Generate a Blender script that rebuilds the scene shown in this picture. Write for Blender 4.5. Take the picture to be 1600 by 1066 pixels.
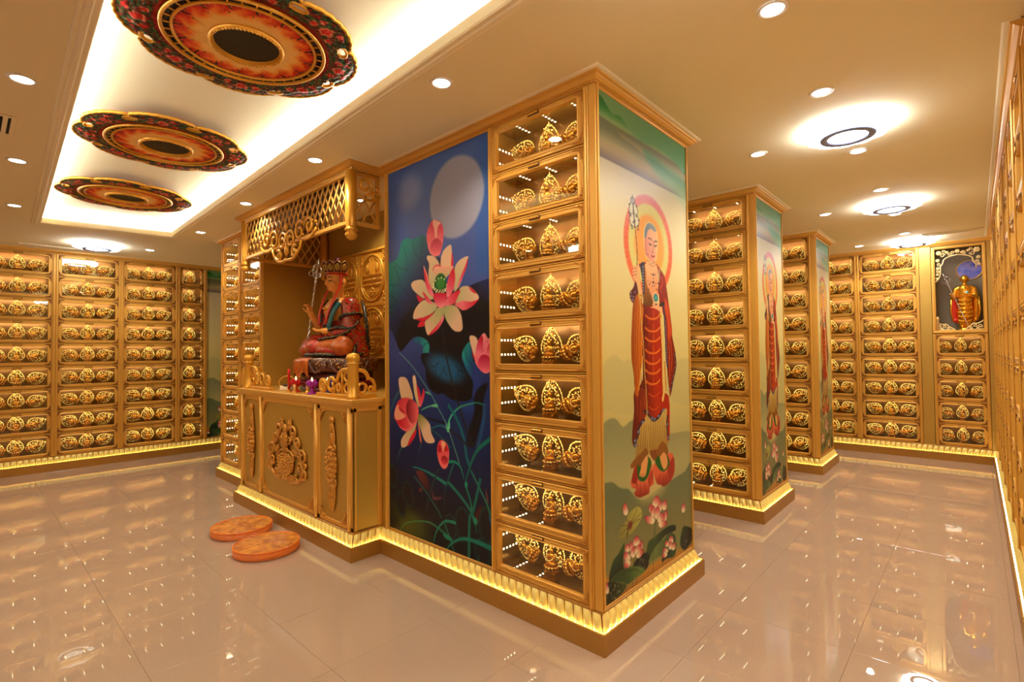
import bpy, bmesh, math, random
import numpy as np
from mathutils import Matrix, Vector
random.seed(7)
for o in list(bpy.data.objects): bpy.data.objects.remove(o)
SC = bpy.context.scene
COL = SC.collection
PI = math.pi
# ---------------------------------------------------------------- camera
def make_camera():
    f, yaw, pit, roll = 787.463, math.radians(42.5741), math.radians(1.3101), math.radians(-0.5965)
    fw = Vector((-math.sin(yaw)*math.cos(pit), math.cos(yaw)*math.cos(pit), math.sin(pit)))
    r = Vector((math.cos(yaw), math.sin(yaw), 0)); u = r.cross(fw)
    r2 = r*math.cos(roll)+u*math.sin(roll); u2 = u*math.cos(roll)-r*math.sin(roll)
    cd = bpy.data.cameras.new('camera'); cam = bpy.data.objects.new('camera', cd); COL.objects.link(cam)
    M = Matrix((r2, u2, -fw)).transposed().to_4x4(); M.translation = (1.4205, -2.1905, 1.5)
    cam.matrix_world = M; cd.sensor_width = 36; cd.lens = f/1600*36; cd.clip_start = .05
    SC.camera = cam
make_camera()
# ---------------------------------------------------------------- world, exposure
w = bpy.data.worlds.new('world'); SC.world = w; w.use_nodes = True
w.node_tree.nodes['Background'].inputs[0].default_value = (1.0, .86, .66, 1); w.node_tree.nodes['Background'].inputs[1].default_value = .05
VS = SC.view_settings
VS.view_transform = 'Standard'; VS.look = 'None'; VS.gamma = 1; VS.exposure = 0.2
try: VS.use_curve_mapping = False
except Exception: pass
SC.cycles.max_bounces = 10; SC.cycles.diffuse_bounces = 5; SC.cycles.glossy_bounces = 6; SC.cycles.transparent_max_bounces = 12
SC.cycles.sample_clamp_indirect = 6; SC.cycles.caustics_reflective = True
SC.cycles.use_denoising = True
# light strengths (lamps of the room, plus the fill strip added inside each compartment)
SPOT_W = 30.0; LAMP_E = 27.0; COVE_E = 60.0; STRIP_E = 32.0; BEAD_E = 9.0; ADDED_FILL_E = 52.0; LENS_E = 26.0
LIGHT_COL = (1.0, .88, .62)
# ---------------------------------------------------------------- materials
def srgb(c):
    return tuple((x/12.92 if x <= .04045 else ((x+.055)/1.055)**2.4) for x in (v/255 for v in c))+(1,)
MATS = {}
def mat(name, col, rough=.5, metal=0.0, noise=None, bump=None, spec=.5, coat=0.0, emit=None, emit_s=0.0):
    if name in MATS: return MATS[name]
    m = bpy.data.materials.new(name); m.use_nodes = True; nt = m.node_tree; b = nt.nodes['Principled BSDF']
    b.inputs['Base Color'].default_value = srgb(col); b.inputs['Roughness'].default_value = rough; b.inputs['Metallic'].default_value = metal
    b.inputs['Specular IOR Level'].default_value = spec
    if coat: b.inputs['Coat Weight'].default_value = coat; b.inputs['Coat Roughness'].default_value = .05
    if emit: b.inputs['Emission Color'].default_value = emit+(1,); b.inputs['Emission Strength'].default_value = emit_s
    if noise or bump:
        tc = nt.nodes.new('ShaderNodeTexCoord')
    if noise:      # (scale, darker colour, amount)
        n = nt.nodes.new('ShaderNodeTexNoise'); n.inputs['Scale'].default_value = noise[0]; n.inputs['Detail'].default_value = 4
        nt.links.new(tc.outputs['Object'], n.inputs['Vector'])
        r = nt.nodes.new('ShaderNodeValToRGB'); r.color_ramp.elements[0].position = .35; r.color_ramp.elements[1].position = .65
        r.color_ramp.elements[0].color = srgb(noise[1]); r.color_ramp.elements[1].color = srgb(col)
        nt.links.new(n.outputs['Fac'], r.inputs['Fac']); nt.links.new(r.outputs['Color'], b.inputs['Base Color'])
    if bump:       # (scale, strength, distance)
        n2 = nt.nodes.new('ShaderNodeTexNoise'); n2.inputs['Scale'].default_value = bump[0]; n2.inputs['Detail'].default_value = 3
        nt.links.new(tc.outputs['Object'], n2.inputs['Vector'])
        bp = nt.nodes.new('ShaderNodeBump'); bp.inputs['Strength'].default_value = bump[1]; bp.inputs['Distance'].default_value = bump[2]
        nt.links.new(n2.outputs['Fac'], bp.inputs['Height']); nt.links.new(bp.outputs['Normal'], b.inputs['Normal'])
    MATS[name] = m; return m
def emis(name, col, s, sample='AUTO'):
    m = bpy.data.materials.new(name); m.use_nodes = True; nt = m.node_tree; nt.nodes.remove(nt.nodes['Principled BSDF'])
    e = nt.nodes.new('ShaderNodeEmission'); e.inputs[0].default_value = col+(1,); e.inputs[1].default_value = s
    nt.links.new(e.outputs[0], nt.nodes['Material Output'].inputs[0])
    m.cycles.emission_sampling = sample; MATS[name] = m; return m
def glass_mat():
    m = bpy.data.materials.new('pane_glass'); m.use_nodes = True; nt = m.node_tree; nt.nodes.remove(nt.nodes['Principled BSDF'])
    t = nt.nodes.new('ShaderNodeBsdfTransparent'); t.inputs[0].default_value = (1, .97, .9, 1)
    g = nt.nodes.new('ShaderNodeBsdfGlossy'); g.inputs['Roughness'].default_value = 0.0; g.inputs[0].default_value = (1, .90, .66, 1)
    lw = nt.nodes.new('ShaderNodeLayerWeight'); lw.inputs['Blend'].default_value = .5
    p = nt.nodes.new('ShaderNodeMath'); p.operation = 'POWER'; p.inputs[1].default_value = 5.0; nt.links.new(lw.outputs['Facing'], p.inputs[0])
    f = nt.nodes.new('ShaderNodeMath'); f.operation = 'MULTIPLY_ADD'; f.inputs[1].default_value = .88; f.inputs[2].default_value = .10; nt.links.new(p.outputs[0], f.inputs[0])
    x = nt.nodes.new('ShaderNodeMixShader')
    nt.links.new(f.outputs[0], x.inputs[0]); nt.links.new(t.outputs[0], x.inputs[1]); nt.links.new(g.outputs[0], x.inputs[2])
    nt.links.new(x.outputs[0], nt.nodes['Material Output'].inputs[0]); return m
def wrap_mat():
    m = bpy.data.materials.new('plastic_wrap'); m.use_nodes = True; nt = m.node_tree; nt.nodes.remove(nt.nodes['Principled BSDF'])
    t = nt.nodes.new('ShaderNodeBsdfTransparent'); g = nt.nodes.new('ShaderNodeBsdfGlossy'); g.inputs['Roughness'].default_value = .04
    tc = nt.nodes.new('ShaderNodeTexCoord'); n = nt.nodes.new('ShaderNodeTexNoise'); n.inputs['Scale'].default_value = 16; n.inputs['Detail'].default_value = 5; n.inputs['Distortion'].default_value = 2.5
    b = nt.nodes.new('ShaderNodeBump'); b.inputs['Strength'].default_value = 1; b.inputs['Distance'].default_value = .03
    nt.links.new(tc.outputs['Object'], n.inputs['Vector']); nt.links.new(n.outputs['Fac'], b.inputs['Height']); nt.links.new(b.outputs['Normal'], g.inputs['Normal'])
    x = nt.nodes.new('ShaderNodeMixShader'); x.inputs[0].default_value = .12
    nt.links.new(t.outputs[0], x.inputs[1]); nt.links.new(g.outputs[0], x.inputs[2]); nt.links.new(x.outputs[0], nt.nodes['Material Output'].inputs[0]); return m
def print_mat():
    m = bpy.data.materials.new('printed_film'); m.use_nodes = True; nt = m.node_tree; b = nt.nodes['Principled BSDF']
    a = nt.nodes.new('ShaderNodeAttribute'); a.attribute_name = 'Col'
    nt.links.new(a.outputs['Color'], b.inputs['Base Color']); b.inputs['Roughness'].default_value = .40; b.inputs['Specular IOR Level'].default_value = .22; return m
GOLD = mat('gold_aluminium', (222, 168, 74), .38, .35)
GOLD_MATTE = mat('gold_lacquer', (222, 168, 80), .4, .2)
ANTIQUE = mat('antique_gold', (138, 84, 28), .4, .4, bump=(160, .9, .004))
GOLD_BRIGHT = mat('gold_paint', (228, 168, 58), .28, .4)
GOLD_DARK = mat('bronze_gold_laminate', (186, 138, 64), .38, .5, noise=(220, (166, 118, 50), 1))
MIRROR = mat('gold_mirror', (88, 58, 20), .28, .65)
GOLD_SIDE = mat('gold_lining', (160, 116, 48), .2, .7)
GILT = mat('gilt', (186, 128, 40), .25, .8); GLINT = mat('painted_glint', (255, 238, 150), .22, 0)  # pale second colour paints in the sparkle of lit gold
RECESS = mat('shadow_gap', (96, 62, 26), .5, .4)  # dark brown: handle plates, and painted shade in gaps and behind lattice
FILIGREE = mat('filigree_gold', (206, 146, 58), .34, .55, bump=(160, .9, .004))
OLIVE = mat('gold_flake_panel', (198, 158, 72), .38, .3, noise=(420, (170, 130, 50), 1))
PETAL = mat('petal_gold', (250, 226, 130), .4, .15)
CEIL = mat('ceiling_paint', (238, 222, 184), .85, noise=(500, (232, 216, 176), 1))
CREAM = mat('cream_plaster', (240, 224, 188), .7)
WALLP = mat('wall_gold_paper', (206, 160, 92), .5, .3)
GROUT = mat('grout', (120, 96, 74), .8)
GLASS = glass_mat(); WRAP = wrap_mat(); PRINT = print_mat()
BEAD = emis('led_bead', (1.0, .90, .58), BEAD_E, 'NONE'); INNER = emis('added_fill_strip', (1.0, .90, .58), ADDED_FILL_E, 'FRONT'); STRIP = emis('led_strip', (1.0, .86, .40), STRIP_E); COVE = emis('cove_strip', (.93, 1.0, 1.0), COVE_E)
LAMP = emis('lamp_diffuser', (.90, .95, 1.0), LAMP_E); LENS = emis('downlight_lens', (1.0, .96, .90), LENS_E); FLAME = emis('flame_bulb', (1.0, .6, .25), 4.0)
def floor_mat():
    m = mat('polished_tile', (178, 154, 136), .012, 0, noise=(150, (168, 143, 125), 1), spec=.95); return m
TILE = floor_mat()
# ---------------------------------------------------------------- mesh builder
class MB:
    def __init__(s): s.v = []; s.f = []; s.m = []; s.sm = []
    def add(s, vs, fs, mi=0, smooth=False, M=None):
        o = len(s.v)
        if M is not None: vs = [tuple(M @ Vector(p)) for p in vs]
        s.v += [tuple(p) for p in vs]
        for f in fs: s.f.append(tuple(i+o for i in f)); s.m.append(mi); s.sm.append(smooth)
        return s
    def join(s, b, M=None, mi=None):
        o = len(s.v); s.v += [tuple(M @ Vector(p)) for p in b.v] if M is not None else list(b.v)
        s.f += [tuple(i+o for i in f) for f in b.f]; s.m += b.m if mi is None else [mi]*len(b.f); s.sm += b.sm; return s
    def box(s, x0, x1, y0, y1, z0, z1, mi=0, M=None, skip=()):
        v = [(x0,y0,z0),(x1,y0,z0),(x1,y1,z0),(x0,y1,z0),(x0,y0,z1),(x1,y0,z1),(x1,y1,z1),(x0,y1,z1)]
        F = {'b':(0,3,2,1),'t':(4,5,6,7),'f':(0,1,5,4),'r':(1,2,6,5),'k':(2,3,7,6),'l':(3,0,4,7)}
        return s.add(v, [F[k] for k in F if k not in skip], mi, False, M)
    def bbox(s, x0, x1, y0, y1, z0, z1, c=.004, mi=0, M=None):      # box with chamfered edges
        v = []; 
        for k in (0, 1):
            for (a, b_) in ((x0, y0), (x1, y0), (x1, y1), (x0, y1)): pass
        xs, ys, zs = (x0, x1), (y0, y1), (z0, z1); idx = {}
        for i in (0,1):
            for j in (0,1):
                for k in (0,1):
                    sx, sy, sz = (1-2*i), (1-2*j), (1-2*k)
                    for a in range(3):
                        p = [xs[i]+sx*c, ys[j]+sy*c, zs[k]+sz*c]; p[a] = (xs[i], ys[j], zs[k])[a]
                        idx[(i,j,k,a)] = len(v); v.append(tuple(p))
        f = []
        for i in (0,1):
            q = [(i,0,0),(i,1,0),(i,1,1),(i,0,1)]; f.append(tuple(idx[t+(0,)] for t in (q if i else q[::-1])))
            q = [(0,i,0),(1,i,0),(1,i,1),(0,i,1)]; f.append(tuple(idx[t+(1,)] for t in (q[::-1] if i else q)))
            q = [(0,0,i),(1,0,i),(1,1,i),(0,1,i)]; f.append(tuple(idx[t+(2,)] for t in (q if i else q[::-1])))
        for a, b_ in ((0,1),(0,2),(1,2)):
            for s0 in (0,1):
                for s1 in (0,1):
                    o = 3-a-b_; t0 = [0,0,0]; t0[a] = s0; t0[b_] = s1; t1 = list(t0); t1[o] = 1
                    q = (idx[tuple(t0)+(a,)], idx[tuple(t1)+(a,)], idx[tuple(t1)+(b_,)], idx[tuple(t0)+(b_,)]); f.append(q)
        for i in (0,1):
            for j in (0,1):
                for k in (0,1): f.append(tuple(idx[(i,j,k,a)] for a in range(3)))
        return s.add(v, f, mi, False, M)
    def lathe(s, prof, n=16, mi=0, M=None, smooth=True, sx=1, sy=1):
        v = []; f = []
        for r, z in prof:
            for i in range(n):
                a = 2*PI*i/n; v.append((r*math.cos(a)*sx, r*math.sin(a)*sy, z))
        for j in range(len(prof)-1):
            for i in range(n):
                k = (i+1) % n; f.append((j*n+i, j*n+k, (j+1)*n+k, (j+1)*n+i))
        if prof[0][0] > 1e-5: f.append(tuple(range(n))[::-1])
        if prof[-1][0] > 1e-5: f.append(tuple((len(prof)-1)*n+i for i in range(n)))
        return s.add(v, f, mi, smooth, M)
    def ball(s, c, r, n=10, m=6, mi=0, M=None):
        rx, ry, rz = r if isinstance(r, (tuple, list)) else (r, r, r)
        v = [(c[0], c[1], c[2]-rz)]; f = []
        for j in range(1, m):
            t = PI*j/m
            for i in range(n):
                a = 2*PI*i/n; v.append((c[0]+rx*math.sin(t)*math.cos(a), c[1]+ry*math.sin(t)*math.sin(a), c[2]-rz*math.cos(t)))
        v.append((c[0], c[1], c[2]+rz)); L = len(v)-1
        for i in range(n):
            k = (i+1) % n; f.append((0, 1+k, 1+i)); f.append((L, L-n+i, L-n+k))
            for j in range(m-2): f.append((1+j*n+i, 1+j*n+k, 1+(j+1)*n+k, 1+(j+1)*n+i))
        return s.add(v, f, mi, True, M)
    def octa(s, c, r, mi=0, M=None):
        x, y, z = c
        return s.add([(x+r,y,z),(x-r,y,z),(x,y+r,z),(x,y-r,z),(x,y,z+r),(x,y,z-r)], [(0,2,4),(2,1,4),(1,3,4),(3,0,4),(2,0,5),(1,2,5),(3,1,5),(0,3,5)], mi, False, M)
    def tube(s, pts, r, n=6, mi=0, M=None, closed=False, flat=1.0, up=None, cap=True):
        P = [Vector(p) for p in pts]; m = len(P); v = []; f = []
        R = r if isinstance(r, (list, tuple)) else [r]*m; prev = None
        for i in range(m):
            a = P[i-1] if (i or closed) else P[0]; b_ = P[(i+1) % m] if (i < m-1 or closed) else P[-1]
            t = (b_-a).normalized()
            if up is not None: n1 = Vector(up)-t*t.dot(Vector(up))
            else:
                if prev is None: prev = Vector((0,0,1)) if abs(t.z) < .9 else Vector((1,0,0))
                n1 = prev-t*t.dot(prev)
            n1.normalize(); prev = n1; n2 = t.cross(n1)
            for k in range(n):
                an = 2*PI*k/n; q = P[i]+(n1*math.cos(an)*flat+n2*math.sin(an))*R[i]; v.append(tuple(q))
        L = m if closed else m-1
        for i in range(L):
            for k in range(n):
                k2 = (k+1) % n; j = (i+1) % m; f.append((i*n+k, i*n+k2, j*n+k2, j*n+k))
        if not closed and cap: f.append(tuple(range(n))[::-1]); f.append(tuple((m-1)*n+k for k in range(n)))
        return s.add(v, f, mi, True, M)
    def capsule(s, p0, p1, r0, r1, n=12, mi=0):
        p0, p1 = Vector(p0), Vector(p1); d = p1-p0; L = d.length
        q = d.to_track_quat('Z', 'Y').to_matrix().to_4x4(); q.translation = p0
        pr = [(r0*math.sin(t*PI/8), -r0*math.cos(t*PI/8)) for t in range(0, 4)]+[(r0, 0), (r1, L)]+[(r1*math.cos(t*PI/8), L+r1*math.sin(t*PI/8)) for t in range(1, 5)]
        pr[0] = (0, pr[0][1]); pr[-1] = (0, pr[-1][1]); return s.lathe(pr, n, mi, q)
    def prism(s, poly, z0, z1, mi=0, M=None, smooth=False):
        n = len(poly); v = [(x, y, z0) for x, y in poly]+[(x, y, z1) for x, y in poly]
        a = sum(poly[i-1][0]*poly[i][1]-poly[i][0]*poly[i-1][1] for i in range(n))
        f = [tuple(range(n))[::-1], tuple(range(n, 2*n))]+[(i, (i+1) % n, n+(i+1) % n, n+i) for i in range(n)]
        if a < 0: f = [t[::-1] for t in f]
        return s.add(v, f, mi, smooth, M)
    def sweep(s, path, prof, closed=False, mi=0):      # path in plan; profile = (outward offset, z); outward = right of travel
        n = len(path); P = [Vector((p[0], p[1])) for p in path]; nor = []
        for i in range(n):
            ds = []
            if i > 0 or closed: ds.append((P[i]-P[i-1]).normalized())
            if i < n-1 or closed: ds.append((P[(i+1) % n]-P[i]).normalized())
            ns = [Vector((d.y, -d.x)) for d in ds]
            if len(ns) == 1: nor.append(ns[0])
            else:
                b_ = ns[0]+ns[1]; b_ = b_/max(b_.dot(ns[0]), .2); nor.append(b_)
        v = []; f = []; m = len(prof)
        for i in range(n):
            for d, z in prof: q = P[i]+nor[i]*d; v.append((q.x, q.y, z))
        for i in range(n if closed else n-1):
            j = (i+1) % n
            for k in range(m-1): f.append((i*m+k, j*m+k, j*m+k+1, i*m+k+1))
        if not closed: f.append(tuple(range(m))); f.append(tuple((n-1)*m+k for k in range(m))[::-1])
        return s.add(v, f, mi)
    def frame(s, w, h, prof, mi=0, M=None):            # picture-frame sweep in local xz, front towards -y; prof = (inset, out)
        v = []; f = []; m = len(prof)
        for (sx, sz) in ((0, 0), (1, 0), (1, 1), (0, 1)):
            for d, o in prof: v.append(((d if sx == 0 else w-d), -o, (d if sz == 0 else h-d)))
        for i in range(4):
            j = (i+1) % 4
            for k in range(m-1): f.append((i*m+k, j*m+k, j*m+k+1, i*m+k+1))
        return s.add(v, f, mi, False, M)
    def mesh(s, name, mats):
        me = bpy.data.meshes.new(name); me.from_pydata(s.v, [], s.f)
        for m in mats: me.materials.append(m)
        if len(mats) > 1: me.polygons.foreach_set('material_index', s.m)
        me.polygons.foreach_set('use_smooth', s.sm); me.update(); return me
def link(name, me, parent=None, loc=(0,0,0), rz=0):
    o = bpy.data.objects.new(name, me); COL.objects.link(o); o.location = loc; o.rotation_euler = (0,0,rz)
    if parent is not None: o.parent = parent
    return o
def obj(name, mb, mats, parent=None, loc=(0,0,0), rz=0):
    return link(name, mb.mesh(name, mats if isinstance(mats, (list, tuple)) else [mats]), parent, loc, rz)
def tag(o, label, cat, group=None):
    o['label'] = label; o['category'] = cat
    if group: o['group'] = group
    return o
def thing(name, label, cat, loc=(0,0,0), rz=0, group=None):
    o = bpy.data.objects.new(name, None); COL.objects.link(o); o.location = loc; o.rotation_euler = (0,0,rz); o.empty_display_size = .1
    return tag(o, label, cat, group)
def struct(o): o['kind'] = 'structure'; return o
def T(x, y, z): return Matrix.Translation((x, y, z))
def RX(a): return Matrix.Rotation(a, 4, 'X')
def RY(a): return Matrix.Rotation(a, 4, 'Y')
def RZ(a): return Matrix.Rotation(a, 4, 'Z')
def remesh(name, mb, voxel, mats, parent, iters=4, loc=(0,0,0)):
    me = mb.mesh('tmp', mats); o = bpy.data.objects.new('tmp', me); COL.objects.link(o)
    r = o.modifiers.new('r', 'REMESH'); r.mode = 'VOXEL'; r.voxel_size = voxel
    if iters: sm = o.modifiers.new('s', 'SMOOTH'); sm.factor = .5; sm.iterations = iters
    dg = bpy.context.evaluated_depsgraph_get(); e = o.evaluated_get(dg); me2 = bpy.data.meshes.new_from_object(e)
    bpy.data.objects.remove(o); me2.name = name
    me2.materials.clear()
    for m in mats: me2.materials.append(m)
    me2.polygons.foreach_set('use_smooth', [True]*len(me2.polygons)); return link(name, me2, parent, loc)

# ---------------------------------------------------------------- flat prints (colour per vertex on a fine flat grid)
def smooth_closed(pts, n=4):
    p = np.array(pts, float); m = len(p)
    if m < 4: return p
    out = []
    for i in range(m):
        p0, p1, p2, p3 = p[i-1], p[i], p[(i+1) % m], p[(i+2) % m]
        l = min(np.linalg.norm(p2-p1), 1e9)
        t1 = (p2-p0)*.5; t2 = (p3-p1)*.5
        for t in (t1, t2):
            q = np.linalg.norm(t)
            if q > l: t *= l/q
        for k in range(n):
            s = k/n
            out.append((2*s**3-3*s*s+1)*p1+(s**3-2*s*s+s)*t1+(-2*s**3+3*s*s)*p2+(s**3-s*s)*t2)
    return np.array(out)
def smooth_open(pts, n=6):
    p = np.array(pts, float)
    if len(p) < 3: return p
    e = np.vstack([2*p[0]-p[1], p, 2*p[-1]-p[-2]]); out = []
    for i in range(1, len(e)-2):
        p0, p1, p2, p3 = e[i-1:i+3]
        for k in range(n):
            s = k/n
            out.append(.5*((2*p1)+(p2-p0)*s+(2*p0-5*p1+4*p2-p3)*s*s+(3*p1-p0-3*p2+p3)*s**3))
    out.append(p[-1]); return np.array(out)
def seg_dist(X, Y, a, b):
    d = b-a; L = max(d@d, 1e-9)
    t = np.clip(((X-a[0])*d[0]+(Y-a[1])*d[1])/L, 0, 1)
    return np.hypot(X-a[0]-t*d[0], Y-a[1]-t*d[1]), t
class Canvas:
    def __init__(s, w, h, step, kw, ke):
        s.u = np.arange(0, w+step*.5, step); s.v = np.arange(0, h+step*.5, step)
        s.img = np.zeros((len(s.v), len(s.u), 3)); s.step = step; s.kw = kw; s.ke = ke
    def box(s, lo, hi, pad):
        i0 = max(0, int((lo[0]-pad)/s.step)); i1 = min(len(s.u), int((hi[0]+pad)/s.step)+2)
        j0 = max(0, int((lo[1]-pad)/s.step)); j1 = min(len(s.v), int((hi[1]+pad)/s.step)+2)
        if i1 <= i0 or j1 <= j0: return None
        X, Y = np.meshgrid(s.u[i0:i1], s.v[j0:j1]); return (slice(j0, j1), slice(i0, i1)), X, Y
    def blend(s, sl, al, col):
        s.img[sl] += (col-s.img[sl])*al[..., None]
    def grad(s, X, Y, c, c1, p0, p1):
        if isinstance(c, list): st = c
        elif c1 is None: return np.broadcast_to(np.array(c, float), X.shape+(3,))
        else: st = [(0, c), (1, c1)]
        p0 = np.array(p0, float); d = np.array(p1, float)-p0
        t = np.clip(((X-p0[0])*d[0]+(Y-p0[1])*d[1])/(d@d), 0, 1); k = [a for a, _ in st]
        return np.stack([np.interp(t, k, [q[i] for _, q in st]) for i in range(3)], -1)
    def run(s, ops):
        for o in ops: getattr(s, 'op_'+o[0])(*o[1:])
        return s
    def op_V(s, st):
        for i in range(3): s.img[..., i] = np.interp(s.v, [a for a, _ in st], [c[i] for _, c in st])[:, None]
    def op_P(s, pts, c, c1, p0, p1, soft, a):
        q = smooth_closed(pts, 3); r = s.box(q.min(0), q.max(0), soft)
        if r is None: return
        sl, X, Y = r; D = np.full(X.shape, 1e9); ins = np.zeros(X.shape, bool)
        for i in range(len(q)):
            A, B = q[i-1], q[i]
            D = np.minimum(D, seg_dist(X, Y, A, B)[0])
            cr = (A[1] > Y) != (B[1] > Y)
            with np.errstate(divide='ignore', invalid='ignore'):
                xi = A[0]+(Y-A[1])*(B[0]-A[0])/(B[1]-A[1])
            ins ^= cr & (X < xi)
        sd = np.where(ins, D, -D)
        s.blend(sl, np.clip(.5+sd/soft, 0, 1)*a, s.grad(X, Y, c, c1, p0, p1))
    def op_S(s, pts, w, c, c1, w1, soft, a):
        q = smooth_open(pts); w *= s.kw; w1 *= s.kw
        r = s.box(q.min(0), q.max(0), max(w, w1)+soft)
        if r is None: return
        sl, X, Y = r; D = np.full(X.shape, -1e9); T = np.zeros(X.shape); n = len(q)-1
        for i in range(n):
            d, t = seg_dist(X, Y, q[i], q[i+1]); t = (i+t)/n
            e = (w+(w1-w)*t)*.5-d; k = e > D; D = np.where(k, e, D); T = np.where(k, t, T)
        c = np.array(c, float); col = c+(np.array(c1, float)-c)*T[..., None] if c1 else np.broadcast_to(c, X.shape+(3,))
        s.blend(sl, np.clip(.5+D/soft, 0, 1)*a, col)
    def op_E(s, ctr, rx, ry, ang, c, c1, soft, a):
        rx *= s.ke[0]; ry *= s.ke[1]; m = max(rx, ry)
        r = s.box((ctr[0]-m, ctr[1]-m), (ctr[0]+m, ctr[1]+m), soft)
        if r is None: return
        sl, X, Y = r; an = math.radians(ang); dx = X-ctr[0]; dy = Y-ctr[1]
        ex = dx*math.cos(an)+dy*math.sin(an); ey = -dx*math.sin(an)+dy*math.cos(an)
        d = np.hypot(ex/rx, ey/ry); e = (1-d)*min(rx, ry)
        col = np.array(c, float) if not c1 else np.array(c1, float)+(np.array(c, float)-np.array(c1, float))*np.clip(d, 0, 1)[..., None]
        s.blend(sl, np.clip(.5+e/soft, 0, 1)*a, np.broadcast_to(col, X.shape+(3,)))
    def op_H(s, c, R):
        sl, X, Y = s.box((c[0]-R*1.2, c[1]-R*1.2), (c[0]+R*1.2, c[1]+R*1.2), 0)
        dx = X-c[0]; dy = Y-c[1]; r = np.hypot(dx, dy)/R; an = np.arctan2(dy, dx)
        st = .5+.5*np.sin(an*97+np.sin(an*31)*2); up = np.clip(dy/R, 0, 1)
        base = s.img[sl].copy()
        ro = np.array([238, 104, 56.])*(1-up[..., None])+np.array([232, 140, 176.])*up[..., None]
        for lo, hi, col, al in ((0, .64, np.array([244, 178, 84.]), .95), (.62, .84, np.array([228, 220, 150.]), .9), (.83, 1.0, ro, .95)):
            w = np.clip((r-lo)/.05+.5, 0, 1)*np.clip((hi-r)/.05+.5, 0, 1)*al*(.72+.28*st)
            if lo == 0: w = np.clip((hi-r)/.12+.5, 0, 1)*al
            base += (col-base)*w[..., None]
        s.img[sl] = base
N=None
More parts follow.
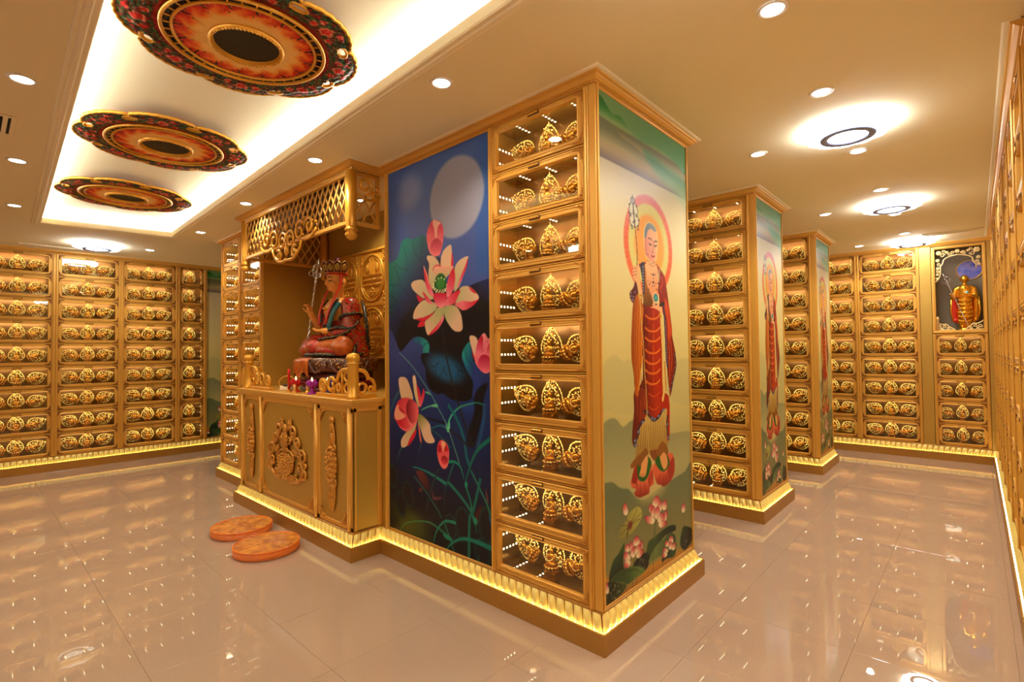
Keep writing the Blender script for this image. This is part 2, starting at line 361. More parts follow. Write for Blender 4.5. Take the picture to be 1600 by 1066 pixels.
LOTUS_PRINT=[
('V',[(-17,(16,16,22)),(240,(24,22,36)),(498,(24,34,72)),(843,(26,48,100)),(1275,(48,62,124)),(1839,(74,92,158)),(2276,(78,96,156)),(2713,(70,98,158))]),
('E',(266,82),230,110,-20,(84,92,30),N,90,0.75),
('P',[(1023,2704),(1092,2703),(1102,1825),(971,1841)],(42,92,168),N,N,N,60,0.7),
('E',(777,2340),271,271,0,(176,172,184),N,24,0.85),
('E',(268,2488),130,120,20,(150,152,186),N,110,0.6),  # soft grey patch: the panel's reflection painted into the print
('P',[(-8,1981),(78,2008),(124,2034),(148,2090),(171,2140),(243,2156),(304,2135),(405,2150),(471,2113),(510,1997),(626,1946),(624,1714),(697,1563),(480,1467),(297,1422),(154,1325),(100,1384),(26,1489),(-12,1502)],[(0,(30,150,132)),(0.3,(32,110,120)),(0.6,(38,48,92)),(1,(20,16,20))],N,(78,2084),(498,1655),4,1.0),
('P',[(772,1720),(891,1737),(978,1754),(1043,1763),(1100,1759),(1098,1584),(1094,1334),(972,1245),(695,1387)],[(0,(36,44,96)),(0.5,(28,26,48)),(1,(20,16,20))],N,(1043,1758),(909,1597),4,1.0),
('P',[(434,1690),(594,1766),(807,1698),(1098,1602),(1095,1369),(893,1373),(830,1328),(823,1262),(722,1226),(618,1237),(542,1276),(495,1316),(487,1367),(431,1413),(322,1426),(209,1398),(154,1335),(100,1400),(166,1559)],(20,16,20),N,N,N,14,1.0),
('P',[(-12,1502),(35,1484),(100,1384),(154,1325),(235,1376),(314,1396),(381,1379),(405,1343),(397,1282),(429,1221),(461,1141),(492,1062),(-17,986)],(62,76,136),(32,46,98),(119,1400),(205,1029),5,1.0),
('P',[(297,1414),(365,1430),(447,1408),(487,1372),(479,1317),(430,1307),(414,1322),(414,1358),(364,1384),(322,1390)],(26,150,140),(36,90,130),(463,1392),(322,1380),4,1.0),
('P',[(397,1302),(405,1251),(445,1201),(452,1131),(492,1067),(554,1035),(616,1028),(585,1029),(639,1039),(712,1004),(833,997),(909,1015),(933,1066),(930,1125),(904,1166),(904,1162),(857,1216),(823,1262),(722,1226),(618,1237),(542,1276),(478,1312)],(20,16,20),N,N,N,4,1.0),
('E',(656,1209),190,85,-14,(36,104,148),N,60,0.85),
('S',[(509,1217),(549,1222),(588,1247)],8,(20,16,20),N,8,3,1.0),
('S',[(553,1222),(556,1143)],8,(20,16,20),N,8,3,1.0),
('S',[(645,1223),(640,1199),(602,1145)],8,(20,16,20),N,8,3,1.0),
('S',[(640,1199),(685,1151)],8,(20,16,20),N,8,3,1.0),
('S',[(758,1229),(794,1201),(836,1190)],8,(20,16,20),N,8,3,1.0),
('S',[(794,1201),(779,1149)],8,(20,16,20),N,8,3,1.0),
('S',[(180,2118),(224,2021),(240,1923),(283,1834)],7,(14,26,40),N,7,3,1.0),
('S',[(303,2120),(328,2037),(395,1966),(411,1903)],7,(14,26,40),N,7,3,1.0),
('S',[(405,2119),(417,2056),(395,1966)],7,(14,26,40),N,7,3,1.0),
('S',[(87,1990),(142,1946),(240,1923)],7,(14,26,40),N,7,3,1.0),
('S',[(68,1971),(114,1911),(136,1850)],7,(14,26,40),N,7,3,1.0),
('S',[(-5,1838),(76,1822),(136,1824),(132,1875)],7,(14,26,40),N,7,3,1.0),
('S',[(136,1824),(230,1754),(299,1690)],7,(14,26,40),N,7,3,1.0),
('S',[(-5,1763),(56,1736),(84,1707),(46,1666),(-6,1662)],7,(14,26,40),N,7,3,1.0),
('S',[(84,1707),(185,1683),(290,1623)],7,(14,26,40),N,7,3,1.0),
('S',[(-6,1626),(55,1606),(102,1565),(210,1544)],7,(14,26,40),N,7,3,1.0),
('S',[(373,1425),(373,1384)],7,(14,26,40),N,7,3,1.0),
('S',[(479,1382),(439,1375),(414,1353)],7,(14,26,40),N,7,3,1.0),
('S',[(92,1562),(73,1515),(35,1492)],7,(14,26,40),N,7,3,1.0),
('S',[(63,1447),(110,1470),(218,1464)],7,(14,26,40),N,7,3,1.0),
('S',[(227,1387),(154,1340)],7,(14,26,40),N,7,3,1.0),
('P',[(907,1382),(858,1351),(827,1300),(843,1253),(877,1198),(917,1153),(915,1208),(938,1226),(926,1290),(916,1336)],(28,150,146),(32,84,128),(837,1290),(925,1263),4,1.0),
('S',[(858,1346),(871,1281),(932,1226)],7,(14,26,40),N,7,3,1.0),
('P',[(915,1198),(945,1226),(997,1182),(989,1037),(923,1034),(933,1107)],(42,62,128),N,N,N,4,1.0),
('P',[(1035,1120),(1066,1116),(1047,1071),(1027,1017),(1013,926),(966,788),(932,711),(871,732),(900,858),(935,939),(936,1012),(963,1072)],(24,20,28),N,N,N,12,1.0),
('S',[(1033,981),(1022,883),(971,721)],40,(40,86,126),N,40,10,0.9),
('P',[(819,949),(929,1002),(934,921),(893,853),(860,897)],(44,70,136),(30,46,100),(902,982),(887,862),12,1.0),
('S',[(622,1481),(657,1301),(711,1138),(757,1026),(795,938),(909,713)],6,(74,70,66),N,6,3,0.8),
('S',[(643,1481),(678,1301),(731,1138),(777,1027),(815,940),(928,716)],6,(74,70,66),N,6,3,0.8),
('S',[(632,1481),(668,1301),(721,1138),(767,1026),(805,939),(918,714)],16,(14,12,14),N,16,3,1.0),
('P',[(330,472),(405,483),(453,451),(477,395),(452,351),(404,388),(363,426)],(116,52,46),(70,34,40),(355,466),(468,364),12,1.0),
('P',[(508,381),(531,331),(623,343),(577,315),(515,308)],(110,62,66),N,N,N,10,1.0),
('P',[(362,360),(404,362),(395,336),(362,335)],(96,48,50),N,N,N,8,1.0),
('P',[(946,300),(999,360),(1037,328),(992,287),(952,225)],(96,38,34),N,N,N,12,1.0),
('P',[(1039,473),(1057,423),(1063,380),(1038,402)],(110,60,66),N,N,N,8,1.0),
('E',(234,292),62,94,18,(24,104,86),N,6,1.0),
('E',(234,292),60,91,18,(32,22,32),N,34,0.95),
('E',(144,207),60,96,15,(24,104,86),N,6,1.0),
('E',(144,207),58,93,15,(32,22,32),N,33,0.95),
('E',(35,393),62,88,10,(24,104,86),N,6,1.0),
('E',(35,393),60,85,10,(32,22,32),N,34,0.95),
('E',(820,205),78,112,0,(24,104,86),N,6,1.0),
('E',(820,205),75,108,0,(32,22,32),N,42,0.95),
('E',(1049,246),78,118,0,(24,104,86),N,6,1.0),
('E',(1049,246),75,114,0,(32,22,32),N,42,0.95),
('E',(1002,72),70,86,25,(24,104,86),N,6,1.0),
('E',(1002,72),67,83,25,(32,22,32),N,38,0.95),
('E',(695,158),66,88,0,(24,104,86),N,6,1.0),
('E',(695,158),64,85,0,(32,22,32),N,36,0.95),
('S',[(132,1317),(295,1214),(492,1037),(584,933),(674,824),(745,689),(794,593)],6,(132,204,164),N,8,3,1.0),
('P',[(384,905),(426,928),(499,950),(565,964),(581,943),(538,940),(490,940)],(104,194,142),N,N,N,4,1.0),
('P',[(435,1039),(468,1043),(499,1022),(467,1028)],(104,194,142),N,N,N,4,1.0),
('S',[(681,791),(692,855),(733,910),(805,958),(888,981),(962,995),(1030,986)],26,(96,190,140),(28,120,112),10,3,1.0),
('P',[(655,832),(681,811),(703,856),(699,788),(673,791)],(110,200,150),N,N,N,4,1.0),
('S',[(666,804),(614,821),(552,808),(505,789)],16,(36,120,120),N,16,3,1.0),
('S',[(505,784),(613,741),(701,684)],22,(24,90,98),N,22,3,1.0),
('S',[(690,960),(769,880),(837,765),(864,644),(890,593)],34,(24,110,112),N,34,3,1.0),
('S',[(449,859),(644,841)],22,(20,18,30),N,22,3,1.0),
('S',[(703,798),(803,757),(885,706)],26,(40,36,56),N,26,3,1.0),
('S',[(1093,788),(978,709),(917,629),(869,526),(848,481)],44,(18,120,96),(22,100,84),14,3,1.0),
('S',[(689,588),(751,594),(807,567),(834,497)],32,(20,148,112),N,8,3,1.0),
('S',[(296,498),(421,491),(548,466),(662,436)],12,(26,136,116),N,36,3,1.0),
('S',[(736,580),(684,478),(646,376),(630,248)],20,(30,116,102),(40,40,44),16,3,1.0),
('S',[(906,559),(975,471),(1056,362),(1086,264)],18,(36,136,104),N,18,3,1.0),
('S',[(684,449),(791,388),(893,311),(939,240)],34,(24,118,100),N,34,3,1.0),
('S',[(848,467),(894,375),(913,306)],18,(24,140,106),N,18,3,1.0),
('P',[(855,487),(872,471),(861,442),(844,457)],(26,150,112),N,N,N,4,1.0),
('S',[(988,518),(968,451),(920,307),(886,242),(879,4)],34,(20,114,96),N,34,3,1.0),
('S',[(304,432),(452,336),(577,237),(607,201)],14,(40,108,92),N,14,3,1.0),
('S',[(580,524),(484,347),(443,220)],22,(44,60,62),N,22,3,1.0),
('P',[(920,276),(959,262),(952,229),(926,237)],(28,150,112),N,N,N,4,1.0),
('S',[(133,11),(196,72),(326,118),(466,141),(560,128),(643,103),(716,73)],8,(86,140,66),(20,110,92),30,3,1.0),
('S',[(520,16),(560,108),(644,185),(746,198)],10,(28,134,104),N,34,3,1.0),
('S',[(664,9),(716,59),(823,113),(957,123),(1097,114)],14,(20,124,104),N,50,3,1.0),
('S',[(644,170),(737,4)],12,(28,134,104),N,12,3,1.0),
('P',[(620,93),(680,103),(716,78),(665,70)],(28,140,106),N,N,N,4,1.0),
('S',[(969,46),(969,-3)],10,(28,100,80),N,10,3,1.0),
('S',[(1074,305),(1098,236)],40,(20,90,110),N,40,3,1.0),
('S',[(939,244),(951,184)],8,(28,130,100),N,8,3,1.0),
('S',[(120,1028),(59,952),(11,862)],14,(72,160,120),N,3,3,1.0),
('S',[(148,608),(120,568),(87,494)],12,(60,140,96),N,3,3,1.0),
('S',[(386,673),(356,593)],9,(60,140,110),N,3,3,1.0),
('P',[(544,2234),(504,2209),(471,2159),(467,2109),(482,2051),(510,2002),(565,1974),(611,1992),(639,2042),(651,2104),(648,2154),(621,2203),(583,2220)],(214,70,92),(244,140,140),(552,2225),(550,2016),4,1.0),
('P',[(512,2208),(544,2187),(551,2126),(503,2113),(471,2129),(484,2172)],(206,52,80),(236,120,126),(528,2200),(495,2120),4,1.0),
('P',[(590,2188),(629,2177),(647,2119),(605,2097),(582,2115)],(206,58,84),(236,120,126),(614,2179),(613,2100),4,1.0),
('P',[(544,2234),(583,2217),(621,2198),(598,2182),(586,2159),(578,2101),(562,2104),(551,2170),(536,2203)],(246,184,160),N,N,N,4,1.0),
('P',[(582,2096),(628,2064),(631,2024),(604,1978),(549,1986),(510,2022),(510,2062),(543,2092)],(178,44,72),(244,126,136),(582,2091),(573,1988),4,1.0),
('P',[(474,1992),(541,1981),(580,1950),(607,1903),(564,1858),(579,1817),(547,1751),(507,1774),(484,1857),(493,1932),(469,1970)],(232,196,160),(196,190,140),(502,1976),(531,1762),4,1.0),
('P',[(893,1932),(886,1891),(858,1834),(807,1745),(757,1717),(758,1774),(766,1878),(817,1919)],(232,196,160),(196,190,140),(879,1925),(764,1730),4,1.0),
('P',[(893,1923),(882,1864),(836,1794),(786,1728),(815,1801),(865,1871)],(214,34,62),(240,130,150),(886,1896),(800,1737),4,1.0),
('P',[(721,2033),(735,1997),(738,1944),(745,1881),(685,1825),(618,1862),(618,1921),(626,1969),(657,2009)],(232,196,160),(236,196,164),(702,2021),(670,1846),4,1.0),
('P',[(735,1983),(747,1943),(748,1890),(726,1893),(731,1945)],(214,34,62),N,N,N,4,1.0),
('P',[(283,1812),(326,1833),(410,1830),(451,1800),(507,1724),(538,1682),(434,1695),(368,1726),(300,1774)],(232,196,160),(196,190,140),(318,1814),(514,1694),4,1.0),
('P',[(338,1731),(434,1690),(376,1671)],(214,34,62),N,N,N,4,1.0),
('P',[(432,1924),(476,1858),(500,1795),(539,1722),(538,1697),(499,1715),(455,1779),(436,1873)],(214,34,62),(240,140,150),(444,1872),(523,1713),4,1.0),
('S',[(432,1924),(468,1854),(492,1796)],10,(232,196,160),N,10,3,1.0),
('P',[(532,1882),(580,1911),(626,1900),(745,1885),(755,1860),(693,1829),(655,1804),(594,1820),(548,1850)],(242,176,150),(190,186,130),(626,1895),(625,1802),4,1.0),
('S',[(536,1881),(548,1905),(580,1912),(618,1901)],12,(214,34,62),N,12,3,1.0),
('E',(613,1779),66,74,0,(42,104,40),(20,50,24),4,1.0),
('E',(617,1783),44,40,0,(60,130,50),N,4,1.0),
('E',(536,1768),6,6,0,(245,235,190),N,4,1.0),
('E',(544,1764),6,6,0,(245,235,190),N,4,1.0),
('E',(541,1763),6,6,0,(245,235,190),N,4,1.0),
('E',(551,1747),6,6,0,(245,235,190),N,4,1.0),
('E',(551,1748),6,6,0,(245,235,190),N,4,1.0),
('E',(562,1751),6,6,0,(245,235,190),N,4,1.0),
('E',(565,1731),6,6,0,(245,235,190),N,4,1.0),
('E',(576,1735),6,6,0,(245,235,190),N,4,1.0),
('E',(582,1742),6,6,0,(245,235,190),N,4,1.0),
('E',(592,1719),6,6,0,(245,235,190),N,4,1.0),
('E',(600,1727),6,6,0,(245,235,190),N,4,1.0),
('E',(610,1737),6,6,0,(245,235,190),N,4,1.0),
('E',(619,1715),6,6,0,(245,235,190),N,4,1.0),
('E',(628,1726),6,6,0,(245,235,190),N,4,1.0),
('E',(638,1736),6,6,0,(245,235,190),N,4,1.0),
('E',(644,1718),6,6,0,(245,235,190),N,4,1.0),
('E',(655,1729),6,6,0,(245,235,190),N,4,1.0),
('E',(659,1740),6,6,0,(245,235,190),N,4,1.0),
('E',(669,1728),6,6,0,(245,235,190),N,4,1.0),
('E',(670,1739),6,6,0,(245,235,190),N,4,1.0),
('E',(680,1748),6,6,0,(245,235,190),N,4,1.0),
('E',(678,1745),6,6,0,(245,235,190),N,4,1.0),
('E',(686,1753),6,6,0,(245,235,190),N,4,1.0),
('E',(682,1759),6,6,0,(245,235,190),N,4,1.0),
('E',(688,1763),6,6,0,(245,235,190),N,4,1.0),
('E',(681,1769),6,6,0,(245,235,190),N,4,1.0),
('E',(594,1820),6,6,0,(245,240,180),N,4,1.0),
('E',(625,1822),6,6,0,(245,240,180),N,4,1.0),
('E',(655,1809),6,6,0,(245,240,180),N,4,1.0),
('E',(563,1809),6,6,0,(245,240,180),N,4,1.0),
('E',(539,1786),6,6,0,(245,240,180),N,4,1.0),
('P',[(752,1875),(766,1821),(761,1769),(743,1723),(691,1679),(675,1710),(685,1777),(715,1841)],(206,14,54),(242,140,150),(744,1857),(691,1699),4,1.0),
('P',[(990,1648),(936,1609),(848,1585),(792,1610),(760,1636),(855,1652),(917,1638)],(214,34,62),(240,124,132),(970,1638),(841,1625),4,1.0),
('P',[(814,1735),(898,1737),(971,1688),(990,1650),(917,1637),(841,1648),(771,1640),(792,1680)],(232,196,160),(196,190,140),(964,1684),(785,1653),4,1.0),
('P',[(897,1732),(938,1714),(974,1684),(931,1697)],(214,34,62),N,N,N,4,1.0),
('P',[(818,1721),(792,1680),(763,1640),(660,1623),(676,1671),(735,1704)],(214,34,62),(242,130,142),(793,1714),(683,1632),4,1.0),
('P',[(434,1685),(498,1675),(577,1639),(545,1597),(465,1571),(383,1558),(307,1560),(316,1611),(367,1659)],(232,196,160),(196,190,140),(332,1584),(546,1646),4,1.0),
('P',[(341,1556),(449,1566),(545,1590),(505,1553),(407,1538)],(214,34,62),N,N,N,4,1.0),
('P',[(357,1499),(391,1538),(448,1530),(432,1503)],(214,34,62),N,N,N,4,1.0),
('P',[(440,1531),(448,1480),(480,1436),(575,1504),(645,1560),(649,1628),(576,1618),(537,1581),(465,1545)],(232,196,160),(180,180,120),(480,1459),(615,1615),4,1.0),
('P',[(480,1436),(575,1504),(646,1565),(644,1531),(598,1484),(543,1451)],(214,34,62),(240,130,140),(504,1448),(629,1541),4,1.0),
('P',[(653,1622),(756,1625),(812,1578),(833,1516),(829,1456),(754,1456),(682,1519),(652,1574)],(176,180,120),(232,196,160),(668,1617),(769,1515),4,1.0),
('P',[(418,1747),(498,1685),(538,1642),(466,1670),(434,1710)],(214,34,62),(240,140,150),(434,1736),(522,1648),4,1.0),
('P',[(542,1716),(601,1721),(669,1710),(676,1666),(645,1620),(592,1623),(553,1656)],(204,24,64),(244,146,150),(608,1711),(607,1632),4,1.0),
('P',[(900,1412),(941,1418),(974,1394),(979,1335),(952,1263),(926,1327)],(232,196,160),(230,190,160),(921,1409),(952,1290),4,1.0),
('P',[(921,1336),(959,1263),(936,1276)],(214,34,62),N,N,N,4,1.0),
('P',[(1036,1433),(1070,1396),(1095,1404),(1093,1206),(1061,1183),(1029,1185),(978,1218),(949,1263),(960,1336),(987,1394)],(238,140,150),(240,120,136),(1039,1424),(1036,1200),4,1.0),
('P',[(1016,1418),(1033,1379),(1034,1317),(999,1303),(963,1322),(980,1381)],(182,16,56),(238,130,146),(1013,1402),(992,1308),4,1.0),
('P',[(1095,1374),(1063,1343),(1056,1299),(1094,1290)],(190,30,66),(238,130,146),(1089,1365),(1075,1294),4,1.0),
('S',[(1032,1424),(1031,1335)],8,(250,190,180),N,8,3,1.0),
('S',[(1057,1383),(1064,1374)],6,(120,10,40),N,6,3,1.0),
('P',[(1037,1299),(1087,1276),(1093,1210),(1048,1183),(997,1204),(977,1245),(998,1285)],(176,24,66),(246,130,146),(1037,1294),(1036,1191),4,1.0),
('P',[(121,1121),(171,1139),(224,1124),(267,1063),(297,997),(284,965),(169,969),(134,1036)],(232,196,160),(222,186,140),(153,1127),(258,984),4,1.0),
('P',[(294,1141),(320,1152),(336,1117),(352,1030),(381,960),(360,928),(318,1008),(302,1080)],(232,196,160),(200,190,130),(320,1142),(360,949),4,1.0),
('P',[(340,1091),(378,1042),(394,1002),(419,1064),(433,1029),(414,972),(376,930),(352,1015)],(214,34,62),(238,120,120),(378,1042),(385,940),4,1.0),
('P',[(342,830),(324,772),(290,717),(228,643),(157,619),(148,671),(203,729),(308,791)],(232,196,160),(200,180,120),(175,637),(325,813),4,1.0),
('P',[(335,773),(315,710),(228,635),(259,699)],(214,34,62),N,N,N,4,1.0),
('P',[(350,831),(375,777),(395,678),(374,696)],(232,120,100),N,N,N,4,1.0),
('P',[(368,883),(433,858),(489,818),(504,759),(543,704),(472,686),(424,706),(383,778),(350,836)],(150,150,80),(232,196,160),(376,863),(441,783),4,1.0),
('P',[(160,979),(240,989),(318,962),(359,908),(342,825),(290,774),(220,742),(140,760),(86,809),(63,834),(72,894),(105,949)],(212,58,72),(244,132,124),(105,912),(290,790),4,1.0),
('P',[(95,804),(204,855),(230,826),(256,776),(185,759)],(196,20,46),(230,90,96),(122,796),(238,785),4,1.0),
('P',[(114,934),(128,892),(150,878),(204,850),(113,816),(67,834),(72,888)],(242,170,136),N,N,N,4,1.0),
('P',[(114,912),(160,905),(204,876),(150,883)],(190,40,60),N,N,N,4,1.0),
('P',[(258,979),(318,967),(360,918),(350,851),(299,806),(248,827),(213,887),(222,946)],(132,26,40),(240,110,112),(222,899),(343,897),4,1.0),
('P',[(609,725),(574,689),(566,639),(580,583),(610,543),(648,534),(678,563),(690,612),(690,669),(665,709)],(224,60,76),(248,130,120),(612,713),(641,567),4,1.0),
('P',[(582,690),(612,674),(615,646),(577,641)],(180,20,44),N,N,N,4,1.0),
('P',[(642,692),(672,686),(679,658),(649,655)],(190,24,48),N,N,N,4,1.0),
('P',[(612,718),(657,708),(638,663),(628,647),(616,679)],(248,180,140),N,N,N,4,1.0),
('P',[(641,622),(675,610),(678,582),(641,557),(607,582),(611,606)],(150,14,36),(240,84,96),(641,620),(641,562),4,1.0)]
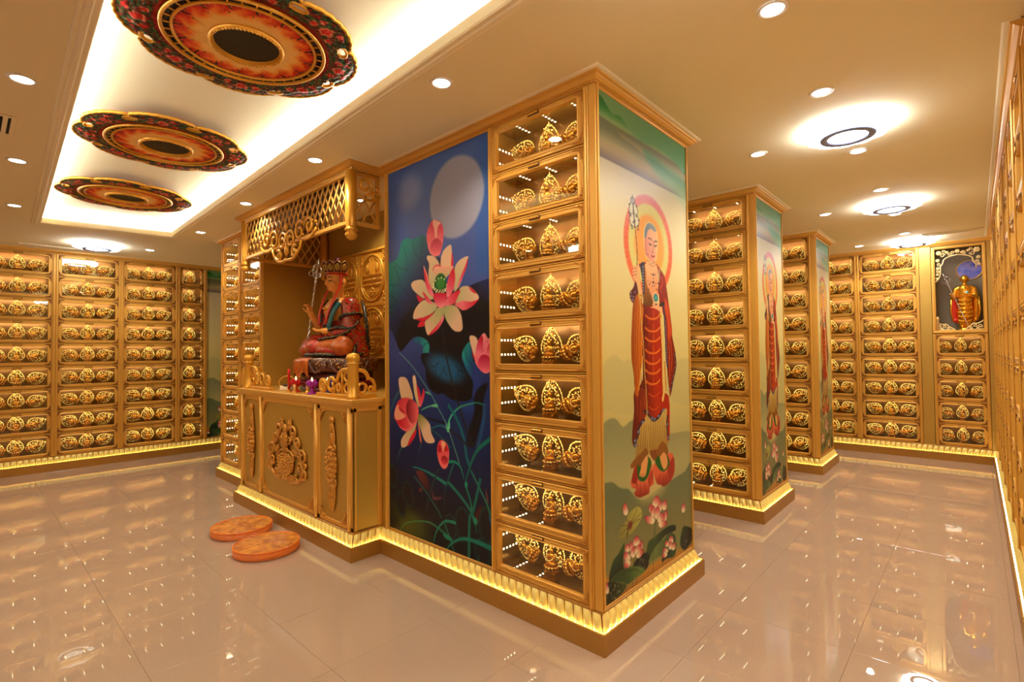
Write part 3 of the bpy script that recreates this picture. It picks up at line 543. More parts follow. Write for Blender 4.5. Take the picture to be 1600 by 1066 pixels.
MURAL_PRINT=[
('V',[(19,(150,128,96)),(227,(158,158,134)),(616,(190,184,150)),(1009,(218,204,158)),(1474,(232,216,176)),(2043,(238,226,206)),(2223,(236,226,214)),(2326,(222,214,206)),(2335,(148,136,150)),(2389,(196,180,160)),(2474,(196,188,160)),(2531,(132,136,116)),(2553,(160,186,146)),(2608,(70,150,96)),(2679,(24,120,66)),(2640,(20,124,66)),(2700,(140,176,140))]),
('P',[(0,2700),(0,2668),(60,2650),(150,2600),(240,2610),(330,2575),(450,2545),(560,2550),(680,2575),(800,2560),(950,2540),(1095,2500),(1095,2700)],(140,178,142),(112,176,140),(0,2660),(1095,2540),6,1.0),
('P',[(0,2535),(120,2540),(250,2500),(400,2490),(560,2470),(700,2480),(850,2450),(1095,2420),(1095,2330),(800,2390),(500,2420),(300,2440),(0,2440)],(132,138,122),(206,204,186),(500,2490),(500,2400),10,0.8),
('P',[(500,2500),(800,2480),(1095,2440),(1095,2260),(900,2330),(700,2380)],(70,160,130),(206,220,206),(900,2470),(900,2300),60,0.7),
('P',[(25,1225),(133,1290),(232,1253),(302,1263),(410,1195),(402,976),(19,1010)],(206,196,158),N,N,N,14,0.7),
('P',[(780,1222),(921,1252),(1100,1258),(1152,1231),(1139,953),(772,1022)],(206,196,158),N,N,N,14,0.7),
('P',[(16,921),(130,956),(222,898),(327,925),(475,858),(808,790),(998,779),(1129,737),(1118,481),(7,586)],(152,154,132),(190,184,150),(327,911),(318,627),8,0.9),
('P',[(12,623),(71,628),(114,618),(157,590),(201,570),(270,552),(364,480),(465,454),(592,482),(687,488),(869,507),(1000,520),(1117,562),(1112,0),(3,42)],(128,138,118),(170,156,106),(333,527),(303,24),8,1.0),
('P',[(6,172),(62,128),(248,29),(440,59),(651,61),(910,36),(1112,16),(1110,-28),(-6,-2)],(212,156,66),(176,128,80),(304,60),(302,-3),24,1.0),
('H',(561,1937),303),
('E',(550,596),280,330,0,(224,206,160),N,90,0.8),
('P',[(338,679),(328,616),(291,587),(309,552),(354,535),(328,516),(364,489),(406,478),(448,478),(479,478),(505,483),(515,514),(566,525),(558,561),(551,626),(508,692)],(232,130,100),(160,40,34),(417,559),(406,479),4,1.0),
('P',[(560,633),(576,557),(607,513),(649,500),(686,482),(735,485),(796,502),(845,552),(823,660),(693,671)],(226,116,90),(160,40,34),(689,567),(686,484),4,1.0),
('P',[(329,648),(370,665),(367,576),(302,581)],(176,52,42),N,N,N,4,1.0),
('P',[(495,577),(550,609),(557,548),(503,529)],(196,76,60),N,N,N,4,1.0),
('P',[(749,583),(833,641),(840,549),(767,517)],(180,56,46),N,N,N,4,1.0),
('S',[(400,566),(398,485)],8,(150,36,30),N,8,3,0.8),
('S',[(367,568),(354,535)],8,(150,36,30),N,8,3,0.8),
('S',[(451,556),(457,480)],8,(150,36,30),N,8,3,0.8),
('S',[(503,550),(516,518)],8,(150,36,30),N,8,3,0.8),
('S',[(651,565),(612,521)],8,(150,36,30),N,8,3,0.8),
('S',[(728,551),(736,492)],8,(150,36,30),N,8,3,0.8),
('S',[(689,549),(687,488)],8,(150,36,30),N,8,3,0.8),
('S',[(334,575),(367,556)],8,(150,36,30),N,8,3,0.8),
('P',[(370,673),(376,591),(417,565),(460,563),(505,592),(538,657),(474,706),(405,700)],(28,118,44),N,N,N,4,1.0),
('P',[(584,650),(633,598),(690,573),(749,585),(776,623),(733,670),(618,683)],(28,118,44),N,N,N,4,1.0),
('P',[(422,706),(495,694),(479,621),(456,586),(410,593),(392,608),(411,642)],(236,176,132),N,N,N,4,1.0),
('P',[(646,688),(723,676),(751,618),(730,590),(695,585),(663,624)],(236,176,132),N,N,N,4,1.0),
('S',[(410,609),(410,595)],5,(150,90,60),N,5,3,1.0),
('S',[(423,607),(422,592)],5,(150,90,60),N,5,3,1.0),
('S',[(437,604),(437,590)],5,(150,90,60),N,5,3,1.0),
('S',[(451,602),(450,587)],5,(150,90,60),N,5,3,1.0),
('P',[(498,948),(385,843),(352,721),(339,689),(441,707),(491,735),(528,705),(578,691),(674,745),(749,722),(765,757),(751,937),(639,910)],(212,184,126),(180,146,84),(535,908),(528,717),4,1.0),
('S',[(401,887),(382,762)],7,(140,104,54),N,7,3,0.7),
('S',[(427,884),(408,758)],7,(140,104,54),N,7,3,0.7),
('S',[(455,881),(436,754)],7,(140,104,54),N,7,3,0.7),
('S',[(480,878),(460,751)],7,(140,104,54),N,7,3,0.7),
('S',[(511,875),(491,746)],7,(140,104,54),N,7,3,0.7),
('S',[(544,919),(522,742)],7,(140,104,54),N,7,3,0.7),
('S',[(576,916),(554,737)],7,(140,104,54),N,7,3,0.7),
('S',[(605,913),(584,769)],7,(140,104,54),N,7,3,0.7),
('S',[(635,910),(614,765)],7,(140,104,54),N,7,3,0.7),
('S',[(666,907),(645,761)],7,(140,104,54),N,7,3,0.7),
('S',[(696,904),(674,757)],7,(140,104,54),N,7,3,0.7),
('S',[(725,851),(704,753)],7,(140,104,54),N,7,3,0.7),
('S',[(753,848),(732,749)],7,(140,104,54),N,7,3,0.7),
('P',[(351,709),(293,679),(310,657),(379,667),(391,651),(465,697),(509,714),(467,750),(429,732)],(156,104,44),N,N,N,4,1.0),
('P',[(515,719),(577,655),(632,701),(606,718)],(150,90,44),N,N,N,4,1.0),
('P',[(674,757),(605,699),(644,669),(699,691),(740,660),(762,682),(742,723)],(160,106,46),N,N,N,4,1.0),
('P',[(472,1596),(595,1588),(681,1569),(695,1464),(698,1297),(703,1069),(782,1023),(788,869),(779,756),(751,753),(740,855),(751,949),(681,937),(573,892),(498,954),(447,900),(385,849),(353,769),(314,812),(343,974),(352,1088),(355,1090),(449,1146),(447,1337),(461,1491)],(120,26,20),(190,46,22),(454,1299),(602,1298),4,1.0),
('P',[(352,1088),(490,1080),(499,960),(441,900),(385,849),(353,772),(317,811),(343,974)],(120,30,26),(160,60,30),(343,974),(474,962),4,1.0),
('S',[(521,1060),(584,1037),(658,1057)],7,(226,120,50),N,7,3,1.0),
('S',[(518,982),(582,958),(655,976)],7,(226,120,50),N,7,3,1.0),
('S',[(494,1520),(534,1505),(592,1501),(644,1513),(680,1532)],14,(232,128,48),(240,150,70),14,3,1.0),
('S',[(594,1548),(594,1504)],9,(232,128,48),N,9,3,1.0),
('S',[(538,1504),(541,1475)],7,(220,100,40),N,7,3,0.8),
('S',[(644,1508),(650,1478)],7,(220,100,40),N,7,3,0.8),
('S',[(491,1446),(531,1431),(590,1426),(641,1436),(677,1455)],14,(232,128,48),(240,150,70),14,3,1.0),
('S',[(591,1473),(591,1429)],9,(232,128,48),N,9,3,1.0),
('S',[(535,1430),(538,1400)],7,(220,100,40),N,7,3,0.8),
('S',[(641,1432),(647,1402)],7,(220,100,40),N,7,3,0.8),
('S',[(489,1388),(529,1372),(587,1366),(639,1376),(675,1394)],14,(232,128,48),(240,150,70),14,3,1.0),
('S',[(589,1413),(589,1369)],9,(232,128,48),N,9,3,1.0),
('S',[(533,1371),(536,1341)],7,(220,100,40),N,7,3,0.8),
('S',[(639,1372),(645,1342)],7,(220,100,40),N,7,3,0.8),
('S',[(487,1318),(527,1301),(585,1295),(637,1303),(672,1321)],14,(232,128,48),(240,150,70),14,3,1.0),
('S',[(587,1341),(587,1298)],9,(232,128,48),N,9,3,1.0),
('S',[(531,1300),(534,1271)],7,(220,100,40),N,7,3,0.8),
('S',[(636,1299),(642,1269)],7,(220,100,40),N,7,3,0.8),
('S',[(485,1256),(525,1239),(583,1231),(634,1239),(670,1257)],14,(232,128,48),(240,150,70),14,3,1.0),
('S',[(584,1278),(584,1234)],9,(232,128,48),N,9,3,1.0),
('S',[(529,1238),(532,1208)],7,(220,100,40),N,7,3,0.8),
('S',[(634,1235),(640,1205)],7,(220,100,40),N,7,3,0.8),
('S',[(483,1200),(523,1182),(581,1174),(632,1181),(668,1198)],14,(232,128,48),(240,150,70),14,3,1.0),
('S',[(582,1221),(582,1177)],9,(232,128,48),N,9,3,1.0),
('S',[(527,1181),(530,1152)],7,(220,100,40),N,7,3,0.8),
('S',[(632,1177),(638,1147)],7,(220,100,40),N,7,3,0.8),
('S',[(481,1139),(520,1120),(578,1111),(630,1117),(665,1134)],14,(232,128,48),(240,150,70),14,3,1.0),
('S',[(580,1157),(580,1114)],9,(232,128,48),N,9,3,1.0),
('S',[(525,1119),(528,1089)],7,(220,100,40),N,7,3,0.8),
('S',[(630,1113),(635,1083)],7,(220,100,40),N,7,3,0.8),
('S',[(380,1052),(382,941)],6,(216,100,50),N,6,3,0.8),
('S',[(421,1025),(411,909)],6,(216,100,50),N,6,3,0.8),
('S',[(631,1034),(627,930)],6,(216,100,50),N,6,3,0.8),
('S',[(464,1046),(468,974)],6,(216,100,50),N,6,3,0.8),
('S',[(461,963),(510,935),(573,898),(639,910),(681,937)],22,(66,48,82),N,22,3,1.0),
('S',[(392,865),(423,902),(460,910)],22,(66,48,82),N,22,3,1.0),
('S',[(342,779),(366,811),(397,847)],22,(66,48,82),N,22,3,1.0),
('S',[(763,904),(747,855),(765,764)],22,(66,48,82),N,22,3,1.0),
('E',(498,951),20,18,0,(70,96,170),(200,200,220),4,1.0),
('E',(554,912),20,18,0,(70,96,170),(200,200,220),4,1.0),
('E',(586,903),20,18,0,(70,96,170),(200,200,220),4,1.0),
('E',(640,916),20,18,0,(70,96,170),(200,200,220),4,1.0),
('E',(441,900),20,18,0,(70,96,170),(200,200,220),4,1.0),
('E',(391,851),20,18,0,(70,96,170),(200,200,220),4,1.0),
('E',(349,807),20,18,0,(70,96,170),(200,200,220),4,1.0),
('E',(702,947),20,18,0,(70,96,170),(200,200,220),4,1.0),
('E',(754,854),20,18,0,(70,96,170),(200,200,220),4,1.0),
('E',(765,770),20,18,0,(70,96,170),(200,200,220),4,1.0),
('E',(354,781),20,18,0,(70,96,170),(200,200,220),4,1.0),
('P',[(380,1643),(347,1565),(332,1452),(323,1374),(323,1263),(343,1188),(355,1090),(357,1065),(392,1051),(400,1088),(445,1261),(461,1491),(471,1557),(433,1624)],(176,92,22),(222,134,44),(326,1374),(425,1375),4,1.0),
('S',[(371,1612),(351,1453),(344,1300),(354,1113)],8,(146,66,20),N,8,3,0.8),
('S',[(398,1614),(378,1454),(370,1299),(380,1111)],8,(146,66,20),N,8,3,0.8),
('S',[(425,1616),(405,1454),(397,1299),(407,1110)],8,(146,66,20),N,8,3,0.8),
('S',[(453,1618),(432,1455),(424,1299),(434,1108)],8,(146,66,20),N,8,3,0.8),
('S',[(453,1276),(427,1185),(400,1088)],10,(236,190,110),N,10,3,1.0),
('P',[(639,1842),(691,1815),(748,1776),(777,1700),(805,1597),(838,1468),(845,1401),(884,1304),(896,1219),(853,1127),(827,1061),(797,1022),(791,1048),(759,1239),(742,1503),(716,1546),(674,1609),(669,1711),(664,1800)],(166,48,34),(146,34,24),(725,1778),(815,1254),4,1.0),
('P',[(747,1639),(801,1593),(833,1468),(841,1422),(792,1380),(779,1504),(735,1572)],(214,90,40),N,N,N,16,1.0),
('S',[(707,1768),(723,1728),(686,1692)],8,(240,120,60),N,8,3,1.0),
('S',[(686,1692),(703,1669)],8,(240,120,60),N,8,3,1.0),
('S',[(764,1615),(780,1533),(796,1467)],8,(240,120,60),N,8,3,1.0),
('S',[(788,1505),(792,1380),(806,1254)],8,(240,120,60),N,8,3,1.0),
('S',[(820,1380),(835,1271),(822,1187)],8,(240,120,60),N,8,3,1.0),
('S',[(797,1271),(801,1130)],8,(240,120,60),N,8,3,1.0),
('S',[(681,1806),(669,1723)],20,(190,180,160),N,20,3,1.0),
('S',[(661,1722),(676,1667)],20,(60,40,50),N,20,3,1.0),
('S',[(732,1597),(745,1465),(751,1379),(759,1247),(772,1214)],24,(66,66,118),N,24,3,1.0),
('S',[(879,1296),(891,1215),(843,1119),(808,1063)],18,(60,52,100),N,18,3,1.0),
('E',(755,1495),6,6,0,(200,200,225),N,4,1.0),
('E',(756,1477),6,6,0,(200,200,225),N,4,1.0),
('E',(756,1460),6,6,0,(200,200,225),N,4,1.0),
('E',(757,1442),6,6,0,(200,200,225),N,4,1.0),
('E',(757,1424),6,6,0,(200,200,225),N,4,1.0),
('E',(758,1407),6,6,0,(200,200,225),N,4,1.0),
('E',(758,1389),6,6,0,(200,200,225),N,4,1.0),
('E',(759,1372),6,6,0,(200,200,225),N,4,1.0),
('E',(759,1354),6,6,0,(200,200,225),N,4,1.0),
('E',(760,1336),6,6,0,(200,200,225),N,4,1.0),
('E',(761,1319),6,6,0,(200,200,225),N,4,1.0),
('E',(761,1301),6,6,0,(200,200,225),N,4,1.0),
('E',(762,1283),6,6,0,(200,200,225),N,4,1.0),
('E',(762,1266),6,6,0,(200,200,225),N,4,1.0),
('E',(763,1248),6,6,0,(200,200,225),N,4,1.0),
('E',(763,1230),6,6,0,(200,200,225),N,4,1.0),
('E',(879,1279),7,7,0,(200,200,225),N,4,1.0),
('E',(889,1236),7,7,0,(200,200,225),N,4,1.0),
('E',(880,1202),7,7,0,(200,200,225),N,4,1.0),
('E',(854,1148),7,7,0,(200,200,225),N,4,1.0),
('E',(828,1107),7,7,0,(200,200,225),N,4,1.0),
('E',(799,1071),7,7,0,(200,200,225),N,4,1.0),
('S',[(694,1558),(697,1464),(705,1379),(713,1215),(716,1068),(698,1010)],32,(236,206,140),N,32,3,1.0),
('S',[(732,1239),(743,1066)],16,(214,130,50),N,16,3,1.0),
('P',[(488,1823),(533,1726),(564,1658),(595,1588),(528,1576),(472,1588),(482,1705)],(206,134,50),(130,84,24),(502,1754),(512,1583),4,1.0),
('P',[(504,1833),(639,1837),(661,1791),(669,1711),(641,1664),(609,1597),(572,1642),(520,1701),(510,1775)],(246,196,170),(236,160,130),(569,1801),(596,1604),4,1.0),
('P',[(424,1811),(500,1835),(512,1826),(480,1814),(455,1792)],(150,40,44),N,N,N,4,1.0),
('P',[(440,1809),(492,1827),(487,1651),(466,1638),(459,1738)],(58,52,96),N,N,N,4,1.0),
('E',(475,1802),8,10,0,(210,205,225),N,4,1.0),
('E',(475,1784),8,10,0,(210,205,225),N,4,1.0),
('E',(474,1767),8,10,0,(210,205,225),N,4,1.0),
('E',(473,1749),8,10,0,(210,205,225),N,4,1.0),
('E',(473,1732),8,10,0,(210,205,225),N,4,1.0),
('E',(472,1714),8,10,0,(210,205,225),N,4,1.0),
('E',(472,1697),8,10,0,(210,205,225),N,4,1.0),
('E',(471,1679),8,10,0,(210,205,225),N,4,1.0),
('E',(470,1662),8,10,0,(210,205,225),N,4,1.0),
('P',[(382,1715),(358,1671),(315,1638),(322,1601),(355,1584),(387,1628),(419,1646),(413,1707)],(104,28,46),N,N,N,4,1.0),
('E',(331,1639),11,11,0,(120,110,180),(220,220,230),4,1.0),
('E',(328,1620),11,11,0,(120,110,180),(220,220,230),4,1.0),
('E',(341,1602),11,11,0,(120,110,180),(220,220,230),4,1.0),
('E',(356,1618),11,11,0,(120,110,180),(220,220,230),4,1.0),
('E',(376,1646),11,11,0,(120,110,180),(220,220,230),4,1.0),
('E',(356,1596),11,11,0,(120,110,180),(220,220,230),4,1.0),
('P',[(350,1772),(362,1785),(397,1806),(428,1804),(440,1709),(462,1649),(449,1629),(418,1634),(397,1697),(360,1724)],(240,190,164),N,N,N,4,1.0),
('S',[(354,1776),(400,1789)],4,(170,80,70),N,4,3,1.0),
('S',[(353,1757),(399,1770)],4,(170,80,70),N,4,3,1.0),
('S',[(353,1738),(399,1751)],4,(170,80,70),N,4,3,1.0),
('S',[(410,1634),(465,1630)],16,(200,150,60),N,16,3,1.0),
('P',[(557,1570),(604,1581),(578,1587),(630,1606),(691,1594),(713,1571),(711,1538),(681,1549),(629,1564)],(246,192,166),N,N,N,4,1.0),
('E',(631,1633),52,70,0,(246,240,230),N,16,0.7),
('E',(628,1632),36,52,0,(26,120,150),(120,220,235),4,1.0),
('E',(630,1592),16,12,0,(70,60,90),N,4,1.0),
('S',[(682,1590),(737,1605)],26,(60,50,56),N,26,3,1.0),
('S',[(671,1536),(697,1521)],18,(206,160,60),N,18,3,1.0),
('E',(602,1769),14,14,0,(84,50,40),N,4,1.0),
('E',(577,1770),7,7,0,(84,50,40),N,4,1.0),
('E',(628,1774),7,7,0,(84,50,40),N,4,1.0),
('E',(601,1747),7,7,0,(84,50,40),N,4,1.0),
('E',(600,1723),16,16,0,(84,50,40),N,4,1.0),
('E',(566,1721),7,7,0,(84,50,40),N,4,1.0),
('E',(549,1708),9,9,0,(84,50,40),N,4,1.0),
('E',(533,1726),6,6,0,(84,50,40),N,4,1.0),
('E',(634,1720),8,8,0,(84,50,40),N,4,1.0),
('E',(669,1723),14,14,0,(84,50,40),N,4,1.0),
('E',(540,1675),9,9,0,(84,50,40),N,4,1.0),
('E',(642,1684),9,9,0,(84,50,40),N,4,1.0),
('E',(587,1699),7,7,0,(84,50,40),N,4,1.0),
('E',(612,1704),7,7,0,(84,50,40),N,4,1.0),
('P',[(554,2080),(613,2077),(655,2045),(666,1994),(664,1941),(650,1894),(649,1875),(613,1837),(571,1836),(534,1856),(506,1872),(497,1897),(488,1954),(490,2013),(512,2056)],(246,232,190),N,N,N,12,1.0),
('P',[(554,2074),(613,2070),(646,2044),(657,1993),(656,1940),(645,1897),(640,1874),(609,1842),(575,1842),(538,1861),(514,1873),(505,1898),(497,1956),(499,2015),(520,2054)],(246,196,178),(230,160,160),(610,1993),(500,1936),4,1.0),
('P',[(554,2075),(613,2072),(651,2045),(624,2034),(578,2044),(537,2021),(518,1978),(498,1967),(499,2015),(520,2054)],(126,142,180),(160,170,196),(511,2017),(612,2058),4,1.0),
('P',[(497,1971),(518,1978),(519,1900),(506,1878),(497,1913)],(226,150,150),N,N,N,4,1.0),
('S',[(544,1980),(567,1985),(591,1976)],8,(60,40,40),N,8,3,1.0),
('S',[(614,1969),(637,1978),(660,1978)],8,(60,40,40),N,8,3,1.0),
('S',[(550,1955),(564,1947),(583,1947)],9,(40,26,30),N,9,3,1.0),
('S',[(619,1948),(634,1947),(652,1953)],9,(40,26,30),N,9,3,1.0),
('S',[(606,1964),(608,1929),(590,1904),(612,1904)],6,(170,90,80),N,6,3,1.0),
('S',[(514,1887),(539,1879)],5,(150,80,80),N,5,3,1.0),
('S',[(581,1881),(602,1879),(621,1885)],12,(170,40,60),N,12,3,1.0),
('S',[(530,1852),(579,1832),(631,1853)],5,(170,90,90),N,5,3,1.0),
('S',[(545,1826),(595,1820),(639,1837)],5,(200,130,110),N,5,3,1.0),
('S',[(388,2019),(401,1937),(409,1861),(402,1805)],9,(66,58,56),N,9,3,1.0),
('S',[(411,1764),(422,1646),(436,1570),(444,1456),(461,1376),(474,1183),(487,1082),(508,696)],12,(230,208,150),(200,170,110),12,3,1.0),
('E',(372,2117),64,96,0,(92,90,104),N,4,1.0),
('E',(372,2117),56,88,0,(234,228,222),N,4,1.0),
('E',(380,2059),72,88,0,(92,90,104),N,4,1.0),
('E',(380,2059),64,80,0,(234,228,222),N,4,1.0),
('E',(365,2169),32,44,0,(110,106,140),N,4,1.0),
('E',(365,2169),24,36,0,(190,186,206),N,4,1.0),
('S',[(362,2200),(365,2182)],7,(90,90,120),N,7,3,1.0),
('S',[(370,2152),(375,2093),(386,2018)],16,(120,90,80),N,16,3,1.0),
('E',(328,2140),11,13,0,(84,80,92),N,4,1.0),
('E',(408,2145),11,13,0,(84,80,92),N,4,1.0),
('E',(323,2090),11,13,0,(84,80,92),N,4,1.0),
('E',(337,2078),11,13,0,(84,80,92),N,4,1.0),
('E',(406,2087),11,13,0,(84,80,92),N,4,1.0),
('E',(433,2069),11,13,0,(84,80,92),N,4,1.0),
('E',(347,2023),11,13,0,(84,80,92),N,4,1.0),
('E',(424,2033),11,13,0,(84,80,92),N,4,1.0),
('E',(354,2009),11,13,0,(84,80,92),N,4,1.0),
('E',(423,2013),11,13,0,(84,80,92),N,4,1.0),
('E',(372,2111),11,13,0,(84,80,92),N,4,1.0),
('E',(386,2056),11,13,0,(84,80,92),N,4,1.0),
('E',(370,2046),11,13,0,(84,80,92),N,4,1.0),
('P',[(363,436),(412,404),(402,358),(326,316),(231,299),(156,319),(172,357),(234,388),(274,421)],(196,190,122),(160,156,96),(378,412),(186,319),6,1.0),
('S',[(283,355),(362,424)],5,(110,96,50),N,5,3,1.0),
('S',[(283,355),(403,390)],5,(110,96,50),N,5,3,1.0),
('S',[(283,355),(393,360)],5,(110,96,50),N,5,3,1.0),
('S',[(283,355),(234,399)],5,(110,96,50),N,5,3,1.0),
('S',[(283,355),(187,372)],5,(110,96,50),N,5,3,1.0),
('S',[(283,355),(171,327)],5,(110,96,50),N,5,3,1.0),
('S',[(283,355),(223,301)],5,(110,96,50),N,5,3,1.0),
('E',(279,352),30,44,20,(140,60,46),N,16,1.0),
('S',[(256,355),(246,295)],12,(120,96,50),N,12,3,1.0),
('P',[(843,209),(841,177),(700,184),(588,145),(481,84),(402,123),(453,150),(485,203),(558,212),(725,229)],(70,100,60),(26,46,34),(569,200),(793,180),4,1.0),
('P',[(220,278),(157,238),(97,212),(58,151),(65,114),(154,137),(279,124),(440,59),(507,100),(463,147),(384,157),(306,124),(215,135),(200,194)],(70,112,70),(22,34,28),(202,265),(233,129),4,1.0),
('P',[(306,124),(384,161),(483,141),(491,90),(439,54),(362,97)],(26,34,30),N,N,N,4,1.0),
('P',[(758,186),(840,141),(852,74),(742,65),(608,84),(481,82),(524,129),(600,161),(688,167)],(128,146,98),(74,100,64),(588,155),(790,87),6,1.0),
('P',[(650,37),(656,65),(719,71),(843,64),(817,21),(718,38)],(54,100,62),(30,60,40),(789,66),(672,40),4,1.0),
('P',[(853,164),(915,161),(952,137),(935,45),(850,91)],(150,156,112),N,N,N,8,1.0),
('P',[(966,171),(1096,116),(1086,46),(972,15),(905,72),(927,139)],(58,84,58),(28,44,36),(940,151),(1014,82),6,1.0),
('P',[(269,129),(372,99),(444,52),(323,50),(249,43),(196,70),(70,119),(154,141)],(120,150,92),(70,100,62),(362,97),(231,53),5,1.0),
('S',[(306,106),(111,111)],5,(60,80,50),N,5,3,1.0),
('S',[(306,106),(154,128)],5,(60,80,50),N,5,3,1.0),
('S',[(306,106),(215,126)],5,(60,80,50),N,5,3,1.0),
('S',[(306,106),(362,88)],5,(60,80,50),N,5,3,1.0),
('S',[(306,106),(400,57)],5,(60,80,50),N,5,3,1.0),
('S',[(306,106),(231,71)],5,(60,80,50),N,5,3,1.0),
('P',[(37,119),(127,93),(231,44),(177,14),(42,10),(10,26)],(80,100,62),(28,44,34),(195,52),(85,64),5,1.0),
('S',[(555,263),(535,-1)],6,(110,100,60),N,6,3,1.0),
('S',[(312,160),(306,106)],6,(110,100,60),N,6,3,1.0),
('S',[(258,331),(247,275)],6,(110,100,60),N,6,3,1.0),
('S',[(661,33),(654,0)],6,(110,100,60),N,6,3,1.0),
('S',[(740,24),(745,-13)],6,(110,100,60),N,6,3,1.0),
('S',[(811,23),(810,-3)],6,(110,100,60),N,6,3,1.0),
('S',[(239,41),(234,3)],6,(110,100,60),N,6,3,1.0),
('S',[(304,51),(293,0)],6,(110,100,60),N,6,3,1.0),
('S',[(342,57),(335,-1)],6,(110,100,60),N,6,3,1.0),
('S',[(40,71),(38,12)],6,(110,100,60),N,6,3,1.0),
('S',[(979,21),(978,-5)],6,(110,100,60),N,6,3,1.0),
('S',[(978,262),(974,169)],7,(130,100,70),N,7,3,1.0),
('S',[(576,302),(563,208)],14,(110,130,90),N,14,3,1.0),
('P',[(606,446),(621,438),(631,423),(637,404),(635,386),(621,374),(599,369),(572,373),(549,385),(536,400),(537,416),(549,431),(568,441),(588,447)],(96,50,60),N,N,N,3,0.8),
('P',[(605,444),(618,436),(628,422),(633,405),(630,388),(618,376),(598,371),(573,375),(552,386),(541,400),(541,415),(553,429),(570,440),(589,445)],(208,66,92),(246,232,222),(605,444),(581,392),3,1.0),
('P',[(711,398),(722,391),(729,379),(733,365),(730,350),(720,340),(702,335),(682,338),(665,347),(656,359),(657,372),(667,384),(682,393),(698,398)],(96,50,60),N,N,N,3,0.8),
('P',[(710,396),(719,390),(726,379),(729,365),(727,351),(717,341),(702,337),(683,340),(668,348),(659,359),(661,372),(670,383),(684,392),(698,397)],(208,66,92),(246,232,222),(710,396),(690,354),3,1.0),
('P',[(646,412),(655,406),(663,394),(668,378),(667,361),(661,348),(648,341),(632,342),(618,349),(609,362),(608,377),(614,391),(625,403),(636,411)],(96,50,60),N,N,N,3,0.8),
('P',[(646,410),(654,404),(661,393),(665,378),(665,362),(659,350),(647,343),(633,344),(619,351),(612,362),(611,376),(617,390),(626,402),(636,409)],(208,66,92),(246,232,222),(646,410),(636,360),3,1.0),
('P',[(519,416),(530,411),(542,401),(552,387),(558,373),(556,362),(546,356),(530,356),(513,363),(500,373),(494,385),(495,398),(500,408),(509,415)],(96,50,60),N,N,N,3,0.8),
('P',[(519,414),(529,410),(540,400),(549,388),(555,374),(553,364),(544,358),(529,358),(514,364),(502,373),(497,385),(497,397),(503,407),(510,413)],(208,66,92),(246,232,222),(519,414),(527,372),3,1.0),
('P',[(546,402),(559,395),(573,382),(584,365),(591,346),(588,332),(575,324),(555,324),(535,333),(520,346),(513,362),(515,379),(523,392),(534,400)],(96,50,60),N,N,N,3,0.8),
('P',[(547,399),(558,394),(571,381),(581,365),(587,348),(584,334),(572,326),(555,327),(536,334),(522,347),(517,362),(518,377),(526,390),(536,398)],(208,66,92),(246,232,222),(547,399),(553,345),3,1.0),
('P',[(608,382),(621,374),(632,360),(640,341),(641,323),(632,308),(615,302),(593,304),(572,314),(559,329),(557,345),(565,361),(579,374),(594,381)],(96,50,60),N,N,N,3,0.8),
('P',[(608,380),(619,373),(629,359),(636,342),(637,324),(629,311),(613,304),(593,306),(575,315),(563,329),(561,345),(568,360),(581,372),(594,379)],(208,66,92),(246,232,222),(608,380),(597,324),3,1.0),
('P',[(726,331),(734,325),(738,313),(737,297),(731,282),(718,271),(700,267),(682,270),(668,279),(662,291),(667,305),(680,317),(697,327),(713,332)],(96,50,60),N,N,N,3,0.8),
('P',[(724,330),(731,324),(735,312),(734,298),(728,284),(717,273),(701,269),(684,271),(671,280),(666,291),(671,304),(682,316),(698,325),(712,330)],(208,66,92),(246,232,222),(724,330),(694,286),3,1.0),
('P',[(679,326),(691,318),(698,305),(698,289),(691,276),(673,268),(649,267),(623,275),(602,287),(593,301),(599,313),(616,323),(639,328),(661,330)],(96,50,60),N,N,N,3,0.8),
('P',[(676,325),(688,317),(694,305),(694,290),(687,277),(671,270),(649,269),(625,276),(606,287),(599,300),(604,312),(619,321),(640,327),(660,328)],(208,66,92),(246,232,222),(676,325),(638,288),3,1.0),
('P',[(444,360),(459,361),(484,357),(516,347),(547,334),(570,319),(578,305),(570,295),(550,291),(522,295),(494,307),(469,322),(451,339),(442,352)],(96,50,60),N,N,N,3,0.8),
('P',[(450,357),(463,359),(486,355),(515,346),(544,334),(564,320),(571,307),(564,297),(546,293),(521,297),(495,308),(472,322),(456,338),(447,350)],(208,66,92),(246,232,222),(450,357),(535,312),3,1.0),
('P',[(726,261),(727,254),(718,246),(701,241),(678,238),(652,241),(629,250),(612,261),(607,273),(614,281),(634,284),(661,282),(690,276),(713,269)],(96,50,60),N,N,N,3,0.8),
('P',[(721,262),(722,255),(714,248),(698,242),(677,240),(654,242),(632,250),(617,261),(612,272),(619,280),(637,282),(662,280),(688,275),(709,269)],(208,66,92),(246,232,222),(721,262),(643,261),3,1.0),
('P',[(241,263),(251,259),(261,250),(270,238),(275,227),(273,218),(264,213),(250,215),(235,221),(223,230),(218,240),(219,250),(225,258),(233,263)],(96,50,60),N,N,N,3,0.8),
('P',[(242,262),(251,257),(260,249),(268,239),(272,228),(271,219),(262,215),(249,216),(236,221),(225,230),(221,240),(222,249),(227,257),(234,261)],(208,66,92),(246,232,222),(242,262),(247,227),3,1.0),
('P',[(353,275),(367,268),(379,256),(388,241),(390,227),(383,217),(365,214),(343,218),(321,228),(308,241),(305,254),(311,265),(324,273),(339,276)],(96,50,60),N,N,N,3,0.8),
('P',[(353,273),(365,267),(376,255),(384,242),(386,228),(379,219),(364,216),(343,220),(324,229),(311,241),(309,253),(315,263),(326,271),(340,275)],(208,66,92),(246,232,222),(353,273),(346,233),3,1.0),
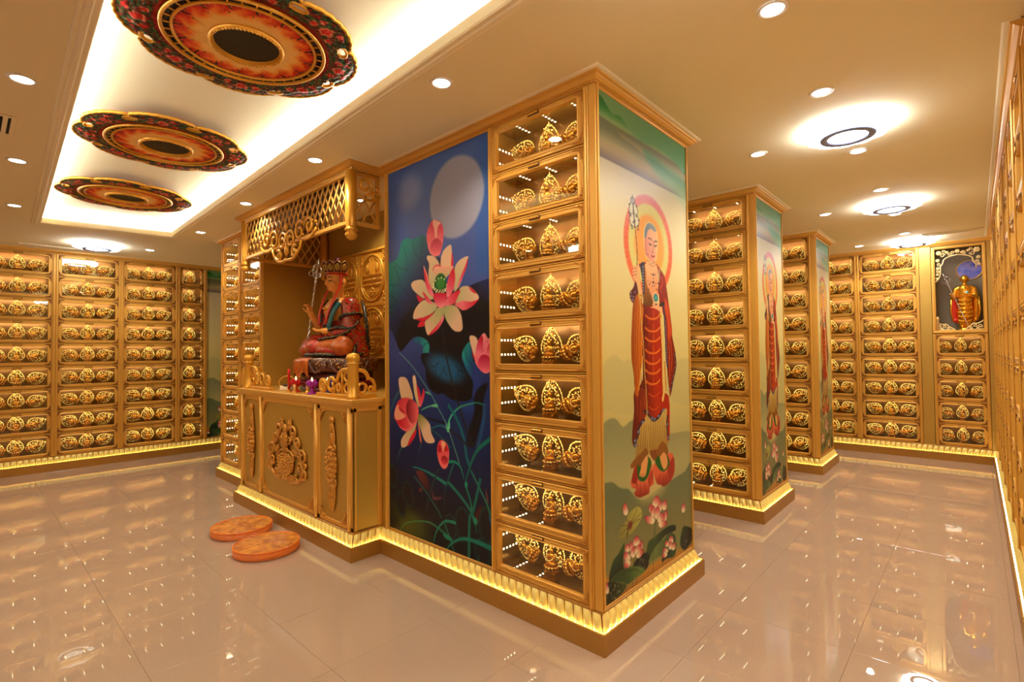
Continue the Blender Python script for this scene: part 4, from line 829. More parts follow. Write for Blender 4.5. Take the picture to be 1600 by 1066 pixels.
('P',[(409,234),(416,228),(420,218),(421,206),(418,195),(410,186),(396,183),(382,186),(370,194),(365,204),(367,214),(375,224),(387,231),(399,234)],(96,50,60),N,N,N,3,0.8),
('P',[(407,232),(414,227),(418,218),(419,207),(416,196),(408,188),(396,185),(383,187),(372,194),(367,204),(369,214),(377,223),(388,230),(399,233)],(208,66,92),(246,232,222),(407,232),(389,199),3,1.0),
('P',[(288,260),(298,255),(309,244),(318,230),(323,216),(321,204),(310,199),(294,200),(278,207),(266,219),(261,232),(263,244),(269,254),(278,260)],(96,50,60),N,N,N,3,0.8),
('P',[(288,259),(298,254),(307,243),(316,230),(320,217),(318,206),(308,201),(294,202),(279,208),(268,219),(264,231),(265,243),(271,252),(279,258)],(208,66,92),(246,232,222),(288,259),(293,216),3,1.0),
('P',[(222,226),(235,221),(251,212),(267,198),(279,184),(282,172),(274,165),(258,164),(238,170),(221,180),(210,193),(205,206),(207,217),(212,224)],(96,50,60),N,N,N,3,0.8),
('P',[(223,224),(235,220),(250,211),(264,198),(275,185),(278,174),(271,167),(256,166),(238,171),(223,181),(212,192),(208,205),(210,215),(215,222)],(208,66,92),(246,232,222),(223,224),(248,181),3,1.0),
('P',[(317,227),(326,221),(334,209),(339,194),(338,180),(331,169),(318,165),(301,168),(285,176),(276,189),(276,202),(283,214),(294,223),(306,228)],(96,50,60),N,N,N,3,0.8),
('P',[(316,226),(325,220),(332,209),(336,195),(336,181),(329,171),(317,167),(301,169),(288,177),(279,189),(279,201),(285,213),(295,221),(306,226)],(208,66,92),(246,232,222),(316,226),(305,183),3,1.0),
('P',[(387,222),(397,215),(402,202),(402,187),(396,174),(383,164),(365,163),(344,168),(329,178),(322,191),(326,204),(339,214),(356,221),(373,224)],(96,50,60),N,N,N,3,0.8),
('P',[(385,221),(394,214),(398,202),(399,188),(393,175),(382,166),(365,164),(346,169),(332,179),(326,191),(330,203),(341,213),(357,220),(373,223)],(208,66,92),(246,232,222),(385,221),(356,182),3,1.0),
('P',[(426,177),(430,170),(425,162),(414,154),(398,147),(378,145),(359,148),(343,155),(335,165),(338,173),(352,180),(373,183),(395,183),(414,181)],(96,50,60),N,N,N,3,0.8),
('P',[(422,176),(425,170),(421,163),(411,155),(397,149),(379,146),(361,149),(346,156),(340,164),(342,172),(355,178),(374,182),(394,182),(411,180)],(208,66,92),(246,232,222),(422,176),(365,161),3,1.0),
('P',[(225,136),(216,143),(210,153),(209,164),(213,174),(224,179),(241,177),(261,171),(277,160),(284,149),(281,140),(270,134),(254,132),(238,132)],(96,50,60),N,N,N,3,0.8),
('P',[(227,137),(219,144),(213,153),(212,163),(216,172),(226,177),(241,176),(259,170),(274,160),(280,150),(278,141),(267,136),(253,133),(239,134)],(208,66,92),(246,232,222),(227,137),(251,162),3,1.0),
('P',[(785,159),(795,154),(805,144),(812,132),(813,121),(807,113),(793,110),(775,114),(758,121),(747,131),(745,142),(750,151),(761,157),(773,160)],(96,50,60),N,N,N,3,0.8),
('P',[(784,158),(794,153),(803,144),(809,133),(810,122),(804,114),(792,112),(775,115),(760,122),(750,131),(748,141),(753,150),(763,156),(774,159)],(208,66,92),(246,232,222),(784,158),(778,126),3,1.0),
('P',[(714,148),(726,144),(738,136),(749,126),(756,115),(755,108),(745,104),(728,106),(710,111),(697,120),(690,129),(690,138),(696,145),(704,148)],(96,50,60),N,N,N,3,0.8),
('P',[(715,147),(725,143),(736,136),(747,126),(753,116),(752,109),(743,106),(728,107),(711,112),(699,120),(693,129),(693,137),(698,143),(706,147)],(208,66,92),(246,232,222),(715,147),(724,117),3,1.0),
('P',[(830,106),(838,101),(842,91),(843,80),(839,69),(828,62),(814,60),(797,64),(784,72),(779,82),(782,92),(792,100),(805,106),(819,108)],(96,50,60),N,N,N,3,0.8),
('P',[(828,105),(835,100),(839,91),(840,80),(836,70),(827,64),(814,62),(799,65),(787,72),(782,82),(784,91),(794,99),(806,104),(818,107)],(208,66,92),(246,232,222),(828,105),(806,75),3,1.0),
('P',[(772,130),(781,124),(789,114),(794,101),(794,89),(789,80),(777,76),(761,78),(747,85),(738,96),(737,107),(742,118),(752,126),(762,130)],(96,50,60),N,N,N,3,0.8),
('P',[(772,128),(780,123),(787,114),(791,102),(792,90),(787,81),(776,77),(762,79),(749,86),(741,96),(740,107),(744,117),(753,124),(763,128)],(208,66,92),(246,232,222),(772,128),(764,92),3,1.0),
('P',[(675,116),(688,113),(705,107),(722,97),(735,86),(740,77),(734,71),(719,70),(699,73),(681,80),(669,89),(663,100),(662,108),(667,114)],(96,50,60),N,N,N,3,0.8),
('P',[(677,115),(689,112),(704,106),(720,97),(732,87),(736,79),(731,73),(717,71),(699,74),(683,81),(671,89),(666,99),(665,107),(669,113)],(208,66,92),(246,232,222),(677,115),(707,82),3,1.0),
('P',[(661,58),(653,65),(650,73),(652,81),(660,88),(673,90),(691,87),(709,79),(722,70),(727,60),(721,54),(707,51),(689,51),(673,54)],(96,50,60),N,N,N,3,0.8),
('P',[(663,59),(656,65),(654,72),(655,80),(662,87),(674,89),(690,86),(707,79),(719,70),(723,61),(717,55),(705,53),(689,52),(674,55)],(208,66,92),(246,232,222),(663,59),(696,74),3,1.0),
('P',[(225,487),(235,482),(246,470),(257,454),(263,437),(262,422),(253,414),(238,413),(222,420),(210,432),(204,448),(204,463),(209,477),(216,485)],(96,50,60),N,N,N,3,0.8),
('P',[(226,485),(235,480),(245,469),(254,454),(260,438),(259,424),(251,416),(237,416),(223,422),(212,433),(206,447),(207,462),(211,475),(218,483)],(208,66,92),(246,232,222),(226,485),(235,433),3,1.0),
('P',[(967,320),(977,315),(986,303),(992,289),(994,274),(988,262),(976,256),(959,257),(942,264),(932,276),(930,290),(935,303),(945,313),(956,320)],(96,50,60),N,N,N,3,0.8),
('P',[(966,319),(976,313),(984,303),(990,289),(991,275),(986,264),(974,258),(959,259),(944,266),(935,277),(933,289),(938,302),(946,312),(957,318)],(208,66,92),(246,232,222),(966,319),(961,274),3,1.0),
('P',[(27,126),(35,121),(44,110),(52,96),(57,81),(56,69),(49,63),(38,63),(25,70),(15,81),(10,95),(10,108),(14,119),(20,126)],(96,50,60),N,N,N,3,0.8),
('P',[(28,125),(35,120),(43,110),(50,96),(55,82),(54,71),(48,65),(37,65),(26,71),(17,82),(12,95),(12,107),(16,117),(21,124)],(208,66,92),(246,232,222),(28,125),(35,80),3,1.0),
('E',(58,65),5,5,0,(190,190,170),N,4,1.0),
('E',(75,55),5,5,0,(190,190,170),N,4,1.0),
('E',(110,85),5,5,0,(190,190,170),N,4,1.0),
('E',(29,53),5,5,0,(190,190,170),N,4,1.0),
('E',(62,88),5,5,0,(190,190,170),N,4,1.0),
('E',(159,36),5,5,0,(190,190,170),N,4,1.0),
('E',(138,43),5,5,0,(190,190,170),N,4,1.0),
('E',(112,77),5,5,0,(190,190,170),N,4,1.0),
('E',(110,22),5,5,0,(190,190,170),N,4,1.0),
('E',(95,37),5,5,0,(190,190,170),N,4,1.0),
('E',(116,83),5,5,0,(190,190,170),N,4,1.0),
('E',(127,37),5,5,0,(190,190,170),N,4,1.0),
('E',(68,102),5,5,0,(190,190,170),N,4,1.0),
('E',(142,42),5,5,0,(190,190,170),N,4,1.0),
('E',(121,17),5,5,0,(190,190,170),N,4,1.0),
('E',(120,14),5,5,0,(190,190,170),N,4,1.0),
('E',(78,38),5,5,0,(190,190,170),N,4,1.0),
('E',(84,26),5,5,0,(190,190,170),N,4,1.0),
('E',(144,70),5,5,0,(190,190,170),N,4,1.0),
('E',(46,95),5,5,0,(190,190,170),N,4,1.0),
('E',(155,40),5,5,0,(190,190,170),N,4,1.0),
('E',(110,66),5,5,0,(190,190,170),N,4,1.0),
('E',(94,65),5,5,0,(190,190,170),N,4,1.0),
('E',(73,57),5,5,0,(190,190,170),N,4,1.0),
('E',(103,21),5,5,0,(190,190,170),N,4,1.0),
('E',(116,15),5,5,0,(190,190,170),N,4,1.0),
('E',(139,1),5,5,0,(190,190,170),N,4,1.0),
('E',(116,75),5,5,0,(190,190,170),N,4,1.0),
('E',(140,3),5,5,0,(190,190,170),N,4,1.0),
('E',(147,32),5,5,0,(190,190,170),N,4,1.0),
('E',(419,117),5,5,0,(190,190,170),N,4,1.0),
('E',(427,97),5,5,0,(190,190,170),N,4,1.0),
('E',(386,134),5,5,0,(190,190,170),N,4,1.0),
('E',(429,77),5,5,0,(190,190,170),N,4,1.0),
('E',(369,104),5,5,0,(190,190,170),N,4,1.0),
('E',(395,127),5,5,0,(190,190,170),N,4,1.0),
('E',(385,101),5,5,0,(190,190,170),N,4,1.0),
('E',(432,121),5,5,0,(190,190,170),N,4,1.0),
('E',(411,127),5,5,0,(190,190,170),N,4,1.0),
('E',(419,111),5,5,0,(190,190,170),N,4,1.0),
('E',(431,77),5,5,0,(190,190,170),N,4,1.0),
('E',(401,85),5,5,0,(190,190,170),N,4,1.0),
('E',(388,133),5,5,0,(190,190,170),N,4,1.0),
('E',(410,128),5,5,0,(190,190,170),N,4,1.0),
('E',(378,120),5,5,0,(190,190,170),N,4,1.0),
('E',(411,122),5,5,0,(190,190,170),N,4,1.0),
('E',(976,49),5,5,0,(190,160,170),N,4,1.0),
('E',(986,39),5,5,0,(190,160,170),N,4,1.0),
('E',(1010,76),5,5,0,(190,160,170),N,4,1.0),
('E',(993,70),5,5,0,(190,160,170),N,4,1.0),
('E',(1000,63),5,5,0,(190,160,170),N,4,1.0),
('E',(996,62),5,5,0,(190,160,170),N,4,1.0),
('E',(1011,66),5,5,0,(190,160,170),N,4,1.0),
('E',(991,56),5,5,0,(190,160,170),N,4,1.0),
('E',(985,89),5,5,0,(190,160,170),N,4,1.0),
('E',(1013,65),5,5,0,(190,160,170),N,4,1.0),
('E',(998,108),5,5,0,(190,160,170),N,4,1.0),
('E',(991,66),5,5,0,(190,160,170),N,4,1.0),
('E',(976,68),5,5,0,(190,160,170),N,4,1.0),
('E',(1001,103),5,5,0,(190,160,170),N,4,1.0)]
# ---------------------------------------------------------------- setting
ZC = 2.935; XL, XR, YB, YF = -7.62, 1.62, 6.75, -5.6
MAINPATH = [(-5.52, 1.122), (-5.52, 0), (-4.17, 0), (-4.17, -.245), (-1.963, -.245), (-1.963, 0), (0, 0), (0, 1.122)]
SECPATH = [(-2.2, 3.405), (-2.2, 2.53), (0, 2.53), (0, 3.405)]
THIPATH = [(-2.2, 5.638), (-2.2, 4.80), (0, 4.80), (0, 5.638)]
def build_floor():
    m = MB(); m.box(XL-.3, XR+.4, YF-.1, YB+.4, -.08, -.003); fl = struct(obj('floor', m, GROUT))
    t = .5990; h = .0007; me = {}
    def tile_mesh(a, b):
        k = (round(a, 3), round(b, 3))
        if k not in me:
            q = MB(); c = .0010
            q.add([(0,0,-.003),(a,0,-.003),(a,b,-.003),(0,b,-.003),(0,0,-c),(a,0,-c),(a,b,-c),(0,b,-c),(c,c,0),(a-c,c,0),(a-c,b-c,0),(c,b-c,0)],
                  [(0,1,5,4),(1,2,6,5),(2,3,7,6),(3,0,4,7),(4,5,9,8),(5,6,10,9),(6,7,11,10),(7,4,8,11),(8,9,10,11)]); me[k] = q.mesh('tile', [TILE])
        return me[k]
    rest = MB(); n = 0
    xs = np.arange(.335-.6*14, XR+.2, .6); ys = np.arange(-.99-.6*8, YB+.3, .6)
    for x in xs:
        for y in ys:
            cx, cy = x+.3, y+.3
            if x+.6 < XL-.05 or x > XR+.02 or y > YB+.05: continue
            if -5.5 < x and x+.6 < -.02 and .05 < y and y+.6 < 1.1: continue
            hid = (cx < -.25 and cy > .9) or (cx < -5.2 and cy > .9)
            dx, dy = cx-1.4205, cy+2.1905; d = dx*-.676+dy*.737; l = dx*.737+dy*.676
            seen = d > .9 and abs(l) < d*1.02+.5 and not hid
            if seen: link('tile', tile_mesh(.5992, .5992), fl, (x+.0004, y+.0004, 0)); n += 1
            else: rest.box(x+.0008, x+.5992, y+.0008, y+.5992, -.003, 0)
    o = obj('tile_field', rest, TILE, fl); o['kind'] = 'stuff'
build_floor()
# tray opening in the ceiling (right, far, left edges as measured; slightly out of square)
TR = [(1.2, -.735), (-5.64, -.51), (-5.85, -1.66), (1.2, -1.92)]
def off(poly, d):      # outward offset of the quad
    n = len(poly); out = []
    c = Vector((sum(p[0] for p in poly)/n, sum(p[1] for p in poly)/n))
    for i in range(n):
        p0, p1, p2 = (Vector(poly[i-1]), Vector(poly[i]), Vector(poly[(i+1) % n]))
        n1 = (p1-p0).normalized(); n1 = Vector((n1.y, -n1.x)); n2 = (p2-p1).normalized(); n2 = Vector((n2.y, -n2.x))
        if n1.dot(p1-c) < 0: n1 = -n1
        if n2.dot(p1-c) < 0: n2 = -n2
        b = n1+n2; b = b/max(b.dot(n1), .3); q = p1+b*d; out.append((q.x, q.y))
    return out
def build_ceiling():
    O = [(XR+.35, YB+.35), (XL-.25, YB+.35), (XL-.25, YF-.1), (XR+.35, YF-.1)]
    m = MB()
    for z0, z1, H in ((ZC, ZC+.05, TR), (ZC+.05, 3.10, off(TR, .13))):
        for i in range(4):
            j = (i+1) % 4; m.prism([O[i], O[j], H[j], H[i]], z0, z1)
    m.box(O[1][0], O[0][0], O[2][1], O[0][1], 3.10, 3.16)
    c = struct(obj('ceiling', m, CEIL))
    s = MB(); q0 = off(TR, .05); q1 = off(TR, .085)
    for i in range(4):
        j = (i+1) % 4; s.prism([q0[i], q0[j], q1[j], q1[i]], ZC+.052, ZC+.058)
    obj('cove_light_strip', s, COVE, c)
    # moulded border round the tray
    t = MB(); pr = [(-.012, ZC+.045), (-.012, ZC-.004), (-.006, ZC-.012), (.012, ZC-.012), (.02, ZC-.018), (.034, ZC-.016), (.046, ZC-.006), (.056, ZC-.009), (.066, ZC-.004), (.066, ZC+.001)]
    Q = [off(TR, d) for d, _ in pr]; v = []; f = []
    for k, (d, z) in enumerate(pr):
        for i in range(4): v.append((Q[k][i][0], Q[k][i][1], z))
    for k in range(len(pr)-1):
        for i in range(4): j = (i+1) % 4; f.append((k*4+i, k*4+j, (k+1)*4+j, (k+1)*4+i))
    t.add(v, f); tr = struct(obj('trim_1', t, CREAM))
build_ceiling()
def build_walls():
    def W(name, *b, m=OLIVE): q = MB(); q.box(*b); struct(obj(name, q, m))
    W('wall_left', XL-.30, XL-.24, YF, YB+.3, 0, ZC, m=WALLP); W('wall_left', XL-.24, XL, YF, -2.085, 0, ZC, m=WALLP); W('wall_left', XL-.24, XL, 1.325, YB+.3, 0, ZC, m=WALLP); W('wall_left', XL-.24, XL-.025, .43, 1.325, 0, ZC, m=WALLP)
    W('wall_right', XR+.25, XR+.31, YF, YB+.3, 0, ZC, m=WALLP); W('wall_right', XR, XR+.25, YF, 1.045, 0, ZC, m=WALLP); W('wall_right', XR, XR+.25, 6.655, YB+.3, 0, ZC, m=WALLP)
    W('wall_back', XL, XR+.3, YB+.36, YB+.42, 0, ZC); W('wall_back', XL, -.565, YB, YB+.36, 0, ZC); W('wall_back', .875, .995, YB-.012, YB+.36, 0, ZC); W('wall_back', 1.555, XR, YB-.012, YB+.36, 0, ZC)
    W('wall_front', XL-.24, XR+.3, YF-.06, YF, 0, ZC, m=WALLP)
    for b in ((-1.9, -.77, .025, 1.10, .0, ZC), (-.77, -.03, .26, 1.10, 0, ZC), (-4.25, -1.9, .64, 1.10, 0, ZC), (-4.25, -1.9, .0, .64, 0, 1.10), (-5.49, -4.25, .26, 1.10, 0, ZC), (-4.25, -4.23, 0.0, .64, 1.10, ZC), (-1.93, -1.9, .025, .64, 1.10, ZC), (-5.52, -5.495, .002, 1.10, 0, ZC)): W('wall_center', *b)
    for nm, P, yy in (('wall_second', SECPATH, 2.53), ('wall_third', THIPATH, 4.80)):
        y1 = P[0][1]; W(nm, -2.2, -.77, yy, y1, 0, ZC); W(nm, -.77, -.025, yy+.26, y1, 0, ZC)
build_walls()
def crown(name, path, closed):
    m = MB(); g = [(-.01, 2.882), (.004, 2.882), (.006, 2.889), (.014, 2.890), (.016, 2.895), (.026, 2.897), (.040, 2.908), (.046, 2.916), (.054, 2.918), (.056, 2.928), (-.01, 2.928)]
    m.sweep(path, g, closed); n = 0
    o = struct(obj(name, m, GOLD))
    b = MB()       # small beads along the lower edge
    P = [Vector(p) for p in path]; N = len(P)
    for i in range(N if closed else N-1):
        a, c = P[i], P[(i+1) % N]; L = (c-a).length; d = (c-a)/L; nn = Vector((d.y, -d.x)); k = int(L/.014)
        if L > 5: continue
        for q in range(k):
            x = a+d*((q+.5)*L/k)+nn*.0165; b.octa((x.x, x.y, 2.8935), .0052)
    o2 = obj('bead_row', b, GOLD, o); o2['kind'] = 'stuff'
    c = MB(); c.sweep(path, [(.02, 2.928), (.060, 2.928), (.072, 2.930), (.080, 2.9345), (.080, ZC+.002), (.02, ZC+.002)], closed); struct(obj('trim_9', c, CREAM)).name = name.replace('trim', 'cornice')
def crown_all():
    crown('trim_2', MAINPATH, True); crown('trim_3', SECPATH, True); crown('trim_4', THIPATH, True)
    WP = [(XL, 1.32+2), (XL, YF)]; crown('trim_5', [(XL, 3.4), (XL, -2.1)][::-1], False)
    crown('trim_6', [(-.60, YB-.012), (XR, YB-.012), (XR, .9)], False)
crown_all()
def plinth(name, path, closed, p=.055):
    m = MB(); m.sweep(path, [(-.03, 0), (p, 0), (p, .101), (p-.003, .1065), (p-.010, .1065), (p-.010, .090), (.0, .090)], closed); m.sweep(path, [(-.03, .172), (.004, .172), (.010, .176), (.010, .184), (.004, .189), (-.03, .189)], closed)
    o = struct(obj(name, m, GOLD_DARK))
    s = MB(); s.sweep(path, [(p-.024, .0902), (p-.012, .0902), (p-.012, .0922), (p-.024, .0922)], closed)
    obj('light_strip', s, STRIP, o)
    g = MB(); g.sweep(path, [(p-.028, .092), (.004, .174)], closed); obj('moulding_bed', g, ANTIQUE, o)
    b = MB(); P = [Vector(q) for q in path]; N = len(P); nu, nv = 8, 5
    nor = []
    for i in range(N):
        ds = []
        if i > 0 or closed: ds.append((P[i]-P[i-1]).normalized())
        if i < N-1 or closed: ds.append((P[(i+1) % N]-P[i]).normalized())
        ns = [Vector((d.y, -d.x)) for d in ds]
        if len(ns) == 1: nor.append(ns[0])
        else: t = ns[0]+ns[1]; nor.append(t/max(t.dot(ns[0]), .2))
    for i in range(N if closed else N-1):
        j = (i+1) % N; L = (P[j]-P[i]).length; k = max(2, round(L/.058))
        d = (P[j]-P[i])/L; nn = Vector((d.y, -d.x))
        def pt(u, t, h):            # u along 0..1, t up the slope, h bulge
            d0 = (p-.028)*(1-t)+.004*t; c0 = P[i]+nor[i]*d0; c1 = P[j]+nor[j]*d0
            c = c0.lerp(c1, u); z = .092+.082*t
            return (c.x+nn.x*h*.9, c.y+nn.y*h*.9, z+h*.5)
        for q in range(k):
            vs = []; fs = []
            for b_ in range(nv+1):
                t = b_/nv
                for a in range(nu+1):
                    s_ = a/nu; hw = (1-(2*s_-1)**2)
                    h = .019*math.sqrt(max(hw, 0))*(math.sin(PI*(.12+.78*t)))
                    vs.append(pt((q+.05+.90*s_)/k, t, h+.003))
            for b_ in range(nv):
                for a in range(nu): w0 = b_*(nu+1)+a; fs.append((w0, w0+1, w0+nu+2, w0+nu+1))
            b.add(vs, fs, 0, True)
            if L < 4:
                for (sx, tt) in ((.3, .2), (.7, .2), (.5, .32)): x = pt((q+sx)/k, tt, .014); b.octa(x, .005)
    o2 = obj('petal_moulding', b, PETAL, o)
    return o
plinth('baseboard_center', MAINPATH, True); plinth('baseboard_second', SECPATH, True); plinth('baseboard_third', THIPATH, True)
plinth('baseboard_left', [(XL, YF+.1), (XL, 3.4)], False)
plinth('baseboard_back', [(-2.0, YB-.012), (XR, YB-.012), (XR, -1.5)], False)
# ---------------------------------------------------------------- cabinets of glass-fronted compartments
Z0, ZT, NROW = .1908, 2.8830, 9
PIT = (ZT-Z0)/NROW
_mc = {}
def pilaster(m, x0, x1, z0, z1):
    c = (x0+x1)/2; h = (x1-x0)/2
    m.bbox(x0, x1, -.016, .03, z0, z1, .003)
    m.bbox(c-h*.42, c+h*.42, -.026, -.015, z0+.002, z1-.002, .004)
def carcass(w, rows, d=.22, pl=.03):
    k = ('c', round(w, 3), rows)
    if k in _mc: return _mc[k]
    m = MB(); zt = Z0+rows*PIT
    pilaster(m, 0, pl, Z0, zt); pilaster(m, w-pl, w, Z0, zt)
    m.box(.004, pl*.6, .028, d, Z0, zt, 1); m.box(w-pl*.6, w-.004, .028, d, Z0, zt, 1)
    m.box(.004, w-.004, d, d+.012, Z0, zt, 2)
    for i in range(rows+1):
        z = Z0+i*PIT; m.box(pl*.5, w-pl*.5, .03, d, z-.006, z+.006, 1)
        m.bbox(pl-.001, w-pl+.001, -.006, .03, z-.004, z+.004, .0015)
        m.box(pl-.001, w-pl+.001, .006, .0305, max(z-.0094, Z0-.004), z+.0094, 3)  # dark filler paints the shade in door gaps and stops light leaking
    _mc[k] = m.mesh('carcass', [GOLD, GOLD_SIDE, MIRROR, RECESS]); return _mc[k]
def led(m, c, d, r):       # a small pyramid-shaped emitter on a surface, pointing along d
    c = Vector(c); d = Vector(d); a = Vector((0, 1, 0)); b = d.cross(a)
    m.add([c+a*r+b*r, c-a*r+b*r, c-a*r-b*r, c+a*r-b*r, c+d*r*.8], [(0, 1, 4), (1, 2, 4), (2, 3, 4), (3, 0, 4)])
def beads(w, rows, d=.22, pl=.03, r=.0054):
    k = ('b', round(w, 3), rows)
    if k in _mc: return _mc[k]
    m = MB(); xs = [w*.22, w*.5, w*.78] if w > .5 else [w*.3, w*.7]
    for i in range(rows):
        z = Z0+i*PIT; zo = z+.0085+PIT-.017-.0375
        m.add([(pl+.03, .0125, zo+.005), (w-pl-.03, .0125, zo+.005), (w-pl-.03, .0125, zo+.019), (pl+.03, .0125, zo+.019)], [(0, 3, 2, 1)], 1)  # unseen glowing strip added behind the top rail to brighten the statuettes
        for j in range(6):
            y = .045+j*.029
            for x in xs: led(m, (x, y, z+PIT-.0062), (0, 0, -1), r)
            for x in ([w*.14, w*.385, w*.86] if w > .5 else [w*.2, w*.8]): led(m, (x, y, z+.0062), (0, 0, 1), r)
            for zz in (.10, .19): led(m, (pl*.6+.0002, y, z+zz), (1, 0, 0), r); led(m, (w-pl*.6-.0002, y, z+zz), (-1, 0, 0), r)
    _mc[k] = m.mesh('light_strip', [BEAD, INNER]); return _mc[k]
DPROF = [(0, -.01), (0, .006), (.003, .010), (.010, .010), (.0125, .007), (.016, .007), (.0185, .011), (.030, .011), (.034, .014), (.0365, .010), (.0375, -.002), (.0375, -.012)]
def corner_mb(w, h, i, s=.055):      # fan of scrolls on one corner of a door
    m = MB(); sx = 1 if i in (0, 3) else -1; sz = 1 if i < 2 else -1; ox = 0 if sx > 0 else w; oz = 0 if sz > 0 else h
    def p(a, b, y=-.0125): return (ox+sx*a, y, oz+sz*b)
    for (a, b, r) in ((.016, .016, .0062), (.030, .013, .0050), (.013, .030, .0050), (.043, .011, .0040), (.011, .043, .0040), (.024, .023, .0045), (.052, .0095, .003), (.0095, .052, .003)):
        c = p(a, b); m.ball(c, (r*1.2, r*.6, r*1.2), 6, 4)
    m.tube([p(.008+.058*t, .008+.030*(1-t)**2) for t in (0, .25, .5, .75, 1)], .0028, 4); m.tube([p(.008+.030*(1-t)**2, .008+.058*t) for t in (0, .25, .5, .75, 1)], .0028, 4)
    v = [p(.004, .004, -.0105), p(.062, .004, -.0105), p(.050, .018, -.0105), p(.030, .028, -.0105), p(.018, .050, -.0105), p(.004, .062, -.0105)]
    m.add(v, [(0,1,2,3,4,5)]); return m
def door_mesh(w, h, corners):
    k = ('d', round(w, 3), round(h, 3), corners)
    if k in _mc: return _mc[k]
    m = MB(); m.frame(w, h, DPROF)
    if corners:
        for i in range(4): m.join(corner_mb(w, h, i), mi=1)
    _mc[k] = m.mesh('door', [GOLD, ANTIQUE]); return _mc[k]
def pane_mesh(w, h):
    k = ('p', round(w, 3), round(h, 3))
    if k in _mc: return _mc[k]
    m = MB(); a = .0372; m.add([(a,0,a),(w-a,0,a),(w-a,0,h-a),(a,0,h-a)], [(0,1,2,3)]); _mc[k] = m.mesh('pane', [GLASS]); return _mc[k]
def handle_mesh():
    if 'h' in _mc: return _mc['h']
    m = MB(); m.bbox(-.042, .042, -.004, .0, -.011, .011, .002, 1); m.bbox(-.036, .036, -.012, -.003, -.004, .006, .003, 0); m.box(-.034, .034, -.0045, -.0041, -.009, -.004, 1)
    _mc['h'] = m.mesh('handle', [GOLD_BRIGHT, RECESS]); return _mc['h']
def corner_mesh(w, h, i):
    k = ('k', round(w, 3), round(h, 3), i)
    if k not in _mc: _mc[k] = corner_mb(w, h, i).mesh('corner_ornament', [FILIGREE])
    return _mc[k]
def statuette_mesh():
    m = MB(); rnd = random.Random(5)
    m.lathe([(0,0),(.034,0),(.036,.006),(.030,.011),(.022,.015),(.026,.020),(.034,.024),(.038,.030),(.030,.032),(0,.032)], 14)
    for k, (r, z, n) in enumerate(((.036, .026, 12), (.032, .010, 12))):
        for i in range(n):
            a = 2*PI*(i+.5*k)/n; m.ball((r*math.cos(a), r*math.sin(a), z), (.009, .009, .008), 6, 4)
    m.ball((0, -.006, .043), (.036, .024, .013), 12, 6); m.ball((0, .0, .066), (.020, .014, .028), 10, 7)
    m.ball((-.020, -.004, .064), (.008, .009, .022), 8, 5); m.ball((.020, -.004, .064), (.008, .009, .022), 8, 5)
    m.ball((0, -.020, .050), (.014, .008, .006), 8, 5)
    m.ball((0, -.001, .104), (.0125, .013, .0155), 10, 7); m.ball((0, 0, .121), (.007, .007, .007), 8, 5); m.tube([(0,0,.088),(0,0,.094)], .008, 8)
    # leaf-shaped filigree halo of scrolls and pale beads that paint in glints
    def leaf(t):       # half width of the leaf at height t (0..1)
        return .066*math.sin(PI*min(1, t*1.02)**.72)**.8+.002
    zb, H_ = .012, .178
    for s_ in (1, -1):
        m.tube([(s_*leaf(t), .020, zb+H_*t) for t in np.linspace(.03, .99, 14)], .0022, 5)
        for cx, cz, r, a0 in ((.030, .050, .016, 0), (.036, .084, .015, 2), (.028, .116, .013, 4), (.014, .146, .010, 1)):
            m.tube([(s_*(cx+(r-(r*.75)*i/10)*math.cos(a0+i*.62)), .020, cz+(r-(r*.75)*i/10)*math.sin(a0+i*.62)) for i in range(11)], .0022, 5)
    for k in range(17):
        t = .04+.93*k/16
        for s_ in (1, -1): m.octa((s_*(leaf(t)+.001), .018, zb+H_*t), .0064 if k % 2 else .0050, 1)
    for k in range(120):
        t = rnd.uniform(.08, .95); x = leaf(t)*.92*rnd.uniform(-1, 1); m.octa((x, .012+rnd.uniform(-.006, .004), zb+H_*t), rnd.uniform(.0038, .0060), 1 if k % 4 else 0)
    for z in (.186, .194, .201): m.octa((0, .018, z), .0045-(z-.186)*.12, 1)
    for i in range(14): a = 2*PI*i/14; m.octa((.039*math.cos(a), .039*math.sin(a), .028), .0058, 1)
    for i in range(9): a = PI*(.1+.8*i/8); m.octa((.022*math.cos(a), -.016-.012*math.sin(a), .082-.02*math.sin(a)), .003, 1)
    for z in (.125, .132): m.octa((0, -.004, z), .004, 1)
    return m
_st = statuette_mesh()
def stat_variant(tilt):
    k = ('s', tilt)
    if k in _mc: return _mc[k]
    m = MB(); M = T(0, 0, .085) @ RY(tilt) @ T(0, 0, -.085) @ Matrix.Scale(1.10, 4); m.join(_st, M)
    m.tube([(0, .022, .085), (0, .1108, .085)], .006, 6)             # bracket to the back panel
    if tilt == 0: m.bbox(-.04, .04, -.03, .03, -.0460, .002, .004)
    _mc[k] = m.mesh('gilded_statuette', [GILT, GLINT]); return _mc[k]
ORD = ['top', 'second', 'third', 'fourth', 'fifth', 'sixth', 'seventh', 'eighth', 'bottom']
